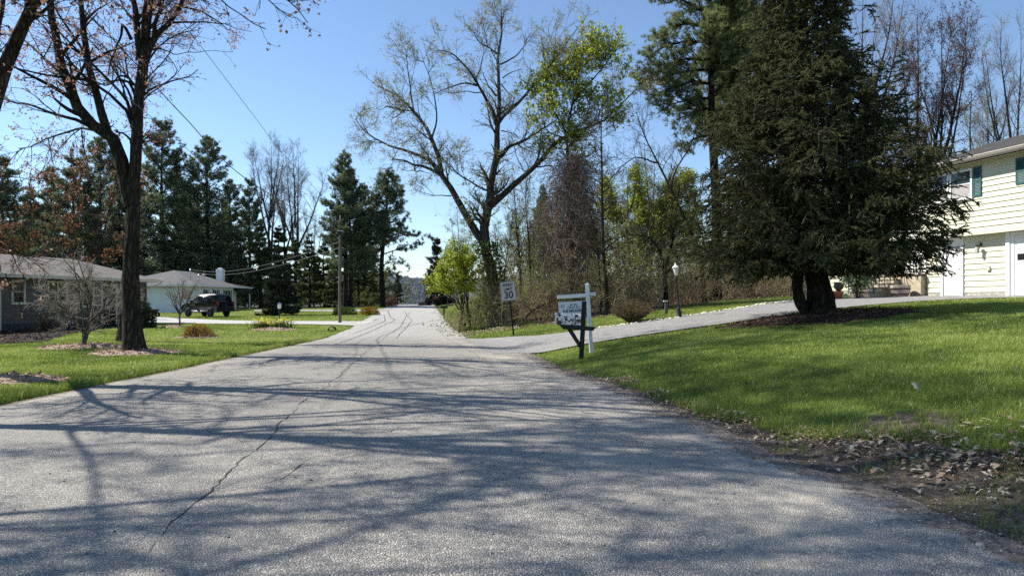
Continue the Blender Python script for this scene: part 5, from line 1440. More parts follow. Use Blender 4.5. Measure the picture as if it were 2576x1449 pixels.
    dirn = unit(axd * .9 + rad); side = unit(np.cross(dirn, rad + rng.normal(size=rad.shape) * .6))
    lnn = rng.uniform(.035, .065, (T, Bn, 1)); wd = .011
    V = np.stack([pos - side * wd, pos + side * wd, pos + dirn * lnn], 2).reshape(-1, 3)
    mc.add(V, np.arange(len(V)).reshape(-1, 3), 0, np.repeat(np.clip(tone[:, None] + rng.normal(size=(T, Bn)) * .1, 0, 1).ravel(), 3))
    # twig core of each brush
    tubes(mc, sh, np.full((T, 2), .011), 3, 0, False, tone * .7)
    mt.build('trunk', M['bark_dark'], root); mc.build('crown', M['needle_spruce'], root)
    return root
spruce()

# ---- bare deciduous prototypes
def bare_meshes(seed, H=17, forks=3, spread=.28, twig='twig', leaf=None, nleaf=0, bark='bark_gray', fork_at=.3, n1=70, n2=420, n3=1800, lsz=(.06, .12), rt=.014, slim=False, rmin=.009, jit=.06):
    rng = np.random.default_rng(seed)
    PL = []
    top = np.array([rng.normal() * .4, rng.normal() * .4, H])
    PL.append(([np.array([0, 0, -.3]), np.array([.05, .05, H * .2]), np.array([rng.normal() * .15, rng.normal() * .15, H * .45]), top * np.array([.7, .7, .78]), top], rt * H, .012))
    for k in range(forks):
        z = H * rng.uniform(fork_at, fork_at + .3); a = k / forks * 6.28 + rng.normal() * .4; L = H - z
        PL.append(([np.array([.05, .05, z]), np.array([math.cos(a) * L * spread * .45, math.sin(a) * L * spread * .45, z + L * .35]), np.array([math.cos(a) * L * spread * .8, math.sin(a) * L * spread * .8, z + L * .65]), np.array([math.cos(a) * L * spread, math.sin(a) * L * spread, z + L * rng.uniform(.85, .98)])], rt * H * .6, .012))
    P, R = limbs_to(PL, 12); P = wobble(P, rng, .06 * H / 17)
    mt, mc = MB(), MB(); tubes(mt, P, R, 8)
    s = H / 17
    P1, R1 = grow(P, R, n1, rng, (25, 55) if not slim else (45, 80), (1.2 * s, 3.6 * s) if not slim else (.8 * s, 2.4 * s), 6, .1, .10, .25, 1, .45, .014); tubes(mt, P1, R1, 5)
    P2, R2 = grow(P1, R1, n2, rng, (25, 55), (.6 * s, 1.7 * s), 5, .12, .08, .15, 1, .5, rmin); tubes(mc, P2, R2, 3)
    P3_, R3 = grow(P2, R2, n3, rng, (25, 55), (.3 * s, .9 * s), 4, .14, .06, .15, 1, .5, rmin * .8); tubes(mc, P3_, R3, 3)
    if leaf:
        q = along(P3_, nleaf, rng, .3, jit); leaves(mc, q, rng, lsz, .75, 1)
    return mt.mesh('bare_trunk', M[bark]), mc.mesh('bare_crown', [M[twig], M[leaf or 'leaf_bud']])
BARE = [bare_meshes(301, 20, 5, .24, 'twig_gray', rmin=.011, n2=600, n3=2600), bare_meshes(302, 19, 4, .3, 'twig_gray', rmin=.011, n2=600, n3=2600)]
RUST = [bare_meshes(311, 17, 2, .2, 'twig', 'leaf_rust', 5000, 'bark', .25, 110, 700, 2600, (.06, .14)), bare_meshes(312, 17, 3, .25, 'twig', 'leaf_rust', 4500, 'bark', .3, 110, 700, 2600, (.06, .14))]
SLIM = [bare_meshes(321, 12, 1, .2, 'twig', 'leaf_olive', 700, 'bark_moss', .5, 80, 420, 1500, (.05, .09), .011, True, .007), bare_meshes(322, 12, 3, .24, 'twig_gray', 'leaf_yellowgreen', 2600, 'bark_moss', .2, 110, 650, 2600, (.05, .09), .011, True, .007)]
LIME = [bare_meshes(331, 9, 4, .4, 'twig', 'leaf_lime', 24000, 'bark_moss', .12, 110, 700, 3600, (.08, .16), jit=.16)]
def placeb(mesh2, H0, x, ytop, dd, label, name, cat, group, w=1.0, rz=0.0, lean=None):
    r = place(mesh2, H0, x, ytop, dd, label, name, cat, group, w, None, rz)
    if lean: r.rotation_euler = (lean[0], lean[1], rz)
    return r
Gb = 'bare gray trees between the pines'
placeb(BARE[0], 20, 680, 372, 88, 'bare gray tree left of the pair behind the small dark spruce', 'bare_tree', 'tree', Gb, 1.0, .4)
placeb(BARE[1], 19, 745, 382, 86, 'bare gray tree with upswept twigs left of the utility pole', 'bare_tree', 'tree', Gb, 1.0, 2.4)
placeb(BARE[0], 20, 716, 430, 95, 'bare gray tree between and behind the other two near the pines', 'bare_tree', 'tree', Gb, .9, 4.4)
placeb(BARE[1], 19, 790, 520, 94, 'smaller bare tree close to the left of the twin pine', 'bare_tree', 'tree', Gb, .8, 1.4)
Gr = 'bare trees behind the yellow house'
placeb(RUST[0], 17, 2312, 42, 39, 'slender tree with rusty buds behind the left end of the yellow house roof', 'budding_tree', 'tree', Gr, .85, .3)
placeb(RUST[1], 17, 2372, 62, 38, 'rusty budded tree just right of its slender twin above the gray roof', 'budding_tree', 'tree', Gr, .8, 2.1)
placeb(BARE[1], 19, 2545, 100, 36, 'bare tree leaning in at the right edge above the gray roof', 'bare_tree', 'tree', Gr, .8, 1.1, (0, -.12))
placeb(BARE[0], 20, 2490, 255, 48, 'distant bare tree between the rusty trees and the right edge', 'bare_tree', 'tree', Gr, .9, 5.1)
placeb(SLIM[1], 12, 2440, 240, 42, 'thin bare tree low behind the middle of the gray roof', 'bare_tree', 'tree', Gr, 1.3, 3.1)
placeb(BARE[1], 19, 2170, -40, 37, 'pale bare tree showing behind the right shoulder of the spruce top', 'bare_tree', 'tree', Gr, .7, 2.9)
placeb(RUST[1], 17, 2240, 330, 44, 'rusty tree low behind the right flank of the spruce', 'budding_tree', 'tree', Gr, 1.0, 4.0)
# red maples on the left behind the gray house
LRED = [bare_meshes(341, 7, 5, .55, 'twig', 'leaf_redgreen', 1700, 'bark', .15, 60, 380, 1500, (.09, .17))]
Gm = 'red leaved maples on the left'
placeb(LRED[0], 7, 165, 545, 47, 'red and green leaved maple spreading behind the gray house roof', 'red_maple', 'maple', Gm, 1.2, .5)
placeb(LRED[0], 7, 20, 530, 50, 'red leaved maple at the left edge over the gray house', 'red_maple', 'maple', Gm, 1.1, 2.2)
placeb(LRED[0], 7, 108, 460, 80, 'dull red topped maple among the pines at the left', 'red_maple', 'maple', Gm, .6, 3.3)
placeb(LRED[0], 7, 246, 345, 82, 'orange tipped maple top between the limbs of the forked maple', 'red_maple', 'maple', Gm, .35, 1.3)

# ---- wood edge on the right: single trees
def px_tree(name, label, pts, r0, d_, rng, n=(40, 220, 900), L=(.6, 1.8), ang=(45, 85), trop=.03, leaf=None, nleaf=0, lsz=(.05, .1), bark='bark_moss', twig='twig', limbs=(), group='trees along the wood edge', t0=.25, cat='tree'):
    P = [P3(x, y, d_) for x, y in pts]; b = P[0].copy(); b[2] = gz(b[0], b[1]); P[0] = b - [0, 0, .1]
    LB = [(P, r0, .015)] + [([P3(x, y, d_ + dd) for x, y, dd in l], ra, .01) for l, ra in limbs]
    return big_tree(name, label, b, LB, rng, [dict(n=n[0], ang=ang, L=L, K=6, wob=.14, trop=trop, t0=t0, rr=.4, rmin=.011), dict(n=n[1], ang=(30, 65), L=(L[0] * .5, L[1] * .55), K=5, wob=.16, trop=trop, t0=.15, rr=.5, rmin=.007),
        dict(n=n[2], ang=(30, 65), L=(.15, .5), K=4, wob=.18, trop=0, t0=.15, rr=.5, rmin=.0055)], [(nleaf, 2, lsz, .05, .2)] if leaf else None, bark, twig, leaf, 8, group, False, cat=cat)
rng = np.random.default_rng(400)
px_tree('slim_tree', 'slim straight dark tree with sideways bare twigs behind the white sign post', [(1530, 796), (1524, 720), (1517, 620), (1515, 520), (1514, 420), (1512, 330), (1516, 270)], .12, 28.2, rng, (70, 360, 1500), (.6, 2.0))
px_tree('slim_tree', 'thin dark stem close left of the slim straight tree', [(1512, 797), (1511, 740), (1507, 680), (1500, 600), (1480, 520)], .06, 28.6, rng, (26, 140, 500), (.5, 1.4))
px_tree('leafy_tree', 'tree with bright yellow green leafy top right of the great tree', [(1432, 795), (1434, 720), (1440, 620), (1438, 520), (1432, 430), (1426, 350), (1440, 260), (1455, 180), (1470, 110)], .15, 31.0, rng,
        (150, 900, 3600), (1.0, 2.3), (30, 70), .06, 'leaf_lime', 9000, (.08, .16), 'bark_moss', 'twig', [([(1428, 345, 0), (1400, 290, .3), (1375, 240, .5), (1395, 180, .5)], .06), ([(1440, 260, 0), (1490, 200, -.4), (1530, 150, -.6), (1545, 110, -.7)], .06), ([(1430, 370, 0), (1480, 320, -.4), (1530, 250, -.8)], .06), ([(1428, 350, 0), (1380, 330, -.5), (1365, 290, -.6)], .05)], t0=.56)
px_tree('leaning_tree', 'bare leaning tree arching left in front of the white pine', [(1772, 760), (1760, 640), (1720, 545), (1690, 480), (1655, 410), (1620, 340), (1600, 280)], .14, 32.5, rng, (50, 300, 1200), (.8, 2.6), (30, 65), .06, None, 0, limbs=[([(1690, 480, 0), (1700, 430, .3), (1735, 370, .5), (1760, 300, .8)], .06), ([(1655, 410, 0), (1600, 400, -.4), (1540, 430, -.8)], .05)], t0=.3)
px_tree('dark_tree', 'dark crooked trunk right behind the lamp post', [(1676, 783), (1674, 720), (1668, 660), (1655, 620), (1625, 595), (1590, 592)], .14, 29.2, rng, (50, 320, 1300), (.6, 2.0), (30, 70), .03, 'leaf_olive', 2200, (.05, .1), 'bark_dark', limbs=[([(1672, 690, 0), (1690, 620, .3), (1700, 540, .5), (1710, 470, .6)], .08)])
px_tree('bare_sapling', 'thin bare tree in the gap right of the great tree', [(1300, 800), (1310, 700), (1302, 600), (1296, 520), (1290, 440)], .09, 36, rng, (50, 300, 1100), (.6, 1.8), (20, 50), .08, 'leaf_bud', 900)
px_tree('bare_sapling', 'second thin bare tree nearer the vine covered trunk', [(1345, 800), (1335, 700), (1330, 600), (1322, 500), (1330, 420)], .08, 37, rng, (50, 300, 1100), (.6, 1.8), (20, 50), .08, 'leaf_bud', 600)
px_tree('bare_sapling', 'short bare sapling left of the speed limit sign among the brush', [(1272, 800), (1268, 720), (1275, 640), (1290, 560)], .07, 38, rng, (40, 220, 900), (.5, 1.5), (20, 50), .08)
px_tree('fallen_limb', 'bent bare limb arching low behind the speed limit sign', [(1298, 812), (1330, 790), (1370, 765), (1420, 752), (1470, 756)], .05, 28.0, rng, (18, 80, 200), (.3, .9))
for (x, yt, dd, k, w, lab, rz) in [(1585, 420, 39, 0, 1.0, 'bare twiggy tree in the wood left of the yellow green one', .3), (1640, 360, 42, 1, 1.1, 'bare gray tree in the wood left of the white pine', 1.9), (1395, 470, 42, 0, 1.0, 'thin bare tree deep behind the vine covered trunk', 3.9),
        (1480, 480, 44, 1, 1.1, 'thin bare tree deep in the wood right of the vines', 2.9), (1700, 430, 40, 0, 1.2, 'bare tree near the white pine foot', 5.0), (1560, 560, 37, 1, 1.1, 'short olive twigged tree behind the clipped bush', .9),
        (1250, 560, 47, 0, 1.0, 'far bare tree straight behind the great trunk', 4.4), (1160, 520, 56, 1, .9, 'far bare tree above the lime green shrub', 2.0), (1330, 520, 50, 1, .9, 'far bare tree in the blue gap right of the great tree', 0.2), (1620, 540, 35, 0, 1.3, 'olive hazed tree above the clipped bush', 2.2), (1690, 600, 33, 1, 1.4, 'low olive tree behind the lamp lantern', 3.5), (1370, 600, 36, 0, 1.3, 'low bare tree left of the vine covered trunk', 1.2), (1450, 610, 35, 1, 1.3, 'low olive tree right of the vine covered trunk', 2.7), (1830, 600, 40, 0, 1.4, 'olive tree in the dark behind the spruce left flank', 4.1), (1900, 560, 44, 1, 1.4, 'bare tree deep behind the spruce stems', 1.0), (1552, 470, 47, 1, 1.3, 'hazy olive tree between the slim straight tree and the yellow green one', 3.3),
        (1655, 455, 50, 1, 1.3, 'hazy olive tree just right of the bright yellow green tree', 5.6), (1735, 520, 46, 1, 1.3, 'hazy olive tree left of the white pine trunk', .2), (1410, 520, 48, 1, 1.2, 'hazy olive tree deep behind the vines on their left', 1.6), (1580, 600, 44, 1, 1.5, 'low hazy tree deep in the wood above the clipped bush', 2.4), (1290, 600, 44, 1, 1.2, 'low hazy tree deep in the wood above the speed limit sign', 4.9)]:
    placeb(SLIM[k], 12, x, yt, dd, lab, 'bare_tree', 'tree', 'trees along the wood edge', w, rz)
placeb(LIME[0], 9, 1610, 435, 41, 'bright yellow green tree in the wood behind the clipped bush', 'leafy_tree', 'tree', 'yellow green trees in the wood', 1.1, .4)
placeb(LIME[0], 9, 1690, 500, 43, 'smaller yellow green tree beside the brighter one', 'leafy_tree', 'tree', 'yellow green trees in the wood', 1.0, 2.4)
placeb(LIME[0], 9, 1490, 560, 50, 'yellow green patch of a tree glimpsed past the vines', 'leafy_tree', 'tree', 'yellow green trees in the wood', .8, 4.4)
place(PINES[1], 18, 1365, 470, 62, 'far pine showing in the gap left of the vine covered trunk', 'pine_tree', 'pine', 'far pines past the wood', .8)
# far right roadside trees
for (x, yt, dd, lab, w, k) in [(1126, 610, 78, 'dark bare tree beyond the brownish spruce on the right of the road', 1.1, 0), (1163, 600, 74, 'dark bare tree over the far lawn on the right of the road', 1.1, 1), (1150, 640, 57, 'thin gray stem on the right verge before the far mailbox', .5, 0)]:
    placeb(SLIM[k], 12, x, yt, dd, lab, 'bare_tree', 'tree', 'bare trees along the far right of the road', w, k * 2.0)
# vines
rng = np.random.default_rng(420)
vd = 30.6; vb = P3(1432, 795, vd); vb[2] = gz(vb[0], vb[1])
vt = thing('vine_tangle', 'brown tangle of bare vines draping a dead trunk in the wood', 'vine', tuple(vb), 0)
mb = MB()
n = 1900; K = 10
ztop = EYE + (HY - 385) / F * vd - vb[2]
zz0 = rng.uniform(.22, 1, n) ** .8 * ztop
prof = np.interp(zz0 / ztop, [0, .25, .45, .6, .8, .95, 1], [.8, 1.0, 1.25, 1.25, 1.05, .65, .2])
a = rng.random(n) * 6.28; rr = prof * np.sqrt(rng.random(n))
xoff = np.interp(zz0 / ztop, [0, .5, 1], [-.1, .0, .25])
p = np.stack([rr * np.cos(a) + xoff, rr * np.sin(a), zz0], 1); d_ = unit(rng.normal(size=(n, 3)) * [.6, .6, .5] + [0, 0, -.75])
pts = [p]
for k in range(K - 1):
    d_ = unit(d_ + rng.normal(size=(n, 3)) * .42 + np.array([0, 0, -.10])); p = p + d_ * .17; p[:, 2] = np.maximum(p[:, 2], .05); pts.append(p)
tubes(mb, np.stack(pts, 1), np.full((n, K), .008), 3)
tubes(mb, np.array([resample([[0, 0, -.1], [.05, 0, 2], [-.05, 0, 4], [.1, 0, ztop]], 12)]), np.linspace(.16, .05, 12)[None], 8)
n2 = 5000; P1, R1 = grow(np.stack(pts, 1), np.full((n, K), .008), n2, rng, (30, 80), (.15, .55), 4, .3, -.05, 0, 1, .8, .006); tubes(mb, P1, R1, 3)
mb.build('vines', M['vine'], vt)

# ---- undergrowth of the wood edge: nobody could count it
def brush(name, label, region, n, hr, rng, leafm='leaf_olive', nleaf=20000, twigm='twig_brush', lsz=(.05, .11), mult=(7, 4), arch=.0):
    X, Y = region(n, rng); Z = g(X, Y)
    h = rng.uniform(hr[0], hr[1], n) * np.where(rng.random(n) < .3, .5, 1)
    d_ = unit(rng.normal(size=(n, 3)) * .33 + [0, 0, 1]); p = np.stack([X, Y, Z - .05], 1); pts = [p]
    for k in range(5):
        d_ = unit(d_ + rng.normal(size=(n, 3)) * .2 - np.array([0, 0, arch * k])); p = p + d_ * (h / 5)[:, None]; pts.append(p)
    P = np.stack(pts, 1); R = np.linspace(1, .4, 6)[None] * rng.uniform(.008, .016, n)[:, None]
    mb = MB(); tubes(mb, P, R, 3)
    P1, R1 = grow(P, R, n * mult[0], rng, (25, 70), (.4, 1.3), 5, .2, .03, .15, 1, .6, .006); tubes(mb, P1, R1, 3)
    P2, R2 = grow(P1, R1, n * mult[0] * mult[1] // 2, rng, (25, 70), (.15, .5), 3, .2, .02, .15, 1, .6, .0045); tubes(mb, P2, R2, 3)
    if nleaf: leaves(mb, along(P2, nleaf, rng, .2, .06), rng, lsz, .75, 1)
    o = mb.build(name, [M[twigm], M[leafm]]); tag(o, label, 'undergrowth', None, 'stuff'); return o
def reg_edge(n, rng):
    X = rng.uniform(-.9, 20, n); return X, woodsY(X) + .3 + rng.gamma(1.3, 2.2, n)
brush('undergrowth', 'tangled brown brush filling the edge of the wood behind the sign', reg_edge, 1000, (1.0, 3.4), np.random.default_rng(430), nleaf=15000)
def reg_deep(n, rng):
    X = rng.uniform(-1, 30, n); return X, woodsY(X) + rng.uniform(5, 24, n)
brush('undergrowth', 'taller olive brush deeper in the wood on the right', reg_deep, 1050, (3.0, 8.5), np.random.default_rng(431), 'leaf_yellowgreen', 52000, lsz=(.07, .15))
def reg_far(n, rng):
    Y = rng.uniform(44, 78, n); return eR(Y) + 2.7 + rng.gamma(1.5, 2.2, n) + np.where(Y > 60, 2.5, 0), Y
brush('undergrowth', 'rough brush on the right of the road beyond the great tree', reg_far, 150, (.6, 2.4), np.random.default_rng(432), nleaf=9000, lsz=(.06, .12))
def reg_left(n, rng):
    return rng.uniform(-75, -17, n), rng.uniform(86, 112, n)
brush('undergrowth', 'shaded brush under the pines behind the white house', reg_left, 700, (2, 8.0), np.random.default_rng(433), 'leaf_olive', 60000, 'twig', (.16, .34))
def reg_left2(n, rng):
    Y = rng.uniform(78, 100, n); return eL(Y) - 1.5 - rng.gamma(1.4, 3, n), Y
brush('undergrowth', 'low brush left of the road at the foot of the roadside pine', reg_left2, 150, (.8, 2.4), np.random.default_rng(434), 'leaf_olive', 9000, 'twig', (.08, .16))
def reg_weeds(n, rng):
    X = rng.uniform(-2.9, .3, n); return X, rng.uniform(29.9, 36, n)
brush('undergrowth', 'weeds and dry stalks around the foot of the great tree', reg_weeds, 130, (.4, 2.0), np.random.default_rng(435), 'leaf_yellowgreen', 5000, 'twig_brush', (.04, .09))

# ---- distant woods of the valley and the hill
rng = np.random.default_rng(440)
n = 9000
Y = 260 * (5600 / 260) ** rng.random(n); r = rng.uniform(-.25, -.07, n); X = r * Y
ok = vnoise(X + 5000, Y, 160, 7) > .22; X, Y = X[ok], Y[ok]; n = len(X)
Z = g(X, Y); s = rng.uniform(4, 8, n) * (1 + Y / 4500)
mb = MB()
ico = bmesh.new(); bmesh.ops.create_icosphere(ico, subdivisions=1, radius=1); iv = np.array([v.co[:] for v in ico.verts]); fi = np.array([[v.index for v in f.verts] for f in ico.faces]); ico.free()
V = iv[None] * (1 + rng.normal(size=(n, len(iv), 1)) * .18) * s[:, None, None] * np.array([1, 1, 1.1]) + np.stack([X, Y, Z + s * .6], 1)[:, None]
mb.add(V, (np.arange(n)[:, None, None] * len(iv) + fi[None]).reshape(-1, 3), 0, np.repeat(rng.random(n), len(iv)))
m_far = m_leaf('far_tree', [(0, (0.02, 0.028, 0.016)), (.45, (0.06, 0.055, 0.042)), (.75, (0.085, 0.075, 0.06)), (1, (0.11, 0.12, 0.05))], 0)
o = mb.build('woods', m_far); tag(o, 'far off woods covering the valley and the blue hill', 'woods', None, 'stuff')
# ------------------------------------------------------------------ street furniture and garden things
# speed limit sign
p = hit(1292.5, 844.5)
ss = thing('speed_limit_sign', 'leaning white speed limit 30 sign on a rusty dark post', 'road sign', tuple(p))
ss.rotation_euler = (0, math.radians(-6.2), math.radians(3))
k = p[1] / F
H_ = (844.5 - 707) * k
pw, ph = 38.5 * k / 1.0, 49 * k
mb = MB()
for a, b in ((-.03, -.015), (.015, .03)): mb.box(a, b, .012, .045, -.3, H_ - .04)
mb.box(-.015, .015, .04, .048, -.3, H_ - .04)
mb.build('post', M['postrust'], ss)
cx_ = -.028
def rrect(x0, x1, z0, z1, r, n=5):
    P = []
    for (cx, cz, a0) in ((x1 - r, z1 - r, 0), (x0 + r, z1 - r, 90), (x0 + r, z0 + r, 180), (x1 - r, z0 + r, 270)):
        for i in range(n + 1):
            a = math.radians(a0 + 90 * i / n); P.append((cx + r * math.cos(a), cz + r * math.sin(a)))
    return P
zt = H_; zb = zt - ph
mb = MB(); mb.prism(rrect(cx_ - pw / 2, cx_ + pw / 2, zb, zt, .035), -.004, .0); pn = mb.build('panel', M['alu'], ss)
mb = MB()    # black border
o_ = rrect(cx_ - pw / 2 + .008, cx_ + pw / 2 - .008, zb + .008, zt - .008, .032); i_ = rrect(cx_ - pw / 2 + .021, cx_ + pw / 2 - .021, zb + .021, zt - .021, .024); n_ = len(o_)
mb.add([(x, -.0055, z) for x, z in o_] + [(x, -.0055, z) for x, z in i_], [(i, (i + 1) % n_, n_ + (i + 1) % n_, n_ + i) for i in range(n_)])
mb.build('border', M['ink'], pn)
def letter(parent, body, size, x, z, y, mat, bold=.0, sx=1.0, name='lettering', rx=PI / 2, rz=0):
    me = text_mesh(body, size, M[mat], .0012, 'CENTER', bold, sx)
    o = bpy.data.objects.new(name, me); COL.objects.link(o); o.parent = parent; o.location = (x, y, z); o.rotation_euler = (rx, 0, rz); return o
letter(pn, 'SPEED', .135 * pw / .55, cx_, zt - .135 * ph / .7, -.006, 'ink', .004, 1.0)
letter(pn, 'LIMIT', .135 * pw / .55, cx_, zt - .285 * ph / .7, -.006, 'ink', .004, 1.0)
letter(pn, '30', .34 * pw / .55, cx_, zb + .20 * ph / .7, -.006, 'ink', .008, 1.0)
mb = MB()
for z in (zt - .05, zb + .05): mb.lathe([(.0, 0), (.009, 0), (.009, .004), (0, .006)], 0, 0, 8); v = mb.V[-1]; v[:, :] = np.stack([v[:, 0], -.004 - v[:, 2], v[:, 1] + z], 1)
mb.build('bolt', M['chrome'], pn)

# mailbox on its dark wooden post
p = hit(1462, 905); k = p[1] / F
mx = thing('mailbox', 'peeling white mailbox on a leaning dark wooden post at the lawn edge', 'mailbox', tuple(p), 0)
mx.rotation_euler = (0, math.radians(3.0), math.radians(-4))
mb = MB(); mb.bbox(-.055, .055, -.05, .05, -.3, 1.38, .008); mb.build('post', M['blackwood'], mx)
mb = MB()
mb.prism([(-.55, .79), (.30, .79), (.24, .70), (-.46, .70)], -.11, -.052); mb.prism([(-.55, .79), (.30, .79), (.24, .70), (-.46, .70)], .052, .11)
mb.build('arm', M['blackwood'], mx)
mb = MB(); mb.prism([(-.37, .70), (-.25, .70), (-.056, .42), (-.056, .27)], -.035, .035); mb.build('brace', M['blackwood'], mx)
mb = MB(); mb.box(-.60, -.06, -.1, .1, .792, .81); mb.build('shelf', M['blackwood'], mx)
def mailbox_shell(mb, x0, x1, w, h, z0, n=10, mat=0):
    P = [(-w / 2, 0), (-w / 2, h - w / 2)] + [(-w / 2 * math.cos(a), h - w / 2 + w / 2 * math.sin(a)) for a in np.linspace(0, PI, n)[1:-1]] + [(w / 2, h - w / 2), (w / 2, 0)]
    m = len(P)
    v = [(x0, y, z0 + z) for y, z in P] + [(x1, y, z0 + z) for y, z in P]
    mb.add(v, [(i, (i + 1) % m, m + (i + 1) % m, m + i) for i in range(m)], mat)
    b = mb.n - 2 * m
    for q in (list(range(m))[::-1], [m + i for i in range(m)]):
        mb.F.append(np.array([q]) + b); mb.M.append(np.array([mat], np.int32)); mb.S.append(np.array([False]))
mb = MB(); mailbox_shell(mb, -.63, -.065, .19, .27, .811); bx = mb.build('box', M['mailbox'], mx)
mb = MB(); mailbox_shell(mb, -.665, -.632, .205, .283, .80); mb.box(-.685, -.665, -.02, .02, 1.03, 1.06); mb.build('door', M['whitewood'], mx)
mb = MB(); mb.box(-.20, -.185, -.105, -.097, .83, 1.06); mb.box(-.20, -.13, -.105, -.099, 1.0, 1.06); mb.build('flag', M['rust'], bx)

# realtor sign post
p = hit(1488, 889.5); k = p[1] / F
rs = thing('estate_sign_post', 'white wooden real estate sign post with cross arm behind the mailbox', 'sign post', tuple(p), 0)
rs.rotation_euler = (0, math.radians(-3.6), math.radians(2))
Hh = (889.5 - 712.4) * k
mb = MB(); mb.bbox(-.045, .045, -.045, .045, -.3, Hh - .03, .006)
mb.add([(-.052, -.052, Hh - .03), (.052, -.052, Hh - .03), (.052, .052, Hh - .03), (-.052, .052, Hh - .03), (0, 0, Hh + .012)], [(0, 3, 2, 1)]); b_ = mb.n - 5
mb.F.append(np.array([[0, 1, 4], [1, 2, 4], [2, 3, 4], [3, 0, 4]]) + b_); mb.M.append(np.zeros(4, np.int32)); mb.S.append(np.zeros(4, bool))
mb.build('post', M['whitewood'], rs)
zA = (889.5 - 741) * k
mb = MB(); mb.bbox(-.76, -.048, -.038, .038, zA - .06, zA + .03, .006); mb.bbox(.048, .2, -.038, .038, zA - .035, zA + .05, .006)
mb.build('arm', M['whitewood'], rs)
mb = MB()
zT = zA - .145; x0, x1 = -.74, -.075
for x in (-.66, -.17): mb.bar((x, 0, zA - .06), (x, 0, zT - .02), .004, 5)
mb.build('hook', M['chrome'], rs)
mb = MB(); mb.box(x0, x1, -.008, .008, zT - .46, zT); sp_ = mb.build('sign_panel', M['signwhite'], rs)
letter(sp_, 'JOE MILANES', .085, (x0 + x1) / 2 + .01, zT - .235, -.0095, 'navy', .0035, 1.0)
mb = MB()       # looped M emblem and a small gray sprig
def stroke(pts, r, m=0): q = resample([(x, -.0095, z) for x, z in pts], 40); tubes(mb, q[None] * 1.0, np.full((1, 40), r), 4)
cx0, cz0 = (x0 + x1) / 2 + .03, zT - .125
stroke([(cx0 - .04, cz0 - .02), (cx0 - .1, cz0 - .055), (cx0 - .15, cz0 - .04), (cx0 - .13, cz0 - .01), (cx0 - .075, cz0 + .01), (cx0 - .075, cz0 + .055)], .0055)
stroke([(cx0 - .085, cz0 - .055), (cx0 - .065, cz0 + .06), (cx0 - .035, cz0 + .02), (cx0, cz0 - .055)], .0065); stroke([(cx0, cz0 - .055), (cx0 + .035, cz0 + .02), (cx0 + .065, cz0 + .06), (cx0 + .085, cz0 - .055)], .0065)
stroke([(cx0 + .075, cz0 + .045), (cx0 + .08, cz0 + .005), (cx0 + .14, cz0 - .012), (cx0 + .15, cz0 - .04), (cx0 + .1, cz0 - .05), (cx0 + .085, cz0 - .035)], .0055); stroke([(cx0 - .06, cz0 + .06), (cx0, cz0 + .05), (cx0 + .06, cz0 + .06)], .0045)
mb.build('emblem', M['ink'], sp_)
mb = MB()
for i in range(7):
    a = i * .9; stroke([(x0 + .09 + .02 * math.cos(a), cz0 + .02 + .02 * math.sin(a)), (x0 + .09 + .055 * math.cos(a + .4), cz0 + .02 + .05 * math.sin(a + .4))], .007)
mb.build('emblem', M['grayink'], sp_)

# lamp post by the driveway on the right
p = hit(1709, 800); k = p[1] / F
lp_ = thing('lamp_post', 'black iron lamp post with white topped lantern beside the right driveway', 'lamp post', tuple(p))
lp_.rotation_euler = (0, math.radians(-4.2), 0)
Hh = (800 - 661) * k
mb = MB()
mb.lathe([(.13, -.2), (.13, .02), (.11, .05), (.10, .07), (.085, .09), (.08, .22), (.06, .26), (.075, .28), (.045, .32), (.035, .42), (.032, 1.0), (.03, Hh - .50), (.045, Hh - .48), (.03, Hh - .46), (.02, Hh - .42)], 0, 0, 14)
tubes(mb, np.array([resample([(0, 0, .22), (.1, -.02, .18), (.16, -.02, .12)], 8)]), np.full((1, 8), .012), 5)
mb.bar((-.16, 0, Hh - .56), (.16, 0, Hh - .56), .012, 6)
mb.build('post', M['iron'], lp_)
mb = MB(); mb.lathe([(.02, Hh - .43), (.05, Hh - .40), (.055, Hh - .38)], 0, 0, 8); mb.lathe([(.12, Hh - .16), (.115, Hh - .14), (.05, Hh - .09), (.025, Hh - .05), (.03, Hh - .03), (.0, Hh + .01)], 0, 0, 8, 0, False)
for i in range(4): a = i * PI / 2; mb.bar((.052 * math.cos(a), .052 * math.sin(a), Hh - .38), (.1 * math.cos(a), .1 * math.sin(a), Hh - .16), .005, 4)
ln_ = mb.build('lantern', M['white'], lp_)
mb = MB(); mb.lathe([(.048, Hh - .38), (.094, Hh - .165)], 0, 0, 8, 0, False); mb.build('lamp_glass', M['lampglass'], ln_)
# wooden marker post left of it
p = hit(1676, 791)
o = thing('marker_post', 'short gray wooden post with a pale cap beside the lamp post', 'post', tuple(p))
mb = MB(); mb.bbox(-.05, .05, -.04, .04, -.2, .46, .006); mb.build('post', M['pole'], o); mb = MB(); mb.bbox(-.10, .05, -.06, .05, .462, .505, .008); mb.build('cap', M['white'], o)
# black lawn lantern on the left
p = hit(703, 812); k = p[1] / F; Hh = (812 - 761) * k
o = thing('lawn_lantern', 'black post lantern with a pale glass head behind the daffodils', 'lamp post', tuple(p))
mb = MB(); mb.lathe([(.06, -.2), (.06, .05), (.03, .1), (.03, Hh - .42), (.06, Hh - .4), (.06, Hh - .37)], 0, 0, 10); mb.build('post', M['iron'], o)
mb = MB(); mb.lathe([(.09, Hh - .36), (.11, Hh - .1)], 0, 0, 6, 0, False); mb.build('lamp_glass', M['lampglass'], o)
mb = MB(); mb.lathe([(.14, Hh - .1), (.12, Hh - .06), (.03, Hh - .01), (0, Hh + .01)], 0, 0, 6, 0, False); mb.build('cap', M['chrome'], o)

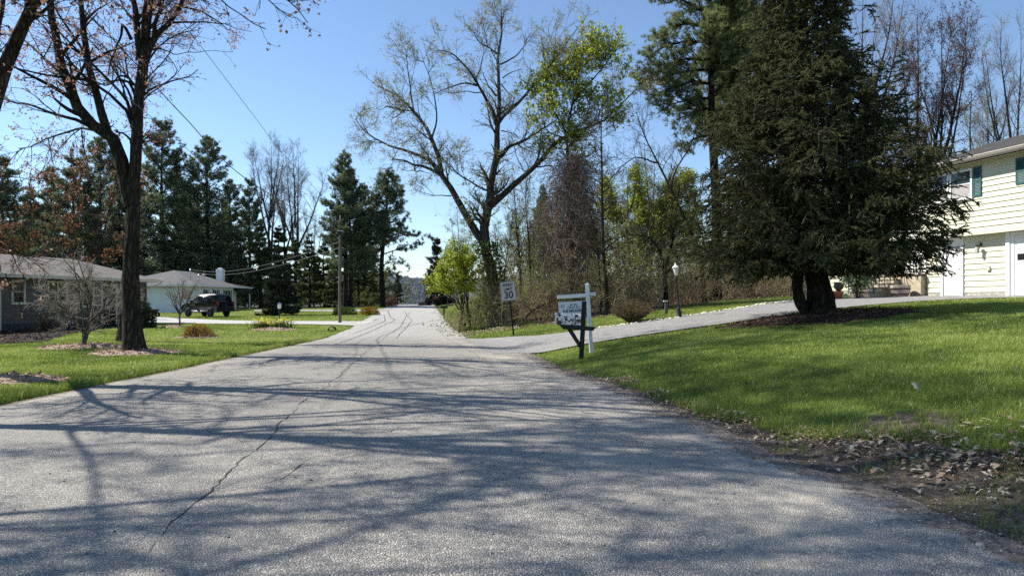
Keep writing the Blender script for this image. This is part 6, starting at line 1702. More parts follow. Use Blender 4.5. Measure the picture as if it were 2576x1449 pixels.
# utility pole and wires
PB = hit(855, 813.5); PB[1] += 0
o = thing('utility_pole', 'weathered wooden utility pole on the left verge by the pale driveway', 'utility pole', tuple(PB))
kk = PB[1] / F
ztop = (813.5 - 582) * kk; zt2 = (813.5 - 542) * kk
mb = MB(); q = resample([(0, 0, -.3), (.0, 0, 2), (.03, 0, ztop)], 14); tubes(mb, q[None], np.linspace(.092, .075, 14)[None], 12, 0, True)
mb.build('pole', M['pole'], o)
mb = MB(); mb.bar((.03, 0, ztop - .2), (.03, 0, zt2), .03, 6); mb.box(-.1, .14, -.1, .1, ztop - .18, ztop + .0); mb.bar((-.12, -.1, ztop - .4), (.1, -.1, ztop - .4), .02, 6)
mb.build('bracket', M['iron'], o)
mb = MB(); mb.box(-.13, .16, -.12, .12, ztop + .002, ztop + .03); mb.build('cap', M['chrome'], o)
TOPW = PB + np.array([.03, 0, zt2])
def wire(name, label, pts, r, mat='wire', group='overhead wires along the left of the road', K=60):
    mb = MB(); q = resample(pts, K); tubes(mb, q[None], np.full((1, K), r), 5)
    o = mb.build(name, M[mat]); tag(o, label, 'wire', group); return o
wire('overhead_wire', 'thin uppermost wire crossing the open sky down to the utility pole', [P3(180, -300, 14), P3(330, -100, 16.5), P3(464, 63, 20), P3(644, 299, 26), P3(715, 390, 30), tuple(TOPW)], .009)
wire('overhead_wire', 'thick dark cable passing behind the forked maple to the pole', [P3(20, -210, 13.5), P3(186, 0, 16), P3(285, 100, 18), P3(362, 184, 20), P3(464, 295, 23), P3(624, 454, 29), tuple(PB + np.array([0, -.1, ztop - .15]))], .016)
wire('overhead_wire', 'lower pale wire crossing in front of the forked maple limbs', [P3(-160, -170, 11), P3(43, 7, 13), P3(126, 80, 14), P3(212, 156, 15.3), P3(332, 255, 17.3), P3(428, 335, 20), P3(597, 474, 27), tuple(PB + np.array([0, -.1, ztop - .38]))], .008, 'wire_pale')
s0 = PB + np.array([-.05, .1, ztop - .6])
for i, dz in enumerate((0, -.35)):
    a = s0 + [0, 0, dz]; b = MAST + [0, 0, dz * .6]; m1 = a * .5 + b * .5 - [0, 0, .75]; m2 = a * .25 + b * .75 - [0, 0, .6]; m0 = a * .75 + b * .25 - [0, 0, .5]
    wire('service_wire', ['upper slack wire from the pole to the white house roof', 'lower slack wire from the pole to the white house roof'][i], [a, m0, m1, m2, b], .014, 'wire_pale', 'service wires to the white house')
# far pole and wires over the road
fp = hit(941, 770); fp = np.array([(941 - CX) / F * 104, 104.0, gz((941 - CX) / F * 104, 104.0)])
o = thing('utility_pole', 'distant gray utility pole between the pines beyond the crest', 'utility pole', tuple(fp))
mb = MB(); mb.bar((0, 0, -.3), (0, 0, EYE + (HY - 632) / F * 104 - fp[2]), .13, 8); mb.build('pole', M['pole'], o)
mb = MB(); mb.box(-.9, .9, -.06, .06, EYE + (HY - 645) / F * 104 - fp[2], EYE + (HY - 645) / F * 104 - fp[2] + .12); mb.build('crossarm', M['pole'], o)
for i, (ya, yb) in enumerate(((648, 668), (654, 676), (664, 700))):
    wire('overhead_wire', ['highest distant wire crossing over the road beyond the crest', 'middle distant wire crossing over the road beyond the crest', 'lowest distant wire crossing over the road beyond the crest'][i],
         [P3(941, ya, 104), P3(1000, (ya * .55 + yb * .45) + 1, 100), P3(1065, yb, 96), P3(1130, yb + 8, 93)], .02, 'wire_pale', 'far wires over the road', 30)

# far mailboxes on the right of the road
p = hit(1097.5, 770)
o = thing('mailbox', 'brown mailbox on a post far up the right side of the road', 'mailbox', tuple(p))
mb = MB(); mb.bbox(-.08, .08, -.08, .08, -.2, .75, .01); mb.build('post', M['bark_dark'], o)
mb = MB(); mailbox_shell(mb, -.36, .3, .3, .34, .75, 8); mb.build('box', M['rust'], o)
p = hit(1117, 804)
o = thing('newspaper_box', 'black flat box on a thin post on the right verge up the road', 'newspaper box', tuple(p))
mb = MB(); mb.bbox(-.05, .05, -.05, .05, -.2, .74, .004); mb.build('post', M['black'], o); mb = MB(); mb.bbox(-.22, .22, -.22, .22, .74, .9, .02); mb.build('box', M['black'], o)
p = hit(975, 772)
for i, (x, y, lab) in enumerate([(977, 772, 'small dark stub post left of the pair at the roadside pine'), (985.5, 772, 'small dark stub post right of the pair at the roadside pine')]):
    p = hit(x, y); mb = MB(); mb.lathe([(.14, -.2), (.14, .5), (.16, .55), (.1, .7), (0, .74)], 0, 0, 10); o = mb.build('stub_post', M['rust'], None, tuple(p)); tag(o, lab, 'post', 'stub posts at the crest')
# black drain pipe mouth in the left lawn
p = hit(834, 834)
o = thing('drain_pipe', 'short black corrugated pipe mouth poking from the left lawn', 'pipe', tuple(p + np.array([0, 0, .04])), .2)
mb = MB(); n = 26; t = np.linspace(-.05, .75, n); pr_ = [(.17 + .018 * (i % 2), z) for i, z in enumerate(t)]; mb.lathe(pr_, 0, 0, 16); v = mb.V[-1]; v[:, :] = np.stack([v[:, 0], v[:, 2], v[:, 1]], 1)
mb.lathe([(.15, 0), (.15, .7)], 0, 0, 16); v = mb.V[-1]; v[:, :] = np.stack([v[:, 0], v[:, 2], v[:, 1]], 1); mb.build('pipe', M['rubber'], o)

# ---- the black suv
def suv(loc, rz):
    r = thing('parked_suv', 'black suv parked at the end of the pale driveway by the white house', 'car', loc, rz)
    bm = bmesh.new()
    prof = [(-2.28, .42), (-2.34, .75), (-2.30, 1.05), (1.0, 1.08), (1.9, 1.0), (2.22, .88), (2.3, .65), (2.26, .38)]
    vs = []
    for y, s in ((-.9, 1), (-.98, 0), (.98, 0), (.9, 1)):
        vs.append([bm.verts.new((x * (1 - .01 * s), y if not (z > 1.0 and s == 0) else y * .985, z)) for x, z in prof])
    n = len(prof)
    for a in range(3):
        for i in range(n): bm.faces.new((vs[a][i], vs[a][(i + 1) % n], vs[a + 1][(i + 1) % n], vs[a + 1][i]))
    bm.faces.new(vs[0][::-1]); bm.faces.new(vs[3])
    bmesh.ops.bevel(bm, geom=list(bm.edges), offset=.05, segments=3, affect='EDGES')
    bmesh.ops.recalc_face_normals(bm, faces=bm.faces[:])
    mb = MB(); mb.bm(bm, 0, True)
    bm = bmesh.new(); pg = [(-2.24, 1.04, .93), (1.15, 1.06, .93), (.45, 1.66, .76), (.1, 1.74, .72), (-1.7, 1.76, .72), (-2.05, 1.66, .74)]
    a = [bm.verts.new((x, -w, z)) for x, z, w in pg]; b = [bm.verts.new((x, w, z)) for x, z, w in pg]; n = len(pg)
    for i in range(n): bm.faces.new((a[i], a[(i + 1) % n], b[(i + 1) % n], b[i]))
    bm.faces.new(a[::-1]); bm.faces.new(b)
    bmesh.ops.bevel(bm, geom=list(bm.edges), offset=.04, segments=2, affect='EDGES'); bmesh.ops.recalc_face_normals(bm, faces=bm.faces[:])
    mb.bm(bm, 0, True)
    for s in (-1, 1): mb.box(-1.8, .2, s * .66 - .02, s * .66 + .02, 1.78, 1.82)
    body = mb.build('body', M['carpaint'], r)
    for s in (-1, 1):
        mb = MB()
        for (xa, xb, xc, xd) in ((-2.0, -1.35, -1.35, -1.85), (-1.25, -.45, -.45, -1.25), (-.37, .88, .3, -.37)):
            def yy(z): return s * (.93 - (z - 1.05) * .3 + .006)
            mb.add([(xa, yy(1.14), 1.14), (xb, yy(1.14), 1.14), (xc, yy(1.58), 1.58), (xd, yy(1.58), 1.58)], [(0, 1, 2, 3)])
        mb.build('side_window', M['carglass'], r)
    mb = MB(); mb.add([(1.08, -.84, 1.13), (1.08, .84, 1.13), (.5, .72, 1.63), (.5, -.72, 1.63)], [(0, 1, 2, 3)]); mb.V[0][:, 0] += .02; mb.V[0][:, 2] += .02; mb.build('windscreen', M['carglass'], r)
    mb = MB(); mb.add([(-2.24, -.78, 1.14), (-2.24, .78, 1.14), (-2.1, .68, 1.6), (-2.1, -.68, 1.6)], [(0, 1, 2, 3)]); mb.build('rear_window', M['carglass'], r)
    for x in (-1.4, 1.42):
        for s in (-1, 1):
            mb = MB(); mb.lathe([(.24, -.12), (.34, -.11), (.37, -.06), (.37, .06), (.34, .11), (.24, .12)], 0, 0, 22); v = mb.V[-1]; v[:, :] = np.stack([x + v[:, 0], s * .88 + v[:, 2], .37 + v[:, 1]], 1)
            w = mb.build('tyre', M['rubber'], r)
            mb = MB(); mb.lathe([(.24, .08), (.2, .06), (.06, .09), (0, .1)], 0, 0, 16); v = mb.V[-1]; v[:, :] = np.stack([x + v[:, 0], s * (.88 + v[:, 2]), .37 + v[:, 1]], 1); mb.build('rim', M['iron'], w)
    for s in (-1, 1):
        mb = MB(); mb.bbox(2.16, 2.27, s * .72 - .17, s * .72 + .17, .72, .86, .02); mb.build('headlight', M['lens'], r)
        mb = MB(); mb.bbox(-2.37, -2.28, s * .85 - .08, s * .85 + .08, .8, 1.2, .02); mb.build('tail_light', M['redlens'], r)
        mb = MB(); mb.bbox(.75, .95, s * 1.05 - .1, s * 1.05 + .1, 1.1, 1.28, .03); mb.build('mirror', M['carpaint'], r)
    mb = MB(); mb.bbox(2.2, 2.36, -.85, .85, .4, .62, .04); mb.build('bumper', M['carpaint'], r); mb = MB(); mb.bbox(-2.44, -2.28, -.85, .85, .42, .68, .04); mb.build('bumper', M['carpaint'], r)
    return r
p = hit(527, 809.5); p[1] = 51.5; p[0] = (522 - CX) / F * 51.5; p[2] = gz(p[0], p[1]) + .02
suv(tuple(p), math.radians(156)).scale = (.8, .85, .97)
# bin and wheelbarrow by the white house
p = hit(354, 804); p = np.array([(353 - CX) / F * 54, 54.0, gz((353 - CX) / F * 54, 54.0)])
o = thing('trash_bin', 'dark wheeled trash bin beside the white house end wall', 'bin', tuple(p))
mb = MB(); mb.add([(-.24, -.26, .06), (.24, -.26, .06), (.24, .26, .06), (-.24, .26, .06), (-.3, -.34, 1.0), (.3, -.34, 1.0), (.3, .34, 1.0), (-.3, .34, 1.0)], [(0, 3, 2, 1), (0, 1, 5, 4), (1, 2, 6, 5), (2, 3, 7, 6), (3, 0, 4, 7), (4, 5, 6, 7)]); mb.build('body', M['bin'], o)
mb = MB(); mb.bbox(-.32, .32, -.38, .38, 1.002, 1.07, .02); mb.build('lid', M['bin'], o)
for s in (-.26, .26): mb = MB(); mb.lathe([(0, -.03), (.12, -.03), (.12, .03), (0, .03)], 0, 0, 14); v = mb.V[-1]; v[:, :] = np.stack([s + v[:, 2], .28 + v[:, 0], .12 + v[:, 1]], 1); mb.build('wheel', M['rubber'], o)
p = np.array([(379 - CX) / F * 52, 52.0, gz((379 - CX) / F * 52, 52.0)])
o = thing('wheelbarrow', 'dark wheelbarrow with its handles up by the white house end wall', 'wheelbarrow', tuple(p))
mb = MB(); mb.add([(-.35, -.25, .28), (.3, -.25, .28), (.3, .25, .28), (-.35, .25, .28), (-.48, -.36, .6), (.52, -.36, .62), (.52, .36, .62), (-.48, .36, .6)], [(0, 3, 2, 1), (0, 1, 5, 4), (1, 2, 6, 5), (2, 3, 7, 6), (3, 0, 4, 7)]); mb.build('tray', M['black'], o)
mb = MB()
for s in (-.24, .24): mb.bar((.45, s * .5, .2), (-1.0, s, .78), .022, 6); mb.bar((-.25, s, .4), (-.3, s, 0), .018, 6)
mb.build('frame', M['iron'], o)
mb = MB(); mb.lathe([(.08, -.05), (.2, -.05), (.2, .05), (.08, .05)], 0, 0, 16); v = mb.V[-1]; v[:, :] = np.stack([.5 + v[:, 0], v[:, 2], .2 + v[:, 1]], 1); mb.build('wheel', M['rubber'], o)

# ---- garden shrubs and small trees
def ornamental(name, label, base, H, W, rng, r0, fork, group=None, up=.04, flat=False, n=(26, 260, 1500), wig=.2, stems=5):
    b = np.asarray(base)
    L = [([b, b + [.0, 0, fork * .6], b + [.02, 0, fork]], r0, r0 * .75)]
    for k in range(stems):
        a = k / stems * 6.28 + rng.normal() * .3; w = W * rng.uniform(.6, 1.0)
        if flat: pts = [b + [0, 0, fork * .8], b + [math.cos(a) * w * .25, math.sin(a) * w * .25, fork + H * .12], b + [math.cos(a) * w * .6, math.sin(a) * w * .6, H * rng.uniform(.3, .6)], b + [math.cos(a) * w, math.sin(a) * w, H * rng.uniform(.42, .75)]]
        else: pts = [b + [0, 0, fork * .8], b + [math.cos(a) * w * .3, math.sin(a) * w * .3, H * .45], b + [math.cos(a) * w * .7, math.sin(a) * w * .7, H * .8], b + [math.cos(a) * w, math.sin(a) * w, H * rng.uniform(.85, 1.0)]]
        L.append((pts, r0 * .55, .012))
    for k in range(3): L.append(([b + [0, 0, fork], b + [rng.normal() * .1, rng.normal() * .1, H * .6], b + [rng.normal() * .25 * W, rng.normal() * .25 * W, H]], r0 * .5, .01))
    return big_tree(name, label, b, L, rng, [dict(n=n[0], ang=(30, 70), L=(.35 * H * .6, .35 * H), K=6, wob=wig, trop=up, t0=.2, rr=.6, rmin=.009), dict(n=n[1], ang=(30, 70), L=(.1 * H, .24 * H), K=5, wob=wig, trop=up, t0=.15, rr=.6, rmin=.006),
        dict(n=n[2], ang=(30, 70), L=(.04 * H, .12 * H), K=4, wob=wig, trop=up * .5, t0=.15, rr=.6, rmin=.0045)], None, 'bark_pale', 'twig_pale', None, 8, group, False, .01)
ornamental('ornamental_tree', 'bare spreading ornamental tree with pale twigs in front of the gray house', ORN_A, 2.75, 1.5, np.random.default_rng(501), .085, .55, 'bare ornamental trees on the left lawn', .03, True, (90, 560, 2000), .28, 9)
ornamental('ornamental_tree', 'slender vase shaped bare tree in front of the black suv', ORN_B, 2.35, 1.15, np.random.default_rng(502), .05, .8, 'bare ornamental trees on the left lawn', .08, False, (36, 200, 700), .08, 7)
def shrub(name, label, base, rx, rz_, n, leafm, rng, lsz, cat='shrub', shell=.5, stems=30, twig='twig', flat=0.0, z0=.0, sh=None, group=None):
    b = np.asarray(base); root = thing(name, label, cat, tuple(b), 0, group)
    u = unit(rng.normal(size=(n, 3))); u[:, 2] = np.abs(u[:, 2]) if z0 <= 0 else u[:, 2]
    r = shell + (1 - shell) * rng.random(n) ** .5
    lump = 1 + .22 * (vnoise(u[:, 0] * 2 + 9, u[:, 1] * 2 + u[:, 2] * 1.7 + 9, .6, 3) - .5) * 2
    q = u * (r * lump)[:, None] * [rx, rx, rz_]
    if flat: q[:, 2] = np.minimum(q[:, 2], rz_ * (1 - flat) + rng.normal(size=n) * .02)
    q[:, 2] += z0
    mb = MB(); leaves(mb, q, rng, lsz, .7, 0); mb.build('foliage', M[leafm], root)
    mb = MB(); k = stems; a = rng.random(k) * 6.28; e = np.stack([np.cos(a) * rx * .8 * rng.random(k), np.sin(a) * rx * .8 * rng.random(k), z0 + rz_ * rng.uniform(.2, .9, k)], 1)
    s = np.stack([np.cos(a) * .06, np.sin(a) * .06, 0 * a - .05], 1); t = np.linspace(0, 1, 6)[None, :, None]
    P = s[:, None] + (e - s)[:, None] * t; P[:, 1:-1] += rng.normal(size=(k, 4, 3)) * .02
    tubes(mb, P, np.linspace(.012, .005, 6)[None].repeat(k, 0), 4); P1, R1 = grow(P, np.full((k, 6), .008), k * 8, rng, (25, 65), (.12, .4), 4, .2, .03, .2, 1, .6, .004); tubes(mb, P1, R1, 3)
    mb.build('stems', M[twig], root); return root
shrub('orange_shrub', 'low round shrub with orange brown leaves on the left lawn', hit(497, 850), .64, .50, 2600, 'leaf_orange', np.random.default_rng(511), (.03, .07))
shrub('gold_shrub', 'rounded golden orange shrub by the far left roadside', hit(928, 793), .82, .75, 2400, 'leaf_gold', np.random.default_rng(512), (.05, .1), flat=.2)
shrub('hedge', 'flat topped green hedge left of the golden shrub', hit(865, 793), 1.0, .82, 3600, 'leaf_hedge', np.random.default_rng(513), (.05, .1), 'hedge', flat=.3)
shrub('red_shrub', 'reddish young shrub behind the roadside pine at the crest', hit(985, 771), .7, 1.1, 900, 'leaf_rust', np.random.default_rng(514), (.08, .16))
shrub('dark_shrub', 'dim twiggy shrub against the gray house wall below the window', np.array([-20.6, 30.2, gz(-20.6, 30.2)]), .75, 1.1, 260, 'leaf_olive', np.random.default_rng(515), (.03, .06), stems=70)
shrub('evergreen_bush', 'dark rounded evergreen bush at the gray house door behind the ornamental tree', np.array([-18.9, 34.4, gz(-18.9, 34.4)]), .85, 1.45, 3000, 'needle_blue', np.random.default_rng(516), (.08, .16))
shrub('rhododendron', 'pale green leafed rhododendron beside the front steps of the yellow house', np.array([13.55, 26.75, gz(13.55, 26.75)]), .68, .5, 620, 'leaf_rhodo', np.random.default_rng(517), (.09, .17), z0=.85, stems=26, shell=.3)
# lime green honeysuckle at the bend
rng = np.random.default_rng(520)
hb = np.array([-2.55, 31.0, gz(-2.55, 31.0)])
L = []
for k in range(13):
    a = rng.uniform(0, 6.28); w = rng.uniform(.5, 1.6); h = rng.uniform(2.4, 3.9)
    L.append(([hb + [.5, 0, 0] + rng.normal(size=3) * [.15, .15, 0], hb + [.35 + math.cos(a) * w * .3 , math.sin(a) * w * .3, h * .5], hb + [.1 + math.cos(a) * w * .8, math.sin(a) * w * .8, h * .85], hb + [math.cos(a) * w, math.sin(a) * w, h]], .035, .01))
big_tree('lime_shrub', 'tall shrub with bright lime green young leaves leaning out by the road bend', hb, L, rng, [dict(n=90, ang=(30, 65), L=(.5, 1.3), K=5, wob=.15, trop=.06, t0=.5, rr=.6, rmin=.008), dict(n=700, ang=(30, 65), L=(.2, .6), K=4, wob=.15, trop=.05, t0=.15, rr=.6, rmin=.005)],
         [(7500, 1, (.06, .12), .06, .2), (1500, 0, (.06, .12), .06, .5)], 'bark_moss', 'twig', 'leaf_lime', 6, None, False, cat='shrub')
# clipped dome bush by the driveway
rng = np.random.default_rng(530)
cb = hit(1590, 812); k = cb[1] / F
root = thing('clipped_bush', 'clipped bowl shaped bush with dark bare twigs beside the driveway', 'shrub', tuple(cb))
n = 420; a = rng.random(n) * 6.28; el = np.radians(20 + 70 * rng.random(n) ** 1.2)
end = np.stack([np.cos(a) * np.cos(el) * .88, np.sin(a) * np.cos(el) * .88, .27 + np.sin(el) * .51], 1) * rng.uniform(.7, 1, (n, 1))
st_ = rng.normal(size=(n, 3)) * [.04, .04, 0]; t = np.linspace(0, 1, 7)[None, :, None]
P = st_[:, None] * (1 - t) + end[:, None] * t; P[:, 1:-1] += rng.normal(size=(n, 5, 3)) * .022; P[:, :, 2] -= (.02 * np.sin(np.linspace(0, PI, 7)))[None] * (1 - np.sin(el))[:, None]
mb = MB(); tubes(mb, P, np.linspace(.014, .005, 7)[None].repeat(n, 0), 4)
P1, R1 = grow(P, np.full((n, 7), .008), 3600, rng, (25, 70), (.07, .22), 4, .25, .06, .5, 1, .6, .004); tubes(mb, P1, R1, 3)
mb.bar((0, 0, -.1), (0, 0, .24), .07, 8); mb.build('branches', M['bush_twig'], root)
mb = MB(); q = along(P1, 2600, rng, .5, .02); leaves(mb, q, rng, (.02, .045), .7, 0); mb.build('foliage', M['leaf_olive'], root)
# daffodils
rng = np.random.default_rng(540); db = hit(690, 829)
for i, (dx, lab) in enumerate([(-.55, 'clump of yellow daffodils at the left of the round bed'), (.35, 'clump of yellow daffodils and leaves at the right of the round bed')]):
    root = thing('daffodils', lab, 'flowers', (db[0] + dx, db[1], gz(db[0] + dx, db[1]) + .06), 0, 'daffodil clumps')
    n = 240; pos = np.stack([rng.normal(size=n) * .26, rng.normal(size=n) * .2, np.zeros(n)], 1)
    d_ = unit(rng.normal(size=(n, 3)) * .3 + [0, 0, 1]); h = rng.uniform(.22, .48, n); sd = unit(np.cross(d_, rng.normal(size=(n, 3)))) * .012
    V = np.stack([pos - sd, pos + sd, pos + d_ * h[:, None] + sd * .3, pos + d_ * h[:, None] - sd * .3], 1)
    mb = MB(); mb.add(V.reshape(-1, 3), np.arange(4 * n).reshape(-1, 4), 0, np.repeat(rng.random(n) * .5, 4)); mb.build('leaves', M['leaf_hedge'], root)
    tip = (pos + d_ * h[:, None])[:60 if i == 0 else 42]; 
    mb = MB(); leaves(mb, rng.normal(size=(7, 3)) * .012, rng, (.05, .08), .8, 0); bl = mb.mesh('bloom', M['flower'])
    for tp in tip:
        o = bpy.data.objects.new('bloom', bl); COL.objects.link(o); o.parent = root; o.location = tuple(tp); o.rotation_euler = tuple(rng.random(3) * 6)
# pots and barrel at the yellow house
def on(x, y, dz=0): q = hloc(x, y); return (q[0], q[1], gz(q[0], q[1]) + .05 + dz)
q = on(-.5, -.8); o = thing('barrel_planter', 'half whiskey barrel planter with dark hoops by the front steps', 'planter', q)
R_ = [(.27, 0), (.31, .1), (.34, .22), (.36, .34), (.365, .44), (.33, .44), (.32, .36), (0, .36)]
mb = MB(); mb.lathe(R_, 0, 0, 26); mb.build('staves', M['stave'], o)
for z, r in ((.06, .302), (.27, .355)): mb = MB(); mb.lathe([(r, z), (r + .012, z), (r + .016, z + .055), (r + .006, z + .055)], 0, 0, 26); mb.build('hoop', M['hoop'], o)
mb = MB(); pp = np.random.default_rng(5).normal(size=(60, 3)) * [.12, .12, .03] + [0, 0, .4]; leaves(mb, pp, np.random.default_rng(6), (.05, .1), .6, 0); mb.build('sprouts', M['leaf_yellowgreen'], o)
px = np.array([(2108 - CX) / F * 27.2, 27.2]); o = thing('flower_pot', 'terracotta flower pot at the driveway edge near the steps', 'pot', (px[0], px[1], gz(*px) + .03))
mb = MB(); mb.lathe([(0, 0), (.14, 0), (.19, .24), (.21, .24), (.215, .3), (.18, .3), (.17, .22), (0, .2)], 0, 0, 20); mb.build('pot', M['terracotta'], o)
mb = MB(); rg = np.random.default_rng(8); P = np.stack([np.stack([rg.normal(size=12) * .04, rg.normal(size=12) * .04, np.full(12, .2)], 1), np.stack([rg.normal(size=12) * .1, rg.normal(size=12) * .1, rg.uniform(.35, .6, 12)], 1)], 1); tubes(mb, P, np.full((12, 2), .006), 4); mb.build('dry_stems', M['twig'], o)
px = np.array([(2110 - CX) / F * 27.9, 27.9]); o = thing('stone_urn', 'dark weathered urn on a pedestal behind the terracotta pot', 'urn', (px[0], px[1], gz(*px)))
mb = MB(); mb.lathe([(.16, 0), (.16, .08), (.09, .12), (.08, .34), (.13, .38)], 0, 0, 16); mb.build('pedestal', M['stone_urn'], o)
mb = MB(); mb.lathe([(.08, .382), (.16, .42), (.2, .55), (.17, .66), (.2, .7), (.17, .7), (.14, .6), (0, .5)], 0, 0, 18); mb.build('bowl', M['stone_urn'], o)
# white edging stones along the far edge of the right driveway
rng = np.random.default_rng(550); mb = MB()
ico = bmesh.new(); bmesh.ops.create_icosphere(ico, subdivisions=1, radius=1); iv = np.array([v.co[:] for v in ico.verts]); fi = np.array([[v.index for v in f.verts] for f in ico.faces]); ico.free()
def stones(mb, X, Y, s, rng, lift=.01, flat=.6, rnd=None, mat=0):
    n = len(X); V = iv[None] * (1 + rng.normal(size=(n, len(iv), 1)) * .18) * s[:, None, None] * [1, 1, flat] + np.stack([X, Y, np.maximum(g(X, Y), np.where((X < eR(Y)) & (X > eL(Y)), ROADZ(X, Y), -99)) + lift], 1)[:, None]
    mb.add(V, (np.arange(n)[:, None, None] * len(iv) + fi[None]).reshape(-1, 3), mat, np.repeat(rng.random(n) if rnd is None else rnd, len(iv)), True)
n = 620; t = rng.random(n); E = np.stack([np.interp(t, np.linspace(0, 1, 80), DRF[:, i]) for i in range(2)], 1); ok = (E[:, 0] > 2.3) & (E[:, 0] < 13)
E = E[ok]; wd = np.where(E[:, 0] > 9.2, .55, .12); stones(mb, E[:, 0] + rng.normal(size=len(E)) * .04, E[:, 1] + .1 + np.abs(rng.normal(size=len(E))) * wd, rng.uniform(.03, .075, len(E)), rng, .03)
o = mb.build('edging_stones', M['whitestone']); tag(o, 'white stones lining the far edge of the right driveway', 'stones', None, 'stuff')

# ---- verge: dirt, pebbles, leaf litter
rng = np.random.default_rng(560)
n = 2600; Y = 3.8 + 16 * rng.random(n) ** 1.6; X = eR(Y) + (eG(Y) - eR(Y) + .5) * rng.beta(1.3, 1.2, n) - .35
mb = MB(); stones(mb, X, Y, rng.uniform(.004, .012, n) * (1 + (rng.random(n) < .03) * 1.6), rng, .004)
n = 900; Y = 3.4 + 14 * rng.random(n); X = rng.uniform(-6.8, 2.9, n); k = (X < eR(Y)) & (vnoise(X, Y, 1.2, 12) > .5); X, Y = X[k], Y[k]; stones(mb, X, Y, rng.uniform(.004, .010, len(X)), rng, .004, .6, rng.random(len(X)) * .5)
o = mb.build('gravel', M['pebble']); tag(o, 'loose pebbles scattered along the dirt road edge', 'gravel', None, 'stuff')
n = 3600; Y = 3.9 + 9 * rng.random(n) ** 1.5; X = eR(Y) + .1 + (eG(Y) - eR(Y) + .25) * rng.beta(2.0, 1.1, n)
keep = vnoise(X, Y, .6, 14) > .38; X, Y = X[keep], Y[keep]; n = len(X)
def litter(mb, X, Y, rng, s=(.03, .1), lift=.012, rnd=None):
    n = len(X); a = rng.random(n) * 6.28; s_ = rng.uniform(s[0], s[1], n); r = rng.random(n) if rnd is None else rnd
    prof = np.array([(0, 0), (.35, .32), (.55, .18), (.75, .34), (1, 0), (.75, -.34), (.55, -.18), (.35, -.32)])
    lx, ly = prof[:, 0] - .5, prof[:, 1]; tilt = rng.normal(size=n) * .42; curl = rng.uniform(.2, 1.1, n)
    Xv = X[:, None] + s_[:, None] * (lx * np.cos(a)[:, None] - ly * np.sin(a)[:, None]); Yv = Y[:, None] + s_[:, None] * (lx * np.sin(a)[:, None] + ly * np.cos(a)[:, None])
    Zv = g(X, Y)[:, None] + lift + s_[:, None] * (np.abs(ly) * curl[:, None] + lx * tilt[:, None] + .2 * rng.random((n, 1)) + .12)
    mb.add(np.stack([Xv, Yv, Zv], -1).reshape(-1, 3), np.arange(n * 8).reshape(n, 8), 0, np.repeat(r, 8))
mb = MB(); litter(mb, X, Y, rng, (.02, .07))
Y = rng.uniform(4.3, 6.6, 420); X = 3.7 + rng.normal(size=420) * .55 + (6.6 - Y) * .5; litter(mb, X, Y, rng, (.04, .10), .012, rng.uniform(.35, 1, 420))
n = 900; X = rng.uniform(-3, 14, n); Y = woodsY(X) + rng.normal(size=n) * .35 - .1; litter(mb, X, Y, rng, (.05, .12), .02)
n = 260; X = rng.uniform(-2.6, .3, n); Y = rng.uniform(27.2, 30.5, n); litter(mb, X, Y, rng, (.06, .14), .02, rng.uniform(.6, 1, n))
n = 5000; Y = 3.6 + 12 * rng.random(n) ** 1.5; X = eR(Y) - .1 + (eG(Y) - eR(Y) + .4) * rng.random(n); leaves(mb, np.stack([X, Y, g(X, Y) + .012 + .012 * rng.random(n)], 1), rng, (.008, .035), .35, 0, .75, rng.random(n) ** 1.4 * .9)
o = mb.build('leaf_litter', M['litter']); tag(o, 'dead oak leaves drifted on the dirt verge and the wood edge', 'leaf litter', None, 'stuff')
# single fallen leaves on the right lawn
FL = [(2310, 988, 'curled pale leaf standing in the grass, largest on the right lawn', .12), (2045, 944, 'tan fallen leaf in the grass right of the mailbox', .08), (1898, 972, 'small white petal like leaf on the lawn near the verge', .07), (2462, 1052, 'tan fallen leaf low on the lawn near the right edge', .09), (2477, 1000, 'pale fallen leaf on the lawn above the bare patch', .07), (2563, 940, 'tan fallen leaf at the right edge of the frame', .08)]
mw = m_leaf('fallen_leaf', [(0, (.3, .2, .14)), (1, (.55, .44, .36))], .3)
for x, y, lab, s in FL:
    q = hit(x, y); mb = MB(); rg = np.random.default_rng(int(x))
    prof = [(0, 0), (.3, .3), (.5, .2), (.75, .32), (1, 0), (.75, -.32), (.5, -.2), (.3, -.3)]
    V = [((b * 1.1) * s, .55 * s * a + .3 * s * abs(b), .03 + .75 * a * s) for a, b in prof]; V = [(0, .27 * s, .03 + .375 * s)] + V
    mb.add(V, [(0, i + 1, (i + 1) % 8 + 1) for i in range(8)], 0, .6 + .4 * rg.random()); o = mb.build('fallen_leaf', mw, None, tuple(q), rg.random() * 3); tag(o, lab, 'leaf', 'fallen leaves on the right lawn')
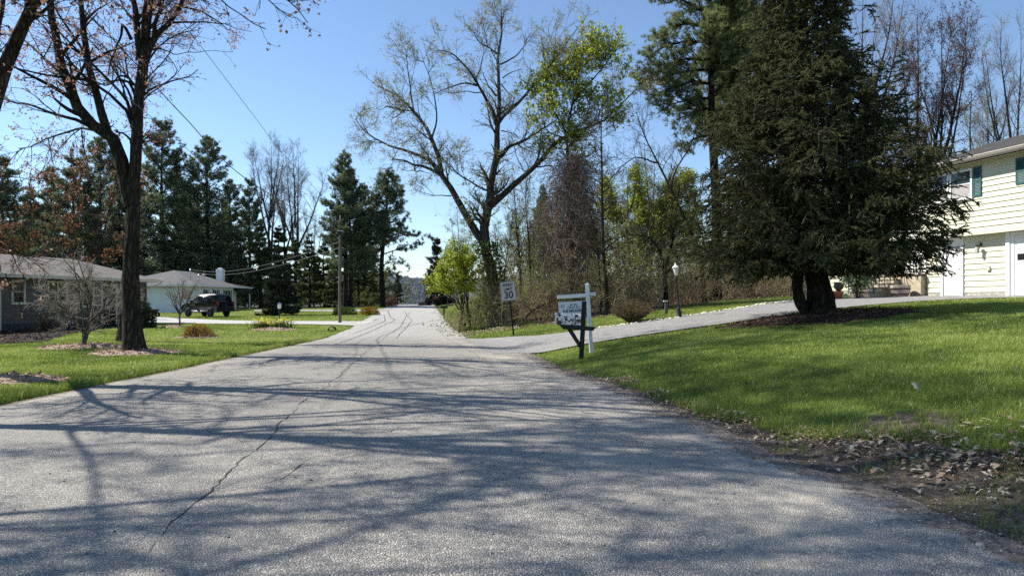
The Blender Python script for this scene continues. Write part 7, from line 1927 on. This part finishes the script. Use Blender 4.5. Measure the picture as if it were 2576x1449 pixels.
# ------------------------------------------------------------------ grass blades on the lawns
HPOLY = [tuple(hloc(x, y)) for x, y in ((-9.2, 1.1), (-2.7, 1.1), (-2.7, -1.7), (-.05, -1.7), (-.05, -.2), (9.6, -.2), (9.6, 8), (-9.2, 8))]
GPOLY = [tuple(GO + GU * x + np.array([-GU[1], GU[0]]) * y) for x, y in ((-6, 0), (9, 0), (9, 7.6), (-6, 7.6))]
def lawn_ok(X, Y):
    right = (X > eG(Y) + .10 * (vnoise(X, Y, .35, 21) - .3) + (vnoise(X, Y, .12, 22) - .5) * .12) & (Y < woodsY(X) + .1)
    bay = np.hypot((X - 4.0) / .5, (Y - 7.1) / .5) < .75 + .5 * vnoise(X, Y, .25, 23)
    right &= ~(bay & (Y < 9) & (vnoise(X, Y, .07, 27) > .42))
    vr = (Y > 27) & (X > eR(Y) + .15) & (X < eR(Y) + 2.4 + 1.4 * vnoise(X, Y, 2.5, 24)) & (Y < 90)
    left = (X < eL(Y) - .02 - .05 * vnoise(X, Y, .3, 25)) & (Y < 84) & (X > -40)
    ok = right | left | vr
    ok &= ~inpoly(X, Y, DRIVE_POLY) & ~inpoly(X, Y, DRIVEL_POLY) & ~inpoly(X, Y, DRIVE3_POLY) & ~in_mulch(X, Y, .97) & ~inpoly(X, Y, HPOLY) & ~inpoly(X, Y, GPOLY)
    return ok
def blades(mb, X, Y, h, w, rng, lean=.45, rnd=None, mat=0):
    n = len(X); Z = g(X, Y) - .005
    a = rng.random(n) * 6.28; d = np.stack([np.cos(a), np.sin(a)], 1); b = rng.random(n) * 6.28; ln = rng.uniform(.05, lean, n) * 1.0
    s = np.stack([np.cos(b), np.sin(b)], 1) * (w / 2)[:, None]
    V = np.zeros((n, 5, 3)); p = np.stack([X, Y], 1)
    V[:, 0, :2] = p - s; V[:, 1, :2] = p + s; V[:, 0, 2] = V[:, 1, 2] = Z
    m = p + d * (h * ln * .35)[:, None]; V[:, 2, :2] = m + s * .8; V[:, 3, :2] = m - s * .8; V[:, 2, 2] = V[:, 3, 2] = Z + h * .6
    V[:, 4, :2] = p + d * (h * ln)[:, None]; V[:, 4, 2] = Z + h
    i = np.arange(n)[:, None] * 5; r = rng.random(n) if rnd is None else rnd
    base = mb.n
    mb.add(V.reshape(-1, 3), i + np.array([[0, 1, 2, 3]]), mat, np.repeat(r, 5))
    mb.F.append(i + np.array([[3, 2, 4]]) + base); mb.M.append(np.full(n, mat, np.int32)); mb.S.append(np.zeros(n, bool))
rng = np.random.default_rng(600)
mb = MB()
def scatter(n, x0, x1, y0, y1, h, w, lean=.5, cond=None, base=0.52):
    X = rng.uniform(x0, x1, n); Y = rng.uniform(y0, y1, n)
    k = lawn_ok(X, Y) & (np.abs(X / np.maximum(Y, .1)) < 1.15)
    if cond is not None: k &= cond(X, Y)
    X, Y = X[k], Y[k]; m = len(X)
    tone = np.clip(base + .7 * (vnoise(X, Y, 1.3, 31) - .5) + .5 * (vnoise(X, Y, 3.7, 34) - .5) + .5 * (vnoise(X, Y, .3, 32) - .5) + rng.normal(size=m) * .2, 0, .96)
    tone = np.where(rng.random(m) < .02, rng.uniform(.97, 1, m), tone)
    hh = rng.uniform(h[0], h[1], m) * (.75 + .6 * vnoise(X, Y, .5, 33)); ww = rng.uniform(w[0], w[1], m)
    blades(mb, X, Y, hh, ww, rng, lean, tone)
scatter(210000, 2.4, 13, 5, 11.5, (.04, .085), (.0035, .006), 1.1)
scatter(190000, .2, 19.5, 11.5, 17, (.035, .065), (.006, .009), 1.0)
scatter(130000, .2, 24, 17, 27, (.04, .07), (.009, .014), .8)
scatter(60000, -4, 14, 22, 34, (.05, .08), (.012, .018), .8)
scatter(90000, -13, -7, 8.8, 15, (.04, .08), (.005, .008), .9, base=.66)
scatter(150000, -24, -7, 13, 26, (.04, .07), (.009, .014), .9, base=.7)
scatter(110000, -34, -7, 24, 44, (.04, .07), (.016, .026), .9, base=.75)
scatter(70000, -40, -9, 42, 72, (.05, .08), (.03, .045), .9, base=.78)
scatter(40000, -8, 2, 30, 75, (.05, .14), (.02, .03), .8, base=.62)
# taller fringes where the mower does not reach
scatter(16000, -7.55, -7.15, 8.5, 30, (.08, .17), (.006, .01), 1.0, base=.5)
scatter(26000, 1.6, 5.2, 6.4, 12, (.09, .17), (.004, .007), 1.1, lambda X, Y: X < eG(Y) + .28, .45)
o = mb.build('lawn_grass', M['grass']); tag(o, 'mown green grass blades of the lawns', 'grass', None, 'stuff')
# tufts and dry straw in the dirt verge
mb = MB(); n = 16000
X = rng.uniform(2.4, 6.0, n); Y = rng.uniform(3.4, 8.5, n); k = (X > eR(Y) + .05) & (X < eG(Y) + .4) & (vnoise(X, Y, .45, 41) > np.where((Y < 5.4) & (X > 3.3), .34, .60)); X, Y = X[k], Y[k]
blades(mb, X, Y, rng.uniform(.02, .09, len(X)), rng.uniform(.003, .006, len(X)), rng, 1.2, rng.random(len(X)) * .7, 0)
n = 5000; X = rng.uniform(2.0, 5.5, n); Y = rng.uniform(4.0, 12, n); k = (X > eR(Y) + .05) & (X < eG(Y) + .2) & (vnoise(X, Y, .4, 42) > .5); X, Y = X[k], Y[k]
blades(mb, X, Y, rng.uniform(.01, .04, len(X)), rng.uniform(.003, .006, len(X)), rng, 3.5, rng.random(len(X)), 1)
o = mb.build('verge_grass', [M['grass'], M['grass_dry']]); tag(o, 'sparse grass tufts and straw in the dirt verge', 'grass', None, 'stuff')

# ------------------------------------------------------------------ air, light, camera
def add_haze(dens):
    m, nt, out = newmat('haze_air')
    v = nt.nodes.new('ShaderNodeVolumePrincipled'); v.inputs['Color'].default_value = (.5, .68, 1, 1); v.inputs['Density'].default_value = dens; v.inputs['Anisotropy'].default_value = 0.3
    lk(nt, v.outputs[0], out.inputs['Volume'])
    mb = MB(); mb.box(-7200, 7200, -320, 9300, -130, 270); o = mb.build('haze', m); tag(o, 'thin blue air over the valley', 'haze', None, 'stuff')
HAZE = 0.000024
if HAZE: add_haze(HAZE)
w = bpy.data.worlds.new('World'); sc.world = w; w.use_nodes = True
nt = w.node_tree; bg = nt.nodes['Background']
sky = nt.nodes.new('ShaderNodeTexSky'); sky.sky_type = 'NISHITA'; sky.sun_disc = False
sky.sun_elevation = SUN_EL; sky.sun_rotation = math.atan2(-SUN_H[0], -SUN_H[1])
sky.altitude = 100; sky.air_density = 1.0; sky.dust_density = 0.0; sky.ozone_density = 3.5
nt.links.new(sky.outputs[0], bg.inputs[0]); bg.inputs[1].default_value = 0.1
L = bpy.data.lights.new('sun', 'SUN'); L.energy = 5.0; L.angle = math.radians(.6); L.color = (1.0, .94, .84)
lo = bpy.data.objects.new('sun', L); COL.objects.link(lo)
dv = Vector((SUN_H[0] * math.cos(SUN_EL), SUN_H[1] * math.cos(SUN_EL), -math.sin(SUN_EL)))
lo.rotation_euler = dv.to_track_quat('-Z', 'Y').to_euler(); lo.location = (-30, 30, 40)
cam = bpy.data.cameras.new('camera'); cam.sensor_width = 36; cam.lens = 36 * F / 2576; cam.shift_y = (HY - 724.5) / 2576
cam.clip_start = .05; cam.clip_end = 30000
co = bpy.data.objects.new('camera', cam); COL.objects.link(co); co.location = (0, 0, EYE); co.rotation_euler = (PI / 2, 0, 0)
sc.camera = co
sc.view_settings.view_transform = 'Standard'; sc.view_settings.look = 'None'; sc.view_settings.exposure = 0.85; sc.view_settings.gamma = 1
sc.view_settings.use_curve_mapping = False
cy = sc.cycles
cy.max_bounces = 5; cy.diffuse_bounces = 3; cy.glossy_bounces = 2; cy.transmission_bounces = 3; cy.transparent_max_bounces = 4; cy.volume_bounces = 1
cy.use_denoising = False; cy.use_adaptive_sampling = True; cy.adaptive_threshold = 0.01
cy.sample_clamp_indirect = 6
